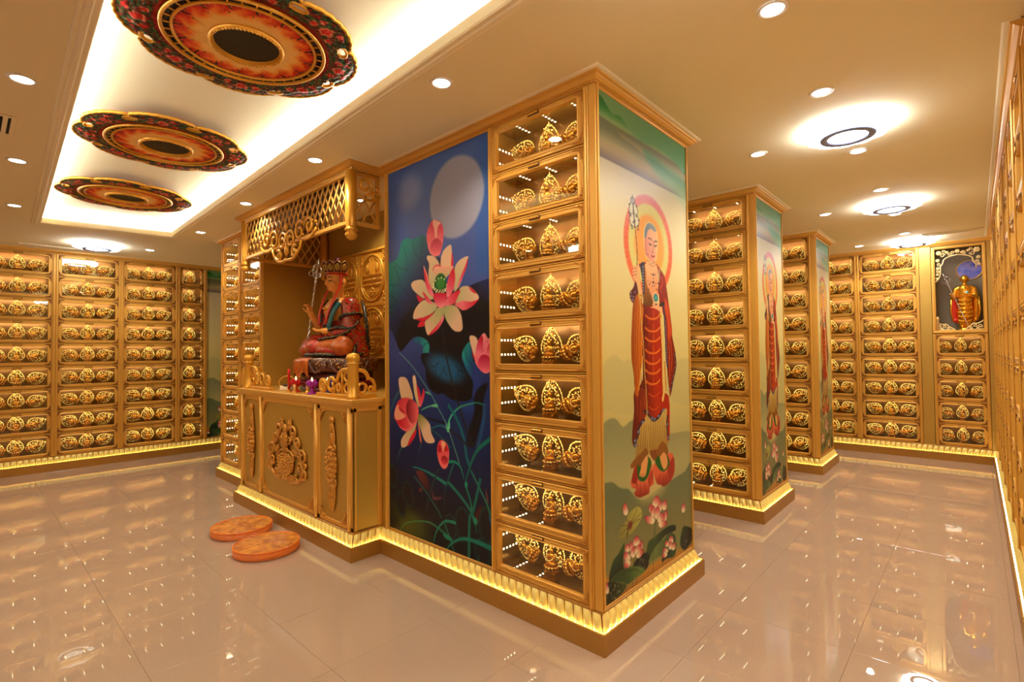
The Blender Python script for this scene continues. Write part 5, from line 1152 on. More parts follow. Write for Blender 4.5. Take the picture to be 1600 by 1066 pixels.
def cabinet(label, ref, loc, rz, w, rows=9, near=False, nst=3, group='built-in cabinets of glass compartments', stat=True, bead_r=.0042):
    t = thing('display_cabinet', label, 'cabinet', loc, rz, group)
    link('carcass', carcass(w, rows), t); link('light_strip', beads(w, rows), t)
    pl = .03; dw, dh = w-2*pl-.004, PIT-.0170
    R = Matrix.Rotation(rz, 4, 'Z')
    for i in range(rows):
        z = Z0+i*PIT+.0085
        d = link('door', door_mesh(dw, dh, not near), t, (pl+.002, -.002, z))
        link('pane', pane_mesh(dw, dh), d, (0, .002, 0)); link('handle', handle_mesh(), d, (dw/2, -.0105, dh-.016))
        if near:
            for c in range(4): link('corner_ornament', corner_mesh(dw, dh, c), d)
        if not stat: continue
        nm = ORD[9-rows+8-i] if rows == 9 else ['top', 'second', 'third', 'fourth', 'bottom'][rows-1-i]
        for c in range(nst):
            if nst == 3: fx = (.25, .5, .75)[c] if w > .6 else (.225, .5, .775)[c]; tilt = (-1.15, 0, 1.15)[c]; wd = ('left', 'middle', 'right')[c]
            else: fx, tilt, wd = .5, 0, 'single'
            p = Vector(loc)+R @ Vector((w*fx, .108, z+(.0443 if tilt == 0 else .040)))
            o = link('gilded_statuette', stat_variant(tilt), None, p, rz)
            if w < .65 and nst == 3: o.scale = (.78, 1, .92)
            how = 'upright' if tilt == 0 else 'sideways'
            tag(o, f'{wd} {how} gilded statuette, {nm} compartment of {ref}', 'statuette', 'gilded statuettes in the glass compartments')
    return t
def all_cabinets():
    cabinet('gold cabinet of nine glass compartments between blue lotus panel and nearest monk mural', 'cabinet beside lotus panel', (-.765, 0, 0), 0, .734, near=True)
    L = PI/2
    cabinet('gold glass-fronted cabinet on far left wall, cut by the photo edge', 'first left wall cabinet', (XL, -2.08, 0), L, .71, bead_r=.005)
    cabinet('second glass-fronted gold cabinet on far left wall, under the ceiling lamp', 'second left wall cabinet', (XL, -1.37, 0), L, .71, bead_r=.005)
    cabinet('third glass-fronted gold cabinet on far left wall, beside the narrow one', 'third left wall cabinet', (XL, -.66, 0), L, .70, bead_r=.005)
    cabinet('narrow gold cabinet with one statuette per compartment next to the far left mural', 'narrow left wall cabinet', (XL, .04, 0), L, .383, nst=1, bead_r=.005)
    cabinet('narrow outer gold cabinet at the left end of the central block', 'outer cabinet left of altar', (-5.49, 0, 0), 0, .62, bead_r=.005)
    cabinet('inner gold cabinet partly behind the altar canopy post', 'inner cabinet left of altar', (-4.87, 0, 0), 0, .62, bead_r=.005)
    cabinet('gold glass-fronted cabinet on the left face of the second pillar', 'cabinet on second pillar', (-.765, 2.53, 0), 0, .734, near=True)
    cabinet('gold glass-fronted cabinet on the left face of the third pillar', 'cabinet on third pillar', (-.765, 4.80, 0), 0, .734)
    cabinet('gold cabinet on back wall half hidden behind the third pillar', 'back cabinet behind third pillar', (-.56, YB, 0), 0, .71)
    cabinet('gold nine-compartment cabinet on back wall beside the shrine', 'back cabinet beside the shrine', (.15, YB, 0), 0, .72)
    cabinet('low gold cabinet of five compartments under the monk statue shrine', 'low cabinet under the shrine', (1.0, YB, 0), 0, .55, rows=5)
    names = ['nearest the back corner', 'second from the back corner', 'third from the back corner', 'fourth from the back corner', 'fifth from the back corner', 'sixth from the back corner', 'seventh from the back corner', 'nearest the camera']
    s = MB()
    for k in range(8):
        y = 6.65-.7*k
        cabinet('gold glass-fronted cabinet on the right wall, '+names[k], '', (XR, y, 0), -L, .70, stat=False)
        for i in range(9):
            for c in range(3):
                m = MB(); 
                s.join(_st, T(XR+.108, y-.7*(.27, .5, .73)[c], Z0+i*PIT+.05) @ RZ(-L) @ T(0, 0, .085) @ RY((-1.15, 0, 1.15)[c]) @ T(0, 0, -.085))
    o = obj('gilded_statuettes', s, [GILT, GLINT]); o['kind'] = 'stuff'; tag(o, 'rows of small gilded statuettes behind the glass of the right wall', 'statuettes')
all_cabinets()
# ---------------------------------------------------------------- printed panels
def print_mesh(name, cv, tint=(1, 1, 1), g=1.12):
    nu, nv = len(cv.u), len(cv.v); X, Y = np.meshgrid(cv.u/1000, cv.v/1000)
    co = np.zeros((nu*nv, 3)); co[:, 0] = X.ravel(); co[:, 2] = Y.ravel()
    idx = np.arange(nu*nv).reshape(nv, nu); q = np.stack([idx[:-1, :-1], idx[:-1, 1:], idx[1:, 1:], idx[1:, :-1]], -1).reshape(-1, 4)
    me = bpy.data.meshes.new(name); me.vertices.add(nu*nv); me.vertices.foreach_set('co', co.ravel())
    me.loops.add(q.size); me.loops.foreach_set('vertex_index', q.ravel().astype(np.int32)); me.polygons.add(len(q))
    me.polygons.foreach_set('loop_start', np.arange(0, q.size, 4, dtype=np.int32))
    try: me.polygons.foreach_set('loop_total', np.full(len(q), 4, dtype=np.int32))
    except Exception: pass
    c = np.clip(cv.img.reshape(-1, 3)*np.array(tint)/255, 0, 1)**g; lin = np.where(c <= .04045, c/12.92, ((c+.055)/1.055)**2.4)
    at = me.color_attributes.new('Col', 'FLOAT_COLOR', 'POINT'); at.data.foreach_set('color', np.concatenate([lin, np.ones((len(lin), 1))], 1).astype(np.float32).ravel())
    me.materials.append(PRINT); me.update(); me.validate(); return me
LOT_ME = print_mesh('print', Canvas(1094, 2686, 5, .65, (1, 1)).run(LOTUS_PRINT), (.95, .95, .98))
MON_ME = print_mesh('print', Canvas(1092, 2686, 5, .78, (.8, .47)).run(MURAL_PRINT), (.94, .95, .83), 1.28)
def panel(label, loc, rz, w, me, mw, l=.031, r=.012):
    t = thing('mural_panel', label, 'mural', loc, rz, None)
    b = MB(); b.box(l+.001, w, .0, .02, Z0, ZT); obj('backing', b, OLIVE, t)
    p = link('print', me, t, (l, -.0015, Z0)); p.scale = ((w-l-r)/mw, 1, 1)
    f = MB(); pilaster(f, 0, l, Z0, ZT); f.bbox(w-r, w, -.010, .01, Z0, ZT, .002); f.bbox(l, w-r, -.006, .01, ZT-.008, ZT+.002, .002); f.bbox(l, w-r, -.006, .01, Z0-.001, Z0+.006, .002)
    obj('frame', f, GOLD, t); return t
panel('tall dark blue panel of pink lotus flowers under a pale moon', (-1.893, 0, 0), 0, 1.126, LOT_ME, 1.094, .034, .0)
H = PI/2
panel('nearest mural of a haloed monk in red robe standing on lotuses', (0, -.012, 0), H, 1.134, MON_ME, 1.092)
panel('haloed monk mural on the second pillar', (0, 2.518, 0), H, .887, MON_ME, 1.092)
panel('haloed monk mural on the third pillar, smallest of the three in the aisle', (0, 4.788, 0), H, .850, MON_ME, 1.092)
panel('landscape strip of a mural on far left wall, beside the narrow cabinet', (XL, .425, 0), H, .895, MON_ME, 1.092, .012)
# ---------------------------------------------------------------- carving helpers
def spiral(cx, cz, r0, r1, a0, turns, n=18):
    return [(cx+(r0+(r1-r0)*i/n)*math.cos(a0+turns*2*PI*i/n), cz+(r0+(r1-r0)*i/n)*math.sin(a0+turns*2*PI*i/n)) for i in range(n+1)]
def put(m, pts, r, y=0.0, n=6, flat=.8, mirror=False, mi=0):
    for s in ((1, -1) if mirror else (1,)):
        m.tube([(s*x, y, z) for x, z in pts], r, n, mi, None, False, flat, (0, 1, 0))
def beadrow(m, pts, r, y=0, mi=0):
    for x, z in pts: m.ball((x, y, z), r, 6, 4, mi)
def bez(p0, p1, p2, n=8): return [((1-t)**2*p0[0]+2*t*(1-t)*p1[0]+t*t*p2[0], (1-t)**2*p0[1]+2*t*(1-t)*p1[1]+t*t*p2[1]) for t in (i/n for i in range(n+1))]
def cartouche():
    m = MB()
    put(m, spiral(.30, -.02, .07, .018, PI*.9, -1.3), .016, -.012, mirror=True); put(m, spiral(.20, .10, .055, .014, -PI*.3, 1.3), .014, -.012, mirror=True)
    put(m, spiral(.13, .20, .06, .016, -PI*.5, 1.2), .016, -.014, mirror=True); put(m, spiral(.31, -.18, .06, .015, PI*.6, -1.2), .015, -.012, mirror=True)
    put(m, bez((.10, -.26), (.28, -.30), (.33, -.12)), .017, -.012, mirror=True); put(m, bez((.06, .28), (.12, .12), (.24, .04)), .014, -.014, mirror=True)
    put(m, bez((0, .18), (.10, .24), (.09, .31)), .013, -.014, mirror=True); put(m, spiral(.10, -.26, .045, .012, PI*.2, 1.1), .014, -.012, mirror=True)
    put(m, bez((.02, .0), (.12, .03), (.16, -.08)), .013, -.014, mirror=True)
    put(m, spiral(.25, .0, .045, .012, PI*.2, 1.2), .014, -.014, mirror=True); put(m, spiral(.17, -.0, .035, .01, PI, -1.2), .013, -.014, mirror=True); put(m, spiral(.26, -.11, .05, .014, PI*1.2, 1.2), .014, -.014, mirror=True); put(m, spiral(.07, .10, .04, .012, 0, 1.2), .013, -.016, mirror=True); put(m, spiral(.07, .25, .04, .012, 2, -1.2), .013, -.014, mirror=True); put(m, spiral(.19, -.24, .04, .012, 1, 1.2), .013, -.014, mirror=True); put(m, spiral(.34, -.10, .03, .010, 0, 1.2), .012, -.012, mirror=True)
    m.ball((0, -.014, -.12), (.15, .022, .11), 18, 8)
    for k, (rx, rz, n) in enumerate(((.13, .095, 20), (.09, .065, 14), (.05, .036, 8))): beadrow(m, [(rx*math.cos(2*PI*i/n), -.12+rz*math.sin(2*PI*i/n)) for i in range(n)], .013, -.026-.004*k)
    m.ball((0, -.02, .10), (.05, .022, .09), 10, 7); m.ball((0, -.02, .21), (.032, .02, .05), 8, 6)
    for z in (.02, -.245): m.ball((0, -.016, z), (.05, .02, .03), 10, 6)
    beadrow(m, [(.05*math.cos(a), .10+.09*math.sin(a)) for a in np.linspace(0, 2*PI, 14)], .011, -.026)
    return m
def drop_carving():
    m = MB()
    for z, rx, rz in ((.33, .035, .03), (.27, .03, .05), (.19, .04, .05), (-.22, .04, .06), (-.31, .028, .05)): m.ball((0, -.012, z), (rx, .02, rz), 10, 6)
    put(m, bez((.01, .30), (.06, .18), (.02, .10)), .012, -.012, mirror=True); put(m, bez((.02, -.12), (.07, -.22), (.01, -.36)), .013, -.012, mirror=True)
    m.ball((0, -.012, -.01), (.075, .024, .12), 14, 8)
    for k, (rx, rz, n) in enumerate(((.078, .13, 18), (.052, .088, 12), (.026, .045, 7))): beadrow(m, [(rx*math.cos(2*PI*i/n), -.01+rz*math.sin(2*PI*i/n)) for i in range(n)], .014, -.022-.005*k)
    put(m, spiral(.03, .12, .03, .008, -PI*.4, 1.1), .010, -.012, mirror=True); put(m, spiral(.035, -.15, .03, .008, PI*.4, -1.1), .010, -.012, mirror=True)
    return m
def bracket(s=.10):
    m = MB(); pts = [(0, 0), (s, 0)]+[(s*(1-.86*math.sin(t)), s*(1-.86*math.cos(t))*1.0) for t in np.linspace(0.15, PI/2-.15, 6)]+[(0, s)]
    mm = Matrix(((1,0,0,0),(0,0,-1,0),(0,1,0,0),(0,0,0,1))); m.prism(pts, 0, .010, 0, mm)
    for i in range(10):
        t = i/9; m.ball((s*(.86-.80*t)*.8+.01, -.012, s*.10+t*t*s*.74), (.008, .007, .008), 6, 4)
    put(m, spiral(.028, .028, .018, .005, 0, 1.2, 10), .005, -.012, 5)
    return m
def lattice(w, h, p, r, dz=0.0):           # diagonal strips clipped to the rectangle, in local xz
    m = MB(); k = int((w+h)/p)+2
    for sg in (1, -1):
        for i in range(-k, k):
            c = i*p*1.0
            # line x = c + sg*(z)*.8
            pts = []
            a = .62
            for z in (0, h):
                pts.append((c+sg*z*a+ (0 if sg > 0 else h*a), z))
            (xa, za), (xb, zb) = pts
            def clip(xa, za, xb, zb):
                t0, t1 = 0, 1
                dx = xb-xa
                if abs(dx) < 1e-9: return None
                ta, tb = (0-xa)/dx, (w-xa)/dx
                lo, hi = min(ta, tb), max(ta, tb); t0, t1 = max(0, lo), min(1, hi)
                if t1-t0 < .02: return None
                return (xa+dx*t0, za+(zb-za)*t0, xa+dx*t1, za+(zb-za)*t1)
            q = clip(xa, za, xb, zb)
            if q: 
                y = -.003*sg; v0 = Vector((q[0], y, q[1])); v1 = Vector((q[2], y, q[3])); m.tube([v0, v1], r, 4, 0, None, False, .7, (0, 1, 0))
    return m
# ---------------------------------------------------------------- altar
AX0, AX1, AY = -4.17, -1.963, -.245
def altar():
    t = thing('altar', 'long gold altar counter with carved front panels under the seated statue', 'altar', (-3.066, AY, 0))
    ox, oy = 3.066, -AY
    def L(x0, x1, y0, y1, z0, z1, mb, c=.003, mi=0): mb.bbox(x0+ox, x1+ox, y0+oy, y1+oy, z0, z1, c, mi)
    b = MB(); L(AX0+.01, AX1-.01, AY+.008, -.0015, Z0, 1.105, b); obj('body', b, OLIVE, t)
    c = MB(); 
    P = [(AX0+ox, 0+oy), (AX0+ox, 0.0), (AX1+ox, 0.0), (AX1+ox, 0+oy)]
    c.sweep(P, [(-.02, 1.098), (.004, 1.098), (.006, 1.108), (.014, 1.112), (.016, 1.120), (.022, 1.124), (.026, 1.134), (.030, 1.140), (.030, 1.158), (.026, 1.164), (-.3, 1.164), (-.3, 1.130), (-.02, 1.130)], False)
    L(AX0+.02, AX1-.02, AY+.02, -.0015, 1.10, 1.1638, c); L(-4.228, -1.934, .0015, .638, 1.1015, 1.1638, c)
    obj('counter_top', c, GOLD, t)
    for x0, x1 in ((AX0, -4.075), (-3.69, -3.61), (-2.59, -2.475), (-2.06, AX1)):
        p = MB(); L(x0, x1, AY, AY+.012, Z0, 1.10, p); mid = (x0+x1)/2+ox
        p.lathe([(.018, Z0), (.018, 1.10)], 10, 0, T(mid, -.001, 0)); obj('stile', p, GOLD, t)
    r = MB(); L(AX0, AX1, AY, AY+.012, 1.062, 1.10, r); obj('rail', r, GOLD, t); r = MB(); L(AX0, AX1, AY, AY+.012, Z0, .225, r); obj('rail', r, GOLD, t)
    r = MB(); L(AX1-.014, AX1, AY, AY+.03, Z0, 1.10, r); L(AX1-.014, AX1, -.035, -.0015, Z0, 1.10, r); L(AX1-.014, AX1, AY, -.002, 1.07, 1.10, r); obj('side_frame', r, GOLD, t)
    for xa, xb in ((-4.075, -3.69), (-3.61, -2.59), (-2.475, -2.06)):
        for i, (x, z, sx, sz) in enumerate(((xa, .225, 1, 1), (xb, .225, -1, 1), (xb, 1.062, -1, -1), (xa, 1.062, 1, -1))):
            s = .085 if xb-xa < .6 else .11
            m = MB(); m.join(bracket(s), Matrix.Diagonal((sx, 1, sz, 1))); obj('corner_bracket', m, FILIGREE, t, (x+ox, .008, z))
    c = MB(); c.join(cartouche(), Matrix.Diagonal((1.05, 1, .92, 1))); obj('carving', c, FILIGREE, t, (-3.09+ox, .006, .65))['label'] = 'broad scrolled cartouche carving'
    obj('carving', drop_carving(), FILIGREE, t, (-3.88+ox, .006, .66)); obj('carving', drop_carving(), FILIGREE, t, (-2.27+ox, .006, .66))
    # balustrade: two newels with scrolled wings
    for sg, px in ((1, -2.045), (-1, -4.09)):
        m = MB(); m.lathe([(.048, 1.164), (.048, 1.18), (.042, 1.185), (.042, 1.42), (.048, 1.424), (.048, 1.432), (.040, 1.438), (.050, 1.455), (.052, 1.475), (.042, 1.497), (.02, 1.508), (0, 1.51)], 16); obj('newel_post', m, GOLD_BRIGHT, t, (px+ox, .048, 0))
        m = MB(); x = px+ox
        def q(pts, r=.013, y=.048): m.tube([(x-sg*a, y, b) for a, b in pts], r, 6, 0, None, False, .8, (0, 1, 0))
        m.bbox(min(x-sg*.04, x-sg*.56), max(x-sg*.04, x-sg*.56), .030, .066, 1.164, 1.190, .004)
        q(bez((.04, 1.375), (.17, 1.40), (.22, 1.33)), .018); q(bez((.22, 1.33), (.24, 1.27), (.30, 1.30), 6), .016); q(spiral(.335, 1.255, .062, .03, PI*.75, -1.0), .016); q(spiral(.47, 1.245, .05, .04, PI, -.98), .020)
        q(spiral(.09, 1.325, .038, .034, 0, 1), .011); q(spiral(.09, 1.235, .038, .034, 0, 1), .011); q([(.16, 1.19), (.16, 1.37)], .012); q(spiral(.22, 1.235, .040, .015, 0, 1.2), .012); q(spiral(.30, 1.215, .022, .018, 0, 1), .010)
        m.ball((x-sg*.47, .048, 1.245), (.028, .016, .032), 10, 6); obj('balustrade_scroll', m, GOLD_BRIGHT, t)
        m = MB(); m.bbox(x-.018, x+.018, .09, .243, 1.164, 1.190, .004)
        def q2(pts, r): m.tube([(x, .048+a, b) for a, b in pts], r, 6, 0, None, False, .8, (1, 0, 0))
        q2(bez((.04, 1.38), (.12, 1.38), (.13, 1.30)), .016); q2(bez((.13, 1.31), (.19, 1.31), (.19, 1.20)), .014); q2(spiral(.075, 1.235, .042, .03, 0, 1.1), .012); q2(spiral(.155, 1.225, .028, .01, 0, 1.2), .010)
        obj('balustrade_scroll', m, GOLD_BRIGHT, t)
    return t
altar()
def canopy():
    t = thing('altar_canopy', 'gold lattice canopy with hanging knobbed posts above the altar', 'canopy', (-3.04, AY, 2.35))
    ox, oy, oz = 3.04, -AY, -2.35
    def post(x, y, z0, z1):
        m = MB(); h = z1-z0
        m.lathe([(0, 0), (.018, .002), (.036, .014), (.046, .035), (.042, .052), (.030, .062), (.046, .068), (.050, .076), (.046, .084), (.036, .090), (.040, .11), (.042, h)], 16); return obj('hanging_post', m, GOLD_BRIGHT, t, (x+ox, y+oy, z0+oz))
    post(-2.0, AY+.01, 2.355, 2.875); post(-4.085, AY+.01, 2.355, 2.875); post(-4.05, .595, 2.345, 2.93); post(-2.05, .595, 2.345, 2.93)
    # front lattice
    m = lattice(1.99, .36, .088, .0105); obj('lattice', m, GOLD_MATTE, t, (-4.045+ox, .010, 2.50+oz))
    f = MB(); f.bbox(-4.05+ox, -2.03+ox, -.012, .022, 2.845+oz, 2.876+oz, .004); f.bbox(-4.05+ox, -2.03+ox, -.010, .022, 2.475+oz, 2.505+oz, .004); f.bbox(-2.06+ox, -2.035+ox, -.008, .020, 2.48+oz, 2.87+oz, .003); f.bbox(-4.05+ox, -4.025+ox, -.008, .020, 2.48+oz, 2.87+oz, .003)
    obj('lattice_frame', f, GOLD, t)
    sf = MB(); sf.box(-4.04+ox, -2.04+ox, .034, .040, 2.49+oz, 2.87+oz); obj('shade_board', sf, RECESS, t)  # dark board added so the lattice holes read as shade
    # scroll carving over the front lattice
    c = MB()
    for r0, cx, cz, a, tn in ((.085, .08, -.02, PI*.9, -1.35), (.095, .26, .02, PI*.1, 1.3), (.075, .43, .04, PI*.9, -1.25), (.06, .16, -.14, PI*.3, 1.1)): put(c, spiral(cx, cz, r0, r0*.25, a, tn), .013, -.012, mirror=True)
    put(c, bez((0, -.19), (.20, -.24), (.30, -.06)), .014, -.012, mirror=True); put(c, bez((.30, -.05), (.46, -.10), (.56, .0)), .012, -.012, mirror=True)
    c.ball((0, -.012, .0), (.035, .018, .05), 8, 6); c.ball((0, -.012, -.10), (.03, .016, .06), 8, 6); c.ball((0, -.012, .10), (.03, .016, .04), 8, 6)
    beadrow(c, [(s*x, z) for s in (1, -1) for x, z in ((.5, .07), (.56, .05), (.33, -.02), (.36, .12))], .013, -.014)
    obj('carving', c, GOLD_BRIGHT, t, (-3.06+ox, -.004, 2.535+oz))
    # side lattices
    for x, L in ((-2.0, .235), (-4.06, .82)):
        m = lattice(L, .36 if L > .5 else .20, .09, .008); obj('lattice', m, GOLD_MATTE, t, (x+ox, .015, 2.51+oz), PI/2)
        f = MB(); f.bbox(0, L, -.014, .014, -.03, 0, .004); f.bbox(0, L, -.014, .014, .355, .385, .004); f.bbox(L-.03, L, -.012, .012, 0, .36, .004)
        obj('lattice_frame', f, GOLD, t, (x+ox, .015, 2.505+oz), PI/2)
        if L < .5:
            c = MB()
            put(c, spiral(.10, .27, .07, .02, -PI*.5, 1.3), .012, -.012); put(c, spiral(.19, .22, .045, .012, PI*.5, -1.2), .010, -.012); put(c, bez((.03, .20), (.12, .14), (.22, .19)), .011, -.012)
            obj('carving', c, GOLD_BRIGHT, t, (x+ox+.012, .015, 2.51+oz), PI/2)
canopy()
def niche_lights():
    t = thing('downlight', 'small downlight tucked up inside the altar niche above the statue', 'downlight', (-2.75, .30, 2.93), 0, 'recessed downlights in the ceiling')
    m = MB(); m.lathe([(.034, .0), (.036, -.006), (.046, -.005), (.050, 0)], 20); obj('trim_ring', m, GOLD, t); m = MB(); m.lathe([(.034, -.002), (.02, -.005), (0, -.006)], 20); obj('lens', m, LENS, t)
    l = bpy.data.lights.new('downlight_lamp', 'SPOT'); l.energy = 26; l.color = LIGHT_COL; l.spot_size = 2.4; l.spot_blend = .7; l.shadow_soft_size = .04
    o = bpy.data.objects.new('downlight_lamp', l); COL.objects.link(o); o.location = (0, 0, -.02); o.parent = t
niche_lights()
def screen():
    t = thing('carved_screen', 'gilded relief screen of tall ovals on the niche wall behind the statue', 'screen', (-3.06, .62, 1.44))
    b = MB(); b.bbox(-.75, .75, -.012, .018, 0, 1.12, .004); obj('backboard', b, GOLD_BRIGHT, t)
    f = MB(); f.frame(1.5, 1.12, [(0, .012), (0, .03), (.02, .034), (.03, .024), (.03, .012)], 0, T(-.75, 0, 0))
    for x in (-.25, .25): f.bbox(x-.012, x+.012, -.028, -.01, .03, 1.09, .004)
    f.bbox(-.72, .72, -.026, -.01, .545, .575, .004); obj('frame', f, GOLD_BRIGHT, t)
    for i in range(3):
        for j in range(2):
            cx, cz = -.5+.5*i, .29+.54*j; m = MB()
            for a, r in ((1.0, .014), (.86, .007)): m.tube([(cx+.215*a*math.cos(q), -.018, cz+.235*a*math.sin(q)) for q in np.linspace(0, 2*PI, 28)[:-1]], r, 6, 0, None, True, .8, (0, 1, 0))
            for x in (-.028, .028): m.bbox(cx+x-.009, cx+x+.009, -.03, -.01, cz+.03, cz+.20, .003)
            for z in (.03, -.02, -.07): 
                m.bbox(cx-.17, cx+.17, -.024, -.01, cz+z-.010, cz+z+.010, .003)
                for q in range(11): m.ball((cx-.16+.032*q, -.026, cz+z+.006), .008, 6, 4)
            for q in range(8):
                a = 2*PI*q/8; m.ball((cx+.035*math.cos(a), -.02, cz-.145+.035*math.sin(a)), (.022, .012, .018), 6, 4)
            m.ball((cx, -.026, cz-.145), .016, 8, 5)
            for sx in (1, -1):
                for sz in (1, -1):
                    for q in range(5): m.ball((cx+sx*(.20+.008*(q % 2)), -.016, cz+sz*(.16+.022*q)), (.018, .012, .014), 6, 4)
            for sx in (-1, 1): m.ball((cx+sx*.09, -.02, cz+.10), (.03, .014, .05), 8, 5)
            obj('oval_relief', m, GOLD_BRIGHT, t)
screen()
# ---------------------------------------------------------------- ceiling fixtures
WHITE_TRIM = mat('white_enamel', (240, 232, 220), .4); STEEL_BLUE = mat('satin_ring', (118, 122, 150), .45, 0)
LACQ_RED = mat('red_lacquer', (150, 22, 20), .35, noise=(40, (128, 14, 18), 1)); LACQ_DARK = mat('dark_green_lacquer', (34, 44, 38), .4, noise=(26, (110, 24, 24), 1))
FLAMEPAINT = None
def spot(parent, x, y, z, wts=SPOT_W, ang=2.3):
    l = bpy.data.lights.new('downlight_lamp', 'SPOT'); l.energy = wts; l.color = LIGHT_COL; l.spot_size = ang; l.spot_blend = .6; l.shadow_soft_size = .04
    o = bpy.data.objects.new('downlight_lamp', l); COL.objects.link(o); o.location = (0, 0, z); o.parent = parent
_dl = {}
def downlight(x, y, label, grp=None):
    if not _dl:
        m = MB(); m.lathe([(.044, .0), (.046, -.006), (.058, -.005), (.062, 0)], 24); _dl['r'] = m.mesh('trim_ring', [WHITE_TRIM])
        m = MB(); m.lathe([(.045, -.0015), (.03, -.004), (0, -.005)], 24); _dl['l'] = m.mesh('lens', [LENS])
    t = thing('downlight', label, 'downlight', (x, y, ZC), 0, 'recessed downlights in the ceiling')
    link('trim_ring', _dl['r'], t); link('lens', _dl['l'], t); spot(t, x, y, -.02)
for x, y, lb in ((.825, .10, 'nearest the photo top edge'), (.822, 1.03, 'just before the largest flower lamp'), (.828, 2.18, 'just beyond the largest flower lamp'), (.825, 3.39, 'just before the middle flower lamp'), (.822, 4.53, 'just beyond the middle flower lamp'), (.805, 5.74, 'just before the far flower lamp')):
    downlight(x, y, 'round downlight over the right aisle, '+lb)
for x, y, lb in ((.285, 1.73, 'nearest murals, off the first pillar'), (.275, 4.0, 'off the second pillar'), (.26, 6.25, 'off the back wall cabinets')):
    downlight(x, y, 'small round downlight close to the pillars, '+lb)
for x, y, lb in ((-.63, -.49, 'nearest the big cabinet corner'), (-2.13, -.45, 'above the altar canopy corner'), (-3.62, -.40, 'above the middle of the canopy'), (-5.17, -.34, 'beyond the canopy'), (-6.75, -.50, 'nearest the left wall cabinets')):
    downlight(x, y, 'round downlight between tray and central block, '+lb)
for x, y, lb in ((-2.16, -2.0, 'nearest the slatted vent'), (-3.68, -1.94, 'second along'), (-5.21, -1.88, 'farthest along')):
    downlight(x, y, 'round downlight left of the ceiling tray, '+lb)
for x, y, n_ in ((.83, -1.4, 'over the right aisle'), (.83, -3.2, 'in the right corner'), (-1.2, -3.2, 'before the tray end'), (-3.2, -3.2, 'beside the tray'), (-5.4, -3.2, 'in the far left corner')): downlight(x, y, f'round downlight behind the camera, {n_}')
def lobes(r, n, amp, k=8):
    return [(r*(1+amp*abs(math.sin(n*a/2))-amp*.5)*math.cos(a), r*(1+amp*abs(math.sin(n*a/2))-amp*.5)*math.sin(a)) for a in (2*PI*i/(n*k) for i in range(n*k))]
_cl = {}
def ceiling_lamp(x, y, label):
    if not _cl:
        m = MB(); o = lobes(.235, 12, .07); L = [[(px*s, py*s, z) for px, py in o] for s, z in ((.97, 0), (1.0, -.012), (1.0, -.04), (.97, -.050), (.90, -.056), (.62, -.058))]
        v = [p for l in L for p in l]; n = len(o); f = []
        for j in range(len(L)-1):
            for i in range(n): k = (i+1) % n; f.append((j*n+i, j*n+k, (j+1)*n+k, (j+1)*n+i))
        f.append(tuple((len(L)-1)*n+i for i in range(n))); m.add(v, f, 0, True); _cl['s'] = m.mesh('petal_shade', [LAMP])
        m = MB(); m.lathe([(.112, -.056), (.112, -.071), (.152, -.071), (.156, -.056)], 40); _cl['r'] = m.mesh('ring', [STEEL_BLUE])
        m = MB(); m.lathe([(.116, -.0585), (.11, -.062), (0, -.063)], 40); _cl['d'] = m.mesh('diffuser', [LAMP])
    t = thing('ceiling_lamp', label, 'lamp', (x, y, ZC), 0, 'flower-shaped ceiling lamps')
    for a, b in (('petal_shade', 's'), ('ring', 'r'), ('diffuser', 'd')): link(a, _cl[b], t)
ceiling_lamp(.845, 1.66, 'largest flower-edged white ceiling lamp over the right aisle'); ceiling_lamp(.842, 4.0, 'middle flower-edged ceiling lamp over the right aisle')
ceiling_lamp(.835, 6.33, 'far flower-edged ceiling lamp in front of back wall'); ceiling_lamp(-6.80, -1.05, 'flower-edged ceiling lamp before the left wall cabinets'); ceiling_lamp(.845, -.75, 'flower-edged ceiling lamp behind the camera'); ceiling_lamp(-2.5, -3.6, 'flower-edged ceiling lamp behind the camera over the hall')
def vent(x0, x1, y0, y1, along, label, n, dark=True):
    t = thing('air_vent', label, 'vent', ((x0+x1)/2, (y0+y1)/2, ZC)); w, h = x1-x0, y1-y0
    b = MB(); b.box(-w/2, w/2, -h/2, h/2, -.0015, -.0005); obj('backing', b, mat('vent_dark', (24, 20, 16), .8), t)
    f = MB(); 
    for a, b_, c, d in ((-w/2-.025, w/2+.025, -h/2-.025, -h/2), (-w/2-.025, w/2+.025, h/2, h/2+.025), (-w/2-.025, -w/2, -h/2, h/2), (w/2, w/2+.025, -h/2, h/2)): f.bbox(a, b_, c, d, -.010, 0, .003)
    obj('frame', f, CREAM, t)
    sm = MB()
    if along == 'x': sm.bbox(-w/2, w/2, -.011, .011, -.008, -.003, .001)
    else: sm.bbox(-.011, .011, -h/2, h/2, -.008, -.003, .001)
    me = sm.mesh('slat', [CREAM])
    for i in range(n):
        u = (i+.5)/n-.5; link('slat', me, t, (0, u*h, 0) if along == 'x' else (u*w, 0, 0))
vent(-3.10, -2.78, -3.1, -2.01, 'x', 'slatted air vent cut off by the left photo edge', 22)
vent(-7.40, -7.33, -1.72, -1.22, 'y', 'long slot vent above the left wall cabinets', 1); vent(.98, 1.50, 6.02, 6.10, 'x', 'slot vent in the ceiling before the shrine', 1)
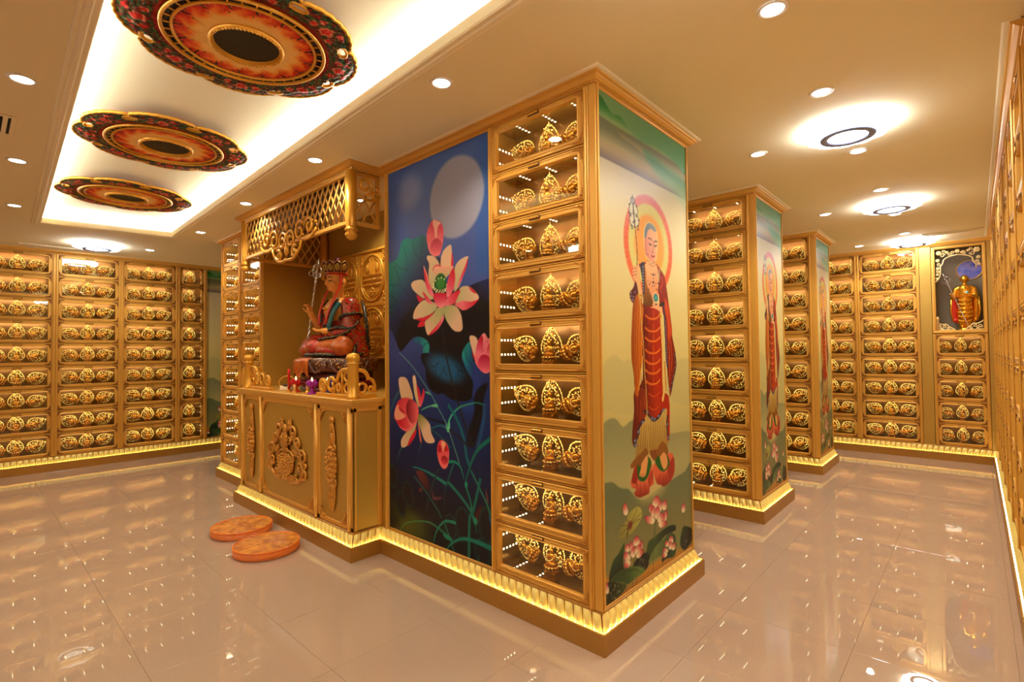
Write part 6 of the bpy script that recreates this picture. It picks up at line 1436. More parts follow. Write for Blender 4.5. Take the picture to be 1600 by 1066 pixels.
# ---------------------------------------------------------------- ceiling medallions
def medallion_print():
    return None
def paint_attr(me, fn, mname, rough=.4):
    n = len(me.vertices); co = np.zeros(n*3); me.vertices.foreach_get('co', co); co = co.reshape(-1, 3)
    c = np.clip(fn(co)/255, 0, 1); lin = np.where(c <= .04045, c/12.92, ((c+.055)/1.055)**2.4)
    at = me.color_attributes.new('Col', 'FLOAT_COLOR', 'POINT'); at.data.foreach_set('color', np.concatenate([lin, np.ones((n, 1))], 1).astype(np.float32).ravel())
MED_R = .515
def rim(a):      # 8 lobes with small scallops
    q = (a/(2*PI)*8) % 1.0; s = math.sin(PI*q); return MED_R*(.905+.095*s**.5+.012*abs(math.sin(a*8*4)))
def med_meshes():
    d = {}
    # outer ring: relief of scrolls and blossoms
    NA, NR = 320, 22; v = []; f = []
    for j in range(NR+1):
        t = j/NR
        for i in range(NA):
            a = 2*PI*i/NA; r0 = .36; r = r0+(rim(a)-r0)*t; z = -.012*math.sin(PI*min(1, t*1.0))-.004*math.sin(r*150+3*math.sin(a*24))*math.sin(a*64)
            v.append((r*math.cos(a), r*math.sin(a), z-.02))
    for j in range(NR):
        for i in range(NA): k = (i+1) % NA; f.append((j*NA+i, j*NA+k, (j+1)*NA+k, (j+1)*NA+i))
    def inhole(p):
        for h in range(8):
            a = 2*PI*h/8; c = (.445*math.cos(a), .445*math.sin(a)); dx, dy = p[0]-c[0], p[1]-c[1]
            u = dx*math.cos(a)+dy*math.sin(a); w_ = -dx*math.sin(a)+dy*math.cos(a)
            if (u/.022)**2+(w_/.042)**2 < 1: return True
        return False
    f = [q for q in f if not inhole(np.mean([v[i] for i in q], 0))]
    m = MB(); m.add(v, f, 0, True); me = m.mesh('flower_ring', [PRINT])
    rnd = np.random.RandomState(4)
    bl = []
    for h in range(8):
        a0 = 2*PI*(h+.5)/8
        bl.append((.435*math.cos(a0), .435*math.sin(a0), .030)); bl.append((.41*math.cos(a0+.16), .41*math.sin(a0+.16), .017)); bl.append((.425*math.cos(a0-.17), .425*math.sin(a0-.17), .018)); bl.append((.475*math.cos(a0+.12), .475*math.sin(a0+.12), .014)); bl.append((.47*math.cos(a0-.13), .47*math.sin(a0-.13), .013))
    def fn(co):
        x, y = co[:, 0], co[:, 1]; r = np.hypot(x, y); a = np.arctan2(y, x)
        base = np.tile(np.array([40., 26, 26]), (len(co), 1))
        sc = np.sin(r*150+3*np.sin(a*24))*np.sin(a*64+4*np.sin(r*90))
        base[sc > .35] = (26, 92, 54); base[sc < -.45] = (150, 22, 22); base[(sc > .78)] = (96, 140, 70)
        for bx, by, br in bl:
            d = np.hypot(x-bx, y-by)/br; an = np.arctan2(y-by, x-bx); d = d*(1+.15*np.cos(an*5))
            base[d < 1.0] = (238, 140, 116); base[d < .78] = (190, 22, 26); base[d < .3] = (224, 60, 50)
        base[r < .375] = (150, 14, 20); base[r < .366] = (170, 18, 20)
        return base
    paint_attr(me, fn, 'm'); d['ring'] = me
    # gold rim and hole rims
    m = MB(); pts = [(rim(2*PI*i/320)*math.cos(2*PI*i/320), rim(2*PI*i/320)*math.sin(2*PI*i/320), -.016) for i in range(320)]; m.tube(pts, .009, 6, 0, None, True, 1.3, (0, 0, 1))
    for h in range(8):
        a = 2*PI*h/8; c = (.445*math.cos(a), .445*math.sin(a)); pp = []
        for i in range(20):
            q = 2*PI*i/20; u, w_ = .024*math.cos(q), .045*math.sin(q); pp.append((c[0]+u*math.cos(a)-w_*math.sin(a), c[1]+u*math.sin(a)+w_*math.cos(a), -.022))
        m.tube(pp, .008, 5, 0, None, True, 1.3, (0, 0, 1))
    m.lathe([(.362, -.02), (.36, -.034), (.352, -.038), (.344, -.034), (.342, -.02)], 72); m.lathe([(.318, -.02), (.316, -.033), (.310, -.036), (.304, -.033), (.302, -.02)], 72)
    d['rim'] = m.mesh('gold_rim', [GOLD_BRIGHT])
    # dark key band with gold links
    m = MB(); m.lathe([(.343, -.026), (.317, -.026)], 72, 0); 
    for i in range(36):
        a = 2*PI*i/36; m.bbox(-.012, .012, -.004, .004, -.030, -.025, .001, 1, RZ(a) @ T(.33, 0, 0))
    d['band'] = m.mesh('key_band', [mat('black_lacquer', (26, 22, 20), .4), GOLD_BRIGHT])
    # flame ring
    NA, NR = 192, 16; v = []; f = []
    for j in range(NR+1):
        for i in range(NA):
            a = 2*PI*i/NA; r = .165+(.304-.165)*j/NR; w_ = abs(math.sin(a*8+.6*math.sin(r*40)))
            v.append((r*math.cos(a), r*math.sin(a), -.026-.006*w_*math.sin(PI*j/NR)-.002*math.sin(a*64+r*90)*(j > NR*.45)))
    for j in range(NR):
        for i in range(NA): k = (i+1) % NA; f.append((j*NA+i, j*NA+k, (j+1)*NA+k, (j+1)*NA+i))
    m = MB(); m.add(v, f, 0, True); me = m.mesh('flame_ring', [PRINT])
    def fn2(co):
        x, y = co[:, 0], co[:, 1]; r = np.hypot(x, y); a = np.arctan2(y, x); t = (r-.165)/(.139)
        t = np.clip(t+.16*np.cos(a*16+1.5*np.sin(r*60))*np.clip(t*1.6-.2, 0, 1), 0, 1.1)
        st = [(0, (250, 208, 130)), (.35, (252, 196, 110)), (.55, (250, 140, 50)), (.75, (226, 58, 24)), (1.1, (170, 24, 20))]
        c = np.stack([np.interp(t, [s for s, _ in st], [q[i] for _, q in st]) for i in range(3)], -1)
        k = (np.sin(a*80+6*np.sin(r*50)) > .86) & (t > .42); c[k] = c[k]*.5+np.array([246., 150, 90])*.5; return c
    paint_attr(me, fn2, 'f'); d['flame'] = me
    m = MB(); m.lathe([(.168, -.02), (.166, -.040), (.156, -.046), (.146, -.040), (.142, -.02)], 64)
    for i in range(60): a = 2*PI*i/60; m.ball((.157*math.cos(a), .157*math.sin(a), -.044), .0065, 6, 4)
    d['collar'] = m.mesh('beaded_collar', [GOLD_BRIGHT])
    m = MB(); m.lathe([(.145, -.022), (.142, .0), (.125, .022), (0, .026)], 48); d['dish'] = m.mesh('dish', [mat('aged_bronze', (160, 104, 40), .5, .3, noise=(30, (120, 72, 24), 1))])
    m = MB(); m.lathe([(.40, .0), (.40, -.012), (.14, -.012)], 48); d['back'] = m.mesh('backboard', [LACQ_RED])
    for i in range(4): pass
    return d
_md = med_meshes(); _b = MB()
for i in range(6): _b.lathe([(.012, -.01), (.012,   .055)], 8, 0, T(.3*math.cos(PI*i/3), .3*math.sin(PI*i/3), 0))
_md['pins'] = _b.mesh('standoff_pins', [GOLD_DARK])
for x, y, lb in ((-1.17, -1.265, 'large painted ceiling medallion cut by the top edge, nearest of three'), (-2.86, -1.21, 'middle painted ceiling medallion with red and gold petals'), (-4.50, -1.15, 'farthest and smallest-looking painted ceiling medallion')):
    t = thing('ceiling_medallion', lb, 'medallion', (x, y, 3.045), .12, 'ceiling medallions in the tray')
    for nm, k in (('flower_ring', 'ring'), ('gold_rim', 'rim'), ('key_band', 'band'), ('flame_ring', 'flame'), ('beaded_collar', 'collar'), ('dish', 'dish'), ('backboard', 'back'), ('standoff_pins', 'pins')): link(nm, _md[k], t)
# ---------------------------------------------------------------- cushions
CUSH = mat('orange_brocade', (232, 158, 40), .42, .15, noise=(20, (176, 88, 6), 1), spec=.5); CUSH_S = mat('orange_felt', (240, 122, 6), .8)
def cushion(x, y, rz, label):
    t = thing('kneeling_cushion', label, 'cushion', (x, y, 0), rz, 'kneeling cushions by the altar')
    m = MB(); R = .232; m.lathe([(R-.012, 0.0), (R, .010), (R+.002, .03), (R, .052), (R-.008, .060)], 48, 0); obj('side_band', m, CUSH_S, t)
    m = MB(); rnd = random.Random(int(x*100)); v = []; f = []; NA, NR = 48, 10
    for j in range(NR+1):
        for i in range(NA):
            a = 2*PI*i/NA; r = (R-.006)*j/NR; v.append((r*math.cos(a), r*math.sin(a), .060+.010*math.cos(r/R*PI/2)+.0022*math.sin(a*7+r*40)*math.sin(r*55)))
    for j in range(NR):
        for i in range(NA): k = (i+1) % NA; f.append((j*NA+i, j*NA+k, (j+1)*NA+k, (j+1)*NA+i))
    m.add(v, f, 0, True); obj('top_cover', m, CUSH, t)
    m = MB(); m.tube([((R-.002)*math.cos(2*PI*i/48), (R-.002)*math.sin(2*PI*i/48), .061) for i in range(48)], .005, 6, 0, None, True); obj('piping', m, CUSH_S, t)
    m = MB(); v = []; f = []
    for j in range(NR+5):
        for i in range(NA):
            a = 2*PI*i/NA
            if j <= NR: r = (R+.006)*j/NR; z = .076+.007*rnd.uniform(-1, 1)*(j > 0)+.002*math.cos(r/R*PI/2)
            else: r = R+.008+rnd.uniform(0, .006); z = .074-.018*(j-NR)+rnd.uniform(-.002, .002)
            v.append((r*math.cos(a), r*math.sin(a), max(z, .002)))
    for j in range(NR+4):
        for i in range(NA): k = (i+1) % NA; f.append((j*NA+i, j*NA+k, (j+1)*NA+k, (j+1)*NA+i))
    m.add(v, f, 0, False)
    for q in range(3):      # gathered end of the wrap
        a = 1.1+.12*q; m.tube([((R+.004)*math.cos(a), (R+.004)*math.sin(a), .066), ((R+.03)*math.cos(a), (R+.03)*math.sin(a), .060+.01*q), ((R+.05)*math.cos(a+.05), (R+.05)*math.sin(a+.05), .03)], [.012, .018, .008], 6)
    obj('plastic_wrap', m, WRAP, t)
cushion(-3.20, -.575, .3, 'round orange brocade cushion in clear wrap, behind the nearer one'); cushion(-2.62, -.60, 1.2, 'round orange brocade cushion in clear wrap, nearer the camera')
# ---------------------------------------------------------------- seated statue on the altar
SKIN = mat('painted_skin', (236, 164, 76), .32); BRONZE_ORANGE = mat('orange_lacquer', (186, 96, 34), .28, noise=(18, (158, 66, 24), 1)); TEAL_P = mat('teal_paint', (24, 92, 92), .35); PURPLE = mat('purple_lacquer', (86, 22, 58), .3)
RED_P = mat('red_paint', (196, 40, 26), .3); INK = mat('ink', (40, 20, 16), .5); LIP = mat('lip_paint', (170, 30, 30), .4); SILVER = mat('silver_metal', (214, 208, 200), .25, .9)
def brocade(name, base, fig, scale, thr=.22, dark=None):
    m = bpy.data.materials.new(name); m.use_nodes = True; nt = m.node_tree; b = nt.nodes['Principled BSDF']; b.inputs['Roughness'].default_value = .34
    tc = nt.nodes.new('ShaderNodeTexCoord'); v = nt.nodes.new('ShaderNodeTexVoronoi'); v.inputs['Scale'].default_value = scale; r = nt.nodes.new('ShaderNodeValToRGB'); r.color_ramp.interpolation = 'CONSTANT'
    r.color_ramp.elements[0].color = srgb(fig); r.color_ramp.elements[1].position = thr+.16; r.color_ramp.elements[1].color = srgb(base)
    e = r.color_ramp.elements.new(thr); e.color = srgb(dark or tuple(int(x*.3) for x in base))
    nt.links.new(tc.outputs['Object'], v.inputs['Vector']); nt.links.new(v.outputs['Distance'], r.inputs['Fac']); nt.links.new(r.outputs['Color'], b.inputs['Base Color']); return m
BROC_RED = brocade('red_brocade', (170, 28, 14), (206, 150, 60), 40, .24, (30, 36, 26)); BROC_DARK = brocade('dark_brocade', (26, 38, 32), (176, 140, 80), 60, .3); BROC_BROWN = brocade('brown_brocade', (84, 34, 20), (196, 146, 84), 46, .32)
def hand(m, wrist, dirv, palm_n, s=1.0, curl=.5):         # palm with four fingers and a thumb, along dirv
    d = Vector(dirv).normalized(); n = Vector(palm_n); n = (n-d*n.dot(d)).normalized(); sd = d.cross(n); w = Vector(wrist)
    for k in (-1, 0, 1): m.capsule(w+sd*.012*k*s, w+d*.05*s+sd*.015*k*s, .013*s, .012*s, 8)
    for k, L in ((-1.5, .040), (-.5, .050), (.5, .053), (1.5, .047)):
        a = w+d*.055*s+sd*.0105*k*s; b = a+(d*math.cos(curl*.6)+n*math.sin(curl*.6))*L*.55*s; c = b+(d*math.cos(curl*2)+n*math.sin(curl*2))*L*.5*s
        m.capsule(a, b, .0068*s, .0062*s, 8); m.capsule(b, c, .0062*s, .0052*s, 8)
    a = w+d*.02*s+sd*.022*s; b = a+(d*.7+sd*.5+n*.5).normalized()*.028*s; m.capsule(a, b, .008*s, .007*s, 8); m.capsule(b, b+(d*.8+n*.5).normalized()*.022*s, .007*s, .0055*s, 8)
def seated():
    t = thing('seated_statue', 'painted seated statue in red robe and five-leaf crown on the altar', 'statue', (-3.05, .24, 1.4775))
    m = MB()
    m.ball((0, -.03, .735), (.084, .094, .108), 20, 14); m.ball((0, -.055, .672), (.060, .062, .058), 16, 10); m.ball((0, -.095, .640), (.028, .024, .020), 10, 8)
    m.capsule((0, .0, .52), (0, -.015, .64), .056, .050); m.ball((0, -.02, .42), (.150, .115, .150), 20, 12)
    m.capsule((0, -.118, .735), (0, -.136, .690), .010, .016, 8); m.ball((0, -.118, .655), (.022, .012, .007), 10, 6)
    for s in (-1, 1):
        m.ball((s*.086, -.005, .715), (.014, .026, .046), 10, 8); m.ball((s*.084, -.008, .668), (.011, .016, .028), 8, 6); m.ball((s*.035, -.100, .722), (.020, .016, .010), 8, 6); m.ball((s*.045, -.085, .690), (.030, .03, .026), 10, 8)
    m.capsule((-.17, .0, .48), (-.262, -.05, .27), .055, .050); m.capsule((-.262, -.05, .27), (-.235, -.165, .405), .048, .030)
    m.capsule((.15, -.05, .25), (.075, -.19, .235), .045, .032)
    hand(m, (-.235, -.168, .408), (-.02, -.25, 1), (-1, -.4, 0), 1.25, .75); hand(m, (.07, -.195, .238), (-1, -.35, .02), (0, .2, 1), 1.25, .35)
    remesh('body', m, .0058, [SKIN], t, 3)
    f = MB()
    for s in (-1, 1): f.tube([(s*.014, -.1225, .742), (s*.034, -.121, .752), (s*.056, -.104, .742)], .0035, 5); f.tube([(s*.016, -.122, .716), (s*.034, -.1215, .711), (s*.054, -.104, .715)], .0038, 5)
    obj('eyes_and_brows', f, INK, t); f = MB(); f.ball((0, -.128, .655), (.017, .006, .0055), 10, 6); obj('lips', f, LIP, t)
    m = MB()       # upper robe
    m.capsule((0, .045, .08), (0, .045, .42), .185, .150, 20); 
    for s in (-1, 1): m.capsule((s*.07, .03, .47), (s*.185, .015, .475), .080, .082, 14)
    m.capsule((.19, .01, .47), (.255, -.02, .26), .085, .088, 14); m.capsule((.255, -.02, .24), (.13, -.10, .20), .092, .075, 14); m.capsule((.26, .02, .22), (.27, .05, .04), .09, .10, 12)
    m.capsule((-.19, .01, .47), (-.235, -.01, .32), .082, .085, 14); m.capsule((-.25, .02, .28), (-.27, .04, .06), .07, .09, 12)
    remesh('upper_robe', m, .009, [BROC_RED], t, 5)
    m = MB()       # crossed legs under the lower robe
    for s in (-1, 1): m.capsule((s*.06, .04, .085), (s*.285, -.12, .095), .115, .098, 16); m.capsule((s*.285, -.13, .085), (s*-.02, -.235, .075), .088, .070, 14); m.ball((s*.29, -.13, .08), (.095, .10, .085), 14, 9)
    m.ball((0, -.12, .055), (.30, .17, .06), 20, 8); m.ball((0, .06, .05), (.33, .20, .06), 20, 8)
    remesh('lower_robe', m, .009, [BRONZE_ORANGE], t, 5)
    m = MB()
    for s in (-1, 1): m.capsule((s*.12, -.235, .05), (s*.30, -.16, .05), .055, .05, 10)
    m.ball((-.10, -.24, .06), (.20, .06, .08), 14, 8); m.capsule((-.30, -.13, .10), (.02, -.25, .085), .095, .078, 14); m.capsule((-.10, .02, .12), (-.26, -.11, .12), .105, .10, 14); remesh('robe_fold', m, .009, [BROC_RED], t, 3)
    k = MB()       # dark embroidered trims
    for pts, r in (([(.10, -.065, .545), (.085, -.135, .44), (.03, -.165, .30), (-.04, -.165, .22)], .017), ([(-.10, -.065, .545), (-.09, -.135, .44), (-.04, -.165, .32)], .015), ([(.33, -.07, .24), (.24, -.13, .19), (.12, -.19, .17), (.04, -.22, .16)], .022), ([(.34, .0, .32), (.33, -.06, .26), (.20, -.15, .27), (.10, -.17, .24)], .018), ([(.12, .17, .53), (.22, .13, .47), (.335, .09, .28), (.345, .10, .06)], .016), ([(.36, -.06, .02), (.30, -.01, .15), (.19, -.08, .20)], .02)):
        P = smooth_open(pts, 5); k.tube([tuple(p) for p in P], r*1.05, 8, 0, None, False, .6)
    for c, r in (((.222, -.005, .37), .098), ((-.222, -.005, .39), .092)):
        k.tube([(c[0]+r*math.cos(a), c[1]+r*math.sin(a)*1.0, c[2]+.25*r*math.cos(a)) for a in np.linspace(0, 2*PI, 21)[:-1]], .014, 6, 0, None, True)
    k.tube([(.36*math.cos(a), -.03+.27*math.sin(a)*.95, .02) for a in np.linspace(0, 2*PI, 40)[:-1]], .020, 6, 0, None, True)
    obj('robe_trim', k, BROC_DARK, t)
    s_ = MB(); P = smooth_open([(.135, -.075, .50), (.125, -.13, .42), (.11, -.155, .32), (.09, -.17, .24)], 5); s_.tube([tuple(p) for p in P], .036, 8, 0, None, False, .45, (0, 1, 0)); obj('teal_sash', s_, TEAL_P, t)
    for s in (-1, 1):
        r = MB(); P = smooth_open([(s*.093, -.035, .775), (s*.100, -.045, .68), (s*.105, -.10, .56), (s*.085, -.155, .42), (s*.06, -.175, .30)], 5); r.tube([tuple(p) for p in P], .017, 6, 0, None, False, .5, (0, 1, 0)); obj('crown_ribbon', r, RED_P, t)
    n = MB()
    for i in range(15): a = PI*(.08+.84*i/14); n.ball((.105*math.cos(a), -.045-.105*math.sin(a), .52-.07*math.sin(a)), .010, 6, 4)
    obj('necklace', n, GOLD_BRIGHT, t)
    c = MB(); c.lathe([(.098, .772), (.102, .778), (.102, .792), (.098, .796)], 28, 0, T(0, -.022, 0)); obj('crown_band', c, RED_P, t)
    for i in range(7):
        a = PI+PI*(-.02+1.04*i/6) if i < 7 else 0
        M = T(.104*math.cos(a), -.022+.104*math.sin(a), .79) @ RZ(a-PI/2+PI) @ RX(.22)
        c = MB(); poly = [(-.030, 0), (.030, 0), (.043, .04), (.038, .085), (.0, .118), (-.038, .085), (-.043, .04)]
        mm = Matrix(((1,0,0,0),(0,0,-1,0),(0,1,0,0),(0,0,0,1))); c.prism(poly, -.004, .004, 0, M @ mm)
        c.ball((0, -.006, .052), (.026, .008, .034), 12, 8, 1, M); c.tube([(x*.93, -.005, z*.95+.002) for x, z in poly], .004, 5, 1, M, True); obj('crown_leaf', c, [PURPLE, mat('aged_gilt', (170, 138, 66), .35, .6)], t)
    c = MB(); c.lathe([(.098, .79), (.09, .83), (.055, .85), (.03, .856), (.034, .872), (.042, .885), (.034, .90), (.018, .906), (.024, .918), (.028, .928), (.018, .940), (0, .945)], 20, 0, T(0, -.022, 0)); obj('crown_cap', c, PURPLE, t)
seated()
def ringed_staff(label, p0, p1, ringed=.045, r=.010):
    p0, p1 = Vector(p0), Vector(p1); t = thing('ringed_staff', label, 'staff', p0); d = p1-p0; L = d.length; q = d.to_track_quat('Z', 'Y').to_matrix().to_4x4()
    m = MB(); n = int(L*.78/.012)
    for s in (0, PI): m.tube([(r*.55*math.cos(i*.55+s), r*.55*math.sin(i*.55+s), i*L*.78/n) for i in range(n+1)], r*.62, 6, 0, q)
    o = obj('shaft', m, SILVER, t); m = MB()
    m.lathe([(r, .76*L), (r*1.4, .77*L), (r*.8, .79*L), (r*.8, .93*L), (r*1.8, .94*L), (r*1.8, .95*L), (r, .965*L), (r*.7, .985*L), (0, L)], 12, 0, q)
    for a in (0, PI/2): m.tube([q @ Vector((ringed*1.25*math.cos(b)*math.cos(a), ringed*1.25*math.cos(b)*math.sin(a), .86*L+ringed*1.5*math.sin(b))) for b in np.linspace(0, 2*PI, 19)[:-1]], r*.35, 5, 0, None, True)
    obj('finial', m, SILVER, t)
    for k in range(4):
        a = PI/2*k+.4; c = Vector((ringed*1.25*math.cos(a), ringed*1.25*math.sin(a), .86*L-ringed*.5)); m = MB(); m.tube([q @ (c+Vector((ringed*.5*math.cos(b)*math.cos(a), ringed*.5*math.cos(b)*math.sin(a), ringed*.6*math.sin(b)))) for b in np.linspace(0, 2*PI, 13)[:-1]], r*.28, 5, 0, None, True); obj('ring', m, SILVER, t)
ringed_staff('silver twisted staff leaning in the hand of the seated statue', (-3.285, .03, 1.57), (-3.325, .17, 2.44))
def pedestal():
    t = thing('statue_pedestal', 'dark lacquered throne draped with patterned cloth under the seated statue', 'pedestal', (-3.05, .22, 1.1645))
    m = MB(); m.lathe([(.36, 0), (.37, .01), (.37, .035), (.33, .045), (.31, .06), (.30, .09), (.32, .105), (.36, .115), (.36, .16), (.33, .17)], 40, 0, None, True, 1, .86); obj('base', m, LACQ_DARK, t)
    m = MB()
    for k in range(26): a = 2*PI*k/26; m.ball((.345*math.cos(a), .345*.86*math.sin(a), .075), (.036, .036, .030), 8, 6)
    obj('lotus_band', m, LACQ_RED, t)
    m = MB(); m.lathe([(.33, .165), (.40, .19), (.41, .20), (.41, .285), (.39, .305), (0, .305)], 48, 0, None, True, 1, .86); obj('seat', m, BROC_BROWN, t)
    for k in range(7):
        a0 = PI+PI*(k/6.0) ; m = MB()
        for q in range(3):
            m.tube([(.418*math.cos(a0+b), .418*.86*math.sin(a0+b), .275-.02*q-(.10-.02*q)*math.cos(b/.22*PI/2)) for b in np.linspace(-.22, .22, 9)], .012, 6)
        obj('swag', m, BROC_BROWN, t)
    m = MB(); v = []; f = []; NA, NR = 36, 8
    for j in range(NR+1):
        for i in range(NA+1):
            u = i/NA; a = PI*1.5+(u-.5)*1.15-.25; h = j/NR; fold = .010*math.sin(u*34); drop = (.13+.05*abs(((u*3) % 1)-.5)*2)*h; r = .425+.012*math.sin(h*PI)+fold*h
            if j == 0: r = .375
            v.append((r*math.cos(a), r*.86*math.sin(a), .309-drop*(j > 0)))
    for j in range(NR):
        for i in range(NA): f.append((j*(NA+1)+i, j*(NA+1)+i+1, (j+1)*(NA+1)+i+1, (j+1)*(NA+1)+i))
    m.add(v, f, 0, True); obj('front_cloth', m, BRONZE_ORANGE, t)
pedestal()
# ---------------------------------------------------------------- offerings on the counter
CT = 1.1645
def lotus_lamp(x, y, col, nm, label):
    M_ = mat(nm, col, .25, 0, coat=.3); t = thing('lotus_lamp', label, 'lamp', (x, y, CT), 0, 'lotus lamps on the altar')
    m = MB(); m.lathe([(.040, 0), (.042, .006), (.030, .012), (.016, .022), (.014, .045), (.024, .056)], 20); obj('foot', m, M_, t)
    m = MB()
    for k, (n, r, z, tl) in enumerate(((10, .030, .072, .5), (10, .036, .084, .3), (8, .028, .10, .1))):
        for i in range(n):
            a = 2*PI*(i+.5*k)/n; m.ball((0, 0, 0), (.013, .009, .022), 8, 6, 0, RZ(a) @ T(r, 0, z) @ RY(tl))
    m.ball((0, 0, .082), (.032, .032, .026), 12, 8); obj('petal_cup', m, M_, t)
    m = MB(); m.lathe([(.006, .105), (.010, .114), (.007, .128), (0, .146)], 10); obj('flame_bulb', m, FLAME, t)
lotus_lamp(-3.085, -.165, (196, 24, 26), 'red_plastic', 'red lotus-shaped lamp on the altar counter'); lotus_lamp(-2.755, -.175, (150, 20, 150), 'purple_plastic', 'purple lotus-shaped lamp on the altar counter'); lotus_lamp(-2.60, -.115, (24, 60, 176), 'blue_plastic', 'blue lotus-shaped lamp half behind the balustrade scroll')
def candle(x, y, r, h, label, col, nm):
    t = thing('candle', label, 'candle', (x, y, CT)); m = MB(); m.lathe([(r*1.9, 0), (r*2, .006), (r*1.2, .012), (r*1.2, .018)], 16); obj('holder', m, GOLD_BRIGHT, t)
    m = MB(); m.lathe([(r, .016), (r, h), (r*.7, h+.004), (0, h+.002)], 14); obj('stick', m, mat(nm, col, .4), t); m = MB(); m.tube([(0, 0, h), (.002, 0, h+.012)], .0015, 5); obj('wick', m, INK, t)
candle(-3.24, -.16, .012, .20, 'slim tall red candle beside the pedestal', (200, 30, 24), 'red_wax'); candle(-2.93, -.13, .014, .085, 'small pale candle between the red and purple lamps', (240, 190, 120), 'pale_wax'); candle(-3.01, -.21, .012, .07, 'short pale candle at the counter edge by the red lamp', (240, 190, 120), 'pale_wax')
def bowl(x, y, label):
    t = thing('offering_bowl', label, 'bowl', (x, y, CT)); m = MB(); m.lathe([(.028, 0), (.030, .006), (.020, .012), (.045, .04), (.058, .062), (.054, .062), (.04, .04), (0, .022)], 20); obj('bowl', m, mat('black_glaze', (24, 24, 22), .2), t)
    m = MB(); 
    for i in range(7): a = 2*PI*i/7; m.ball((.024*math.cos(a), .024*math.sin(a), .062), .018, 8, 6)
    m.ball((0, 0, .072), .02, 8, 6); obj('fruit', m, RED_P, t)
bowl(-2.705, -.055, 'small dark bowl of red fruit behind the purple lamp')
def packet():
    t = thing('white_packet', 'small white packet with a dark flap on the left of the counter', 'packet', (-3.40, -.10, CT), .3); m = MB(); m.bbox(-.07, .07, -.04, .04, 0, .04, .006); obj('body', m, WHITE_TRIM, t); m = MB(); m.bbox(-.02, .075, -.042, .01, .040, .055, .003); obj('flap', m, INK, t)
    m = MB(); m.tube([(-.09+.10*math.cos(a), .06+.02*math.sin(a), .075+.055*math.sin(a)) for a in np.linspace(0, 2*PI, 25)[:-1]], .006, 6, 0, None, True); w_ = obj('wire_handle', m, GOLD_BRIGHT, t)
packet()
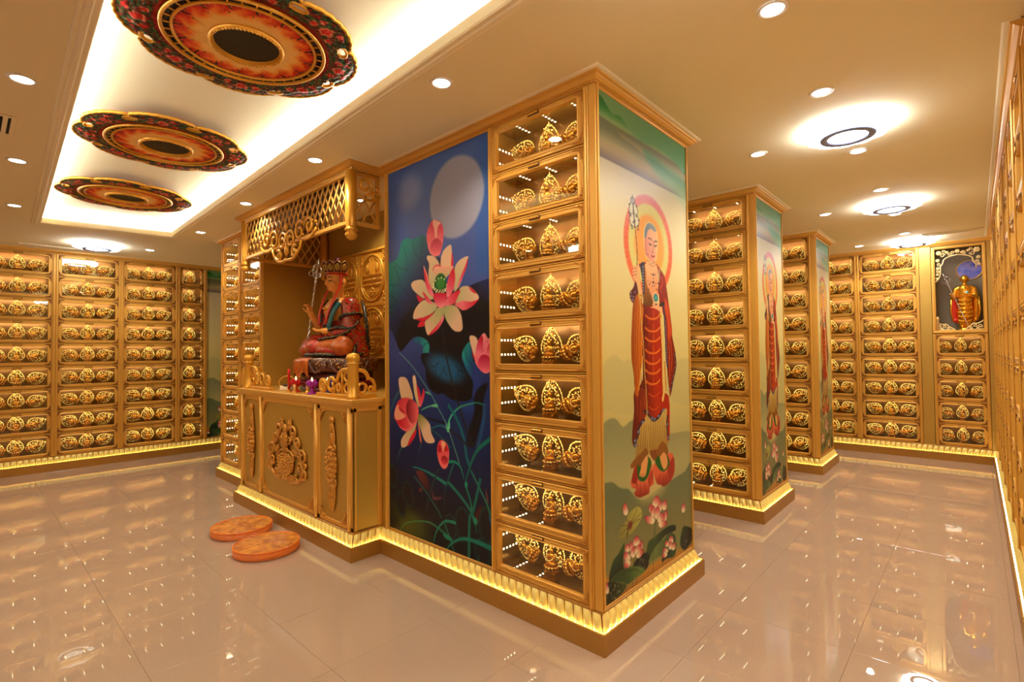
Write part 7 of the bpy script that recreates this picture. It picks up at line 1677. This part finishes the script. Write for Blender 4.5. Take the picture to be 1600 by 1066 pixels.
# ---------------------------------------------------------------- shrine on the back wall
def shrine():
    t = thing('shrine_niche', 'shrine niche with white-gold fretwork around a standing gold monk', 'shrine', (1.0, YB, 1.6975))
    W, Hh, D = .55, 1.178, .285; DK = mat('dark_taupe_panel', (130, 112, 82), .5)
    b = MB(); b.box(.01, W-.01, D-.012, D, 0, Hh); b.box(.004, .02, .02, D, 0, Hh); b.box(W-.02, W-.004, .02, D, 0, Hh); b.box(.004, W-.004, .02, D, 0, .03); b.box(.004, W-.004, .02, D, Hh-.012, Hh); obj('niche_box', b, DK, t)
    f = MB(); f.frame(W, Hh, [(0, -.02), (0, .008), (.008, .014), (.024, .014), (.03, .008), (.036, .010), (.04, .004), (.04, -.02)]); obj('frame', f, GOLD, t)
    PALE = mat('pale_gold_fretwork', (238, 206, 140), .4, .3)
    x0, x1, zt = .04, W-.04, Hh-.04; w = x1-x0; m = MB()
    def E_(pts, r): m.tube([(x, .004, z) for x, z in pts], r, 6, 0, None, False, .8, (0, 1, 0))
    prof = [(x0, zt-.44)]+bez((x0+.02, zt-.42), (x0+.07, zt-.36), (x0+.055, zt-.24), 5)+bez((x0+.055, zt-.24), (x0+.09, zt-.20), (x0+.09, zt-.15), 4)+bez((x0+.09, zt-.15), (x0+.12, zt-.115), (x0+.17, zt-.105), 4)
    for s in (1, -1):
        P = [(x if s > 0 else x0+x1-x, z) for x, z in prof]
        if s < 0: P = [(x, z) for x, z in P if z > zt-.30]
        E_(P, .008)
    E_([(x0+.16, zt-.105), ((x0+x1)/2, zt-.09), (x1-.16, zt-.105)], .008)
    rnd = random.Random(3)
    def cluster(x, z, s):
        for q in range(6): a = q*PI/3; m.ball((x+s*.6*math.cos(a), -.002, z+s*.6*math.sin(a)), (s*.5, .010, s*.5), 6, 4)
        m.ball((x, -.006, z), (s*.4, .010, s*.4), 6, 4)
    for x, z, s in ((x0+.045, zt-.05, .030), (x0+.03, zt-.15, .022), (x0+.03, zt-.26, .020), (x0+.025, zt-.34, .016), (x1-.045, zt-.05, .034), (x1-.03, zt-.15, .022), (x1-.028, zt-.24, .018), ((x0+x1)/2, zt-.045, .026), (x0+.13, zt-.05, .018), (x1-.13, zt-.05, .018)): cluster(x, z, s)
    for x, z, r, a in ((x0+.085, zt-.085, .028, 0), (x0+.16, zt-.075, .024, 2), (x1-.09, zt-.085, .028, 3), (x1-.17, zt-.075, .024, 1), (x0+.045, zt-.205, .022, 1), (x0+.035, zt-.30, .02, 2), (x1-.04, zt-.20, .022, 2), (x0+.02, zt-.39, .014, 2), ((x0+x1)/2-.05, zt-.06, .022, 0), ((x0+x1)/2+.05, zt-.06, .022, 3), (x0+.10, zt-.03, .02, 2), (x1-.10, zt-.03, .02, 2)): E_(spiral(x, z, r, r*.3, a, 1.2, 12), .006)
    obj('top_fretwork', m, PALE, t)
    for s in (1, -1):
        m = MB(); xx = lambda a: (x0+a) if s > 0 else (x1-a)
        E_([(xx(a), z) for a, z in [(.0, .16), (.03, .135), (.06, .12), (.10, .125), (.13, .09), (.16, .065), (.19, .05)]], .007)
        for a, z, r in ((.035, .085, .026), (.085, .09, .022), (.125, .065, .018), (.06, .055, .016)): E_(spiral(xx(a), z, r, r*.3, s, 1.2, 12), .006)
        m.bbox(min(xx(0), xx(.19)), max(xx(0), xx(.19)), -.004, .012, .04, .052, .003)
        if s > 0: m.lathe([(.014, .04), (.014, .19), (.018, .194), (.018, .20), (.010, .206), (.016, .216), (0, .232)], 12, 0, T(xx(.014), .004, 0))
        obj('bottom_fretwork', m, PALE, t)
    m = MB(); m.lathe([(.13, 0), (.13, .006), (.122, .008), (0, .008)], 40, 0, T(.385, D-.012, .855) @ RX(PI/2)); obj('blue_disc', m, mat('blue_painted_disc', (74, 98, 196), .4, noise=(14, (150, 130, 190), 1)), t)['label'] = 'round blue painted disc'
    m = MB(); m.tube([(.385+.13*math.cos(a), D-.018, .855+.13*math.sin(a)) for a in np.linspace(0, 2*PI, 33)[:-1]], .006, 6, 0, None, True); obj('disc_rim', m, GOLD_BRIGHT, t)
shrine()
def monk():
    GS = mat('gold_leaf', (236, 166, 48), .25, .85); t = thing('monk_statue', 'standing gold monk statue in the back wall shrine', 'statue', (1.335, YB+.135, 1.7285))
    b = MB(); b.lathe([(.075, 0), (.08, .006), (.075, .018), (.065, .024), (.070, .034), (0, .034)], 24); obj('base', b, GS, t)
    m = MB(); z = .034
    m.ball((0, -.008, .695), (.042, .046, .054), 16, 12); m.ball((0, -.022, .668), (.028, .028, .026), 12, 8); m.capsule((0, 0, .60), (0, -.004, .66), .026, .024); m.ball((0, -.053, .682), (.007, .008, .012), 8, 6)
    for s in (-1, 1): m.ball((s*.043, -.004, .688), (.007, .012, .022), 8, 6); m.ball((s*.016, -.047, .697), (.010, .006, .004), 8, 6)
    m.capsule((0, 0, .46), (0, 0, .56), .075, .070, 16); m.capsule((0, 0, .20), (0, 0, .46), .082, .072, 16); m.capsule((-.03, 0, z+.03), (-.035, 0, .25), .040, .055); m.capsule((.03, 0, z+.03), (.035, 0, .25), .040, .055)
    for s in (-1, 1): m.ball((s*.03, -.035, z+.012), (.022, .042, .014), 10, 6); m.capsule((s*.05, 0, .575), (s*.085, 0, .56), .036, .034)
    m.capsule((-.09, 0, .555), (-.115, -.02, .43), .034, .030); m.capsule((-.115, -.02, .43), (-.125, -.075, .46), .030, .020); m.capsule((.09, 0, .555), (.105, -.02, .44), .034, .032); m.capsule((.105, -.02, .44), (.035, -.085, .475), .030, .020)
    hand(m, (-.125, -.078, .462), (-.1, -.5, .8), (-1, 0, 0), .62, .8); hand(m, (.032, -.088, .478), (-1, -.2, .3), (0, .2, 1), .62, .5)
    for k in range(6): m.tube([(x, -.078-.012*math.cos(x/.07*1.4), .42-.055*k-.02*math.cos(x/.07*1.4)) for x in np.linspace(-.07, .07, 9)], .008, 6)
    remesh('body', m, .0048, [GS], t, 2)
    m = MB(); m.ball((.02, -.088, .505), (.02, .018, .022), 10, 8); obj('jewel', m, mat('teal_jewel', (150, 190, 170), .15), t)
    for s in (-1, 1):
        m = MB(); m.capsule((s*.115, .0, .42), (s*.105, .01, .16), .038, .030, 12); m.capsule((s*.10, .0, .14), (s*.085, .0, .12), .03, .02); q = remesh('sleeve', m, .006, [RED_P if s < 0 else GS], t, 2)
        m = MB(); m.tube([(s*.135, -.02, .45), (s*.145, -.01, .28), (s*.125, .0, .13)], .014, 6); obj('sleeve_hem', m, GS, t)
monk()
ringed_staff('thin silver staff held diagonally by the gold monk in the shrine', (1.365, YB+.02, 1.775), (1.115, YB+.07, 2.52), .034, .006)
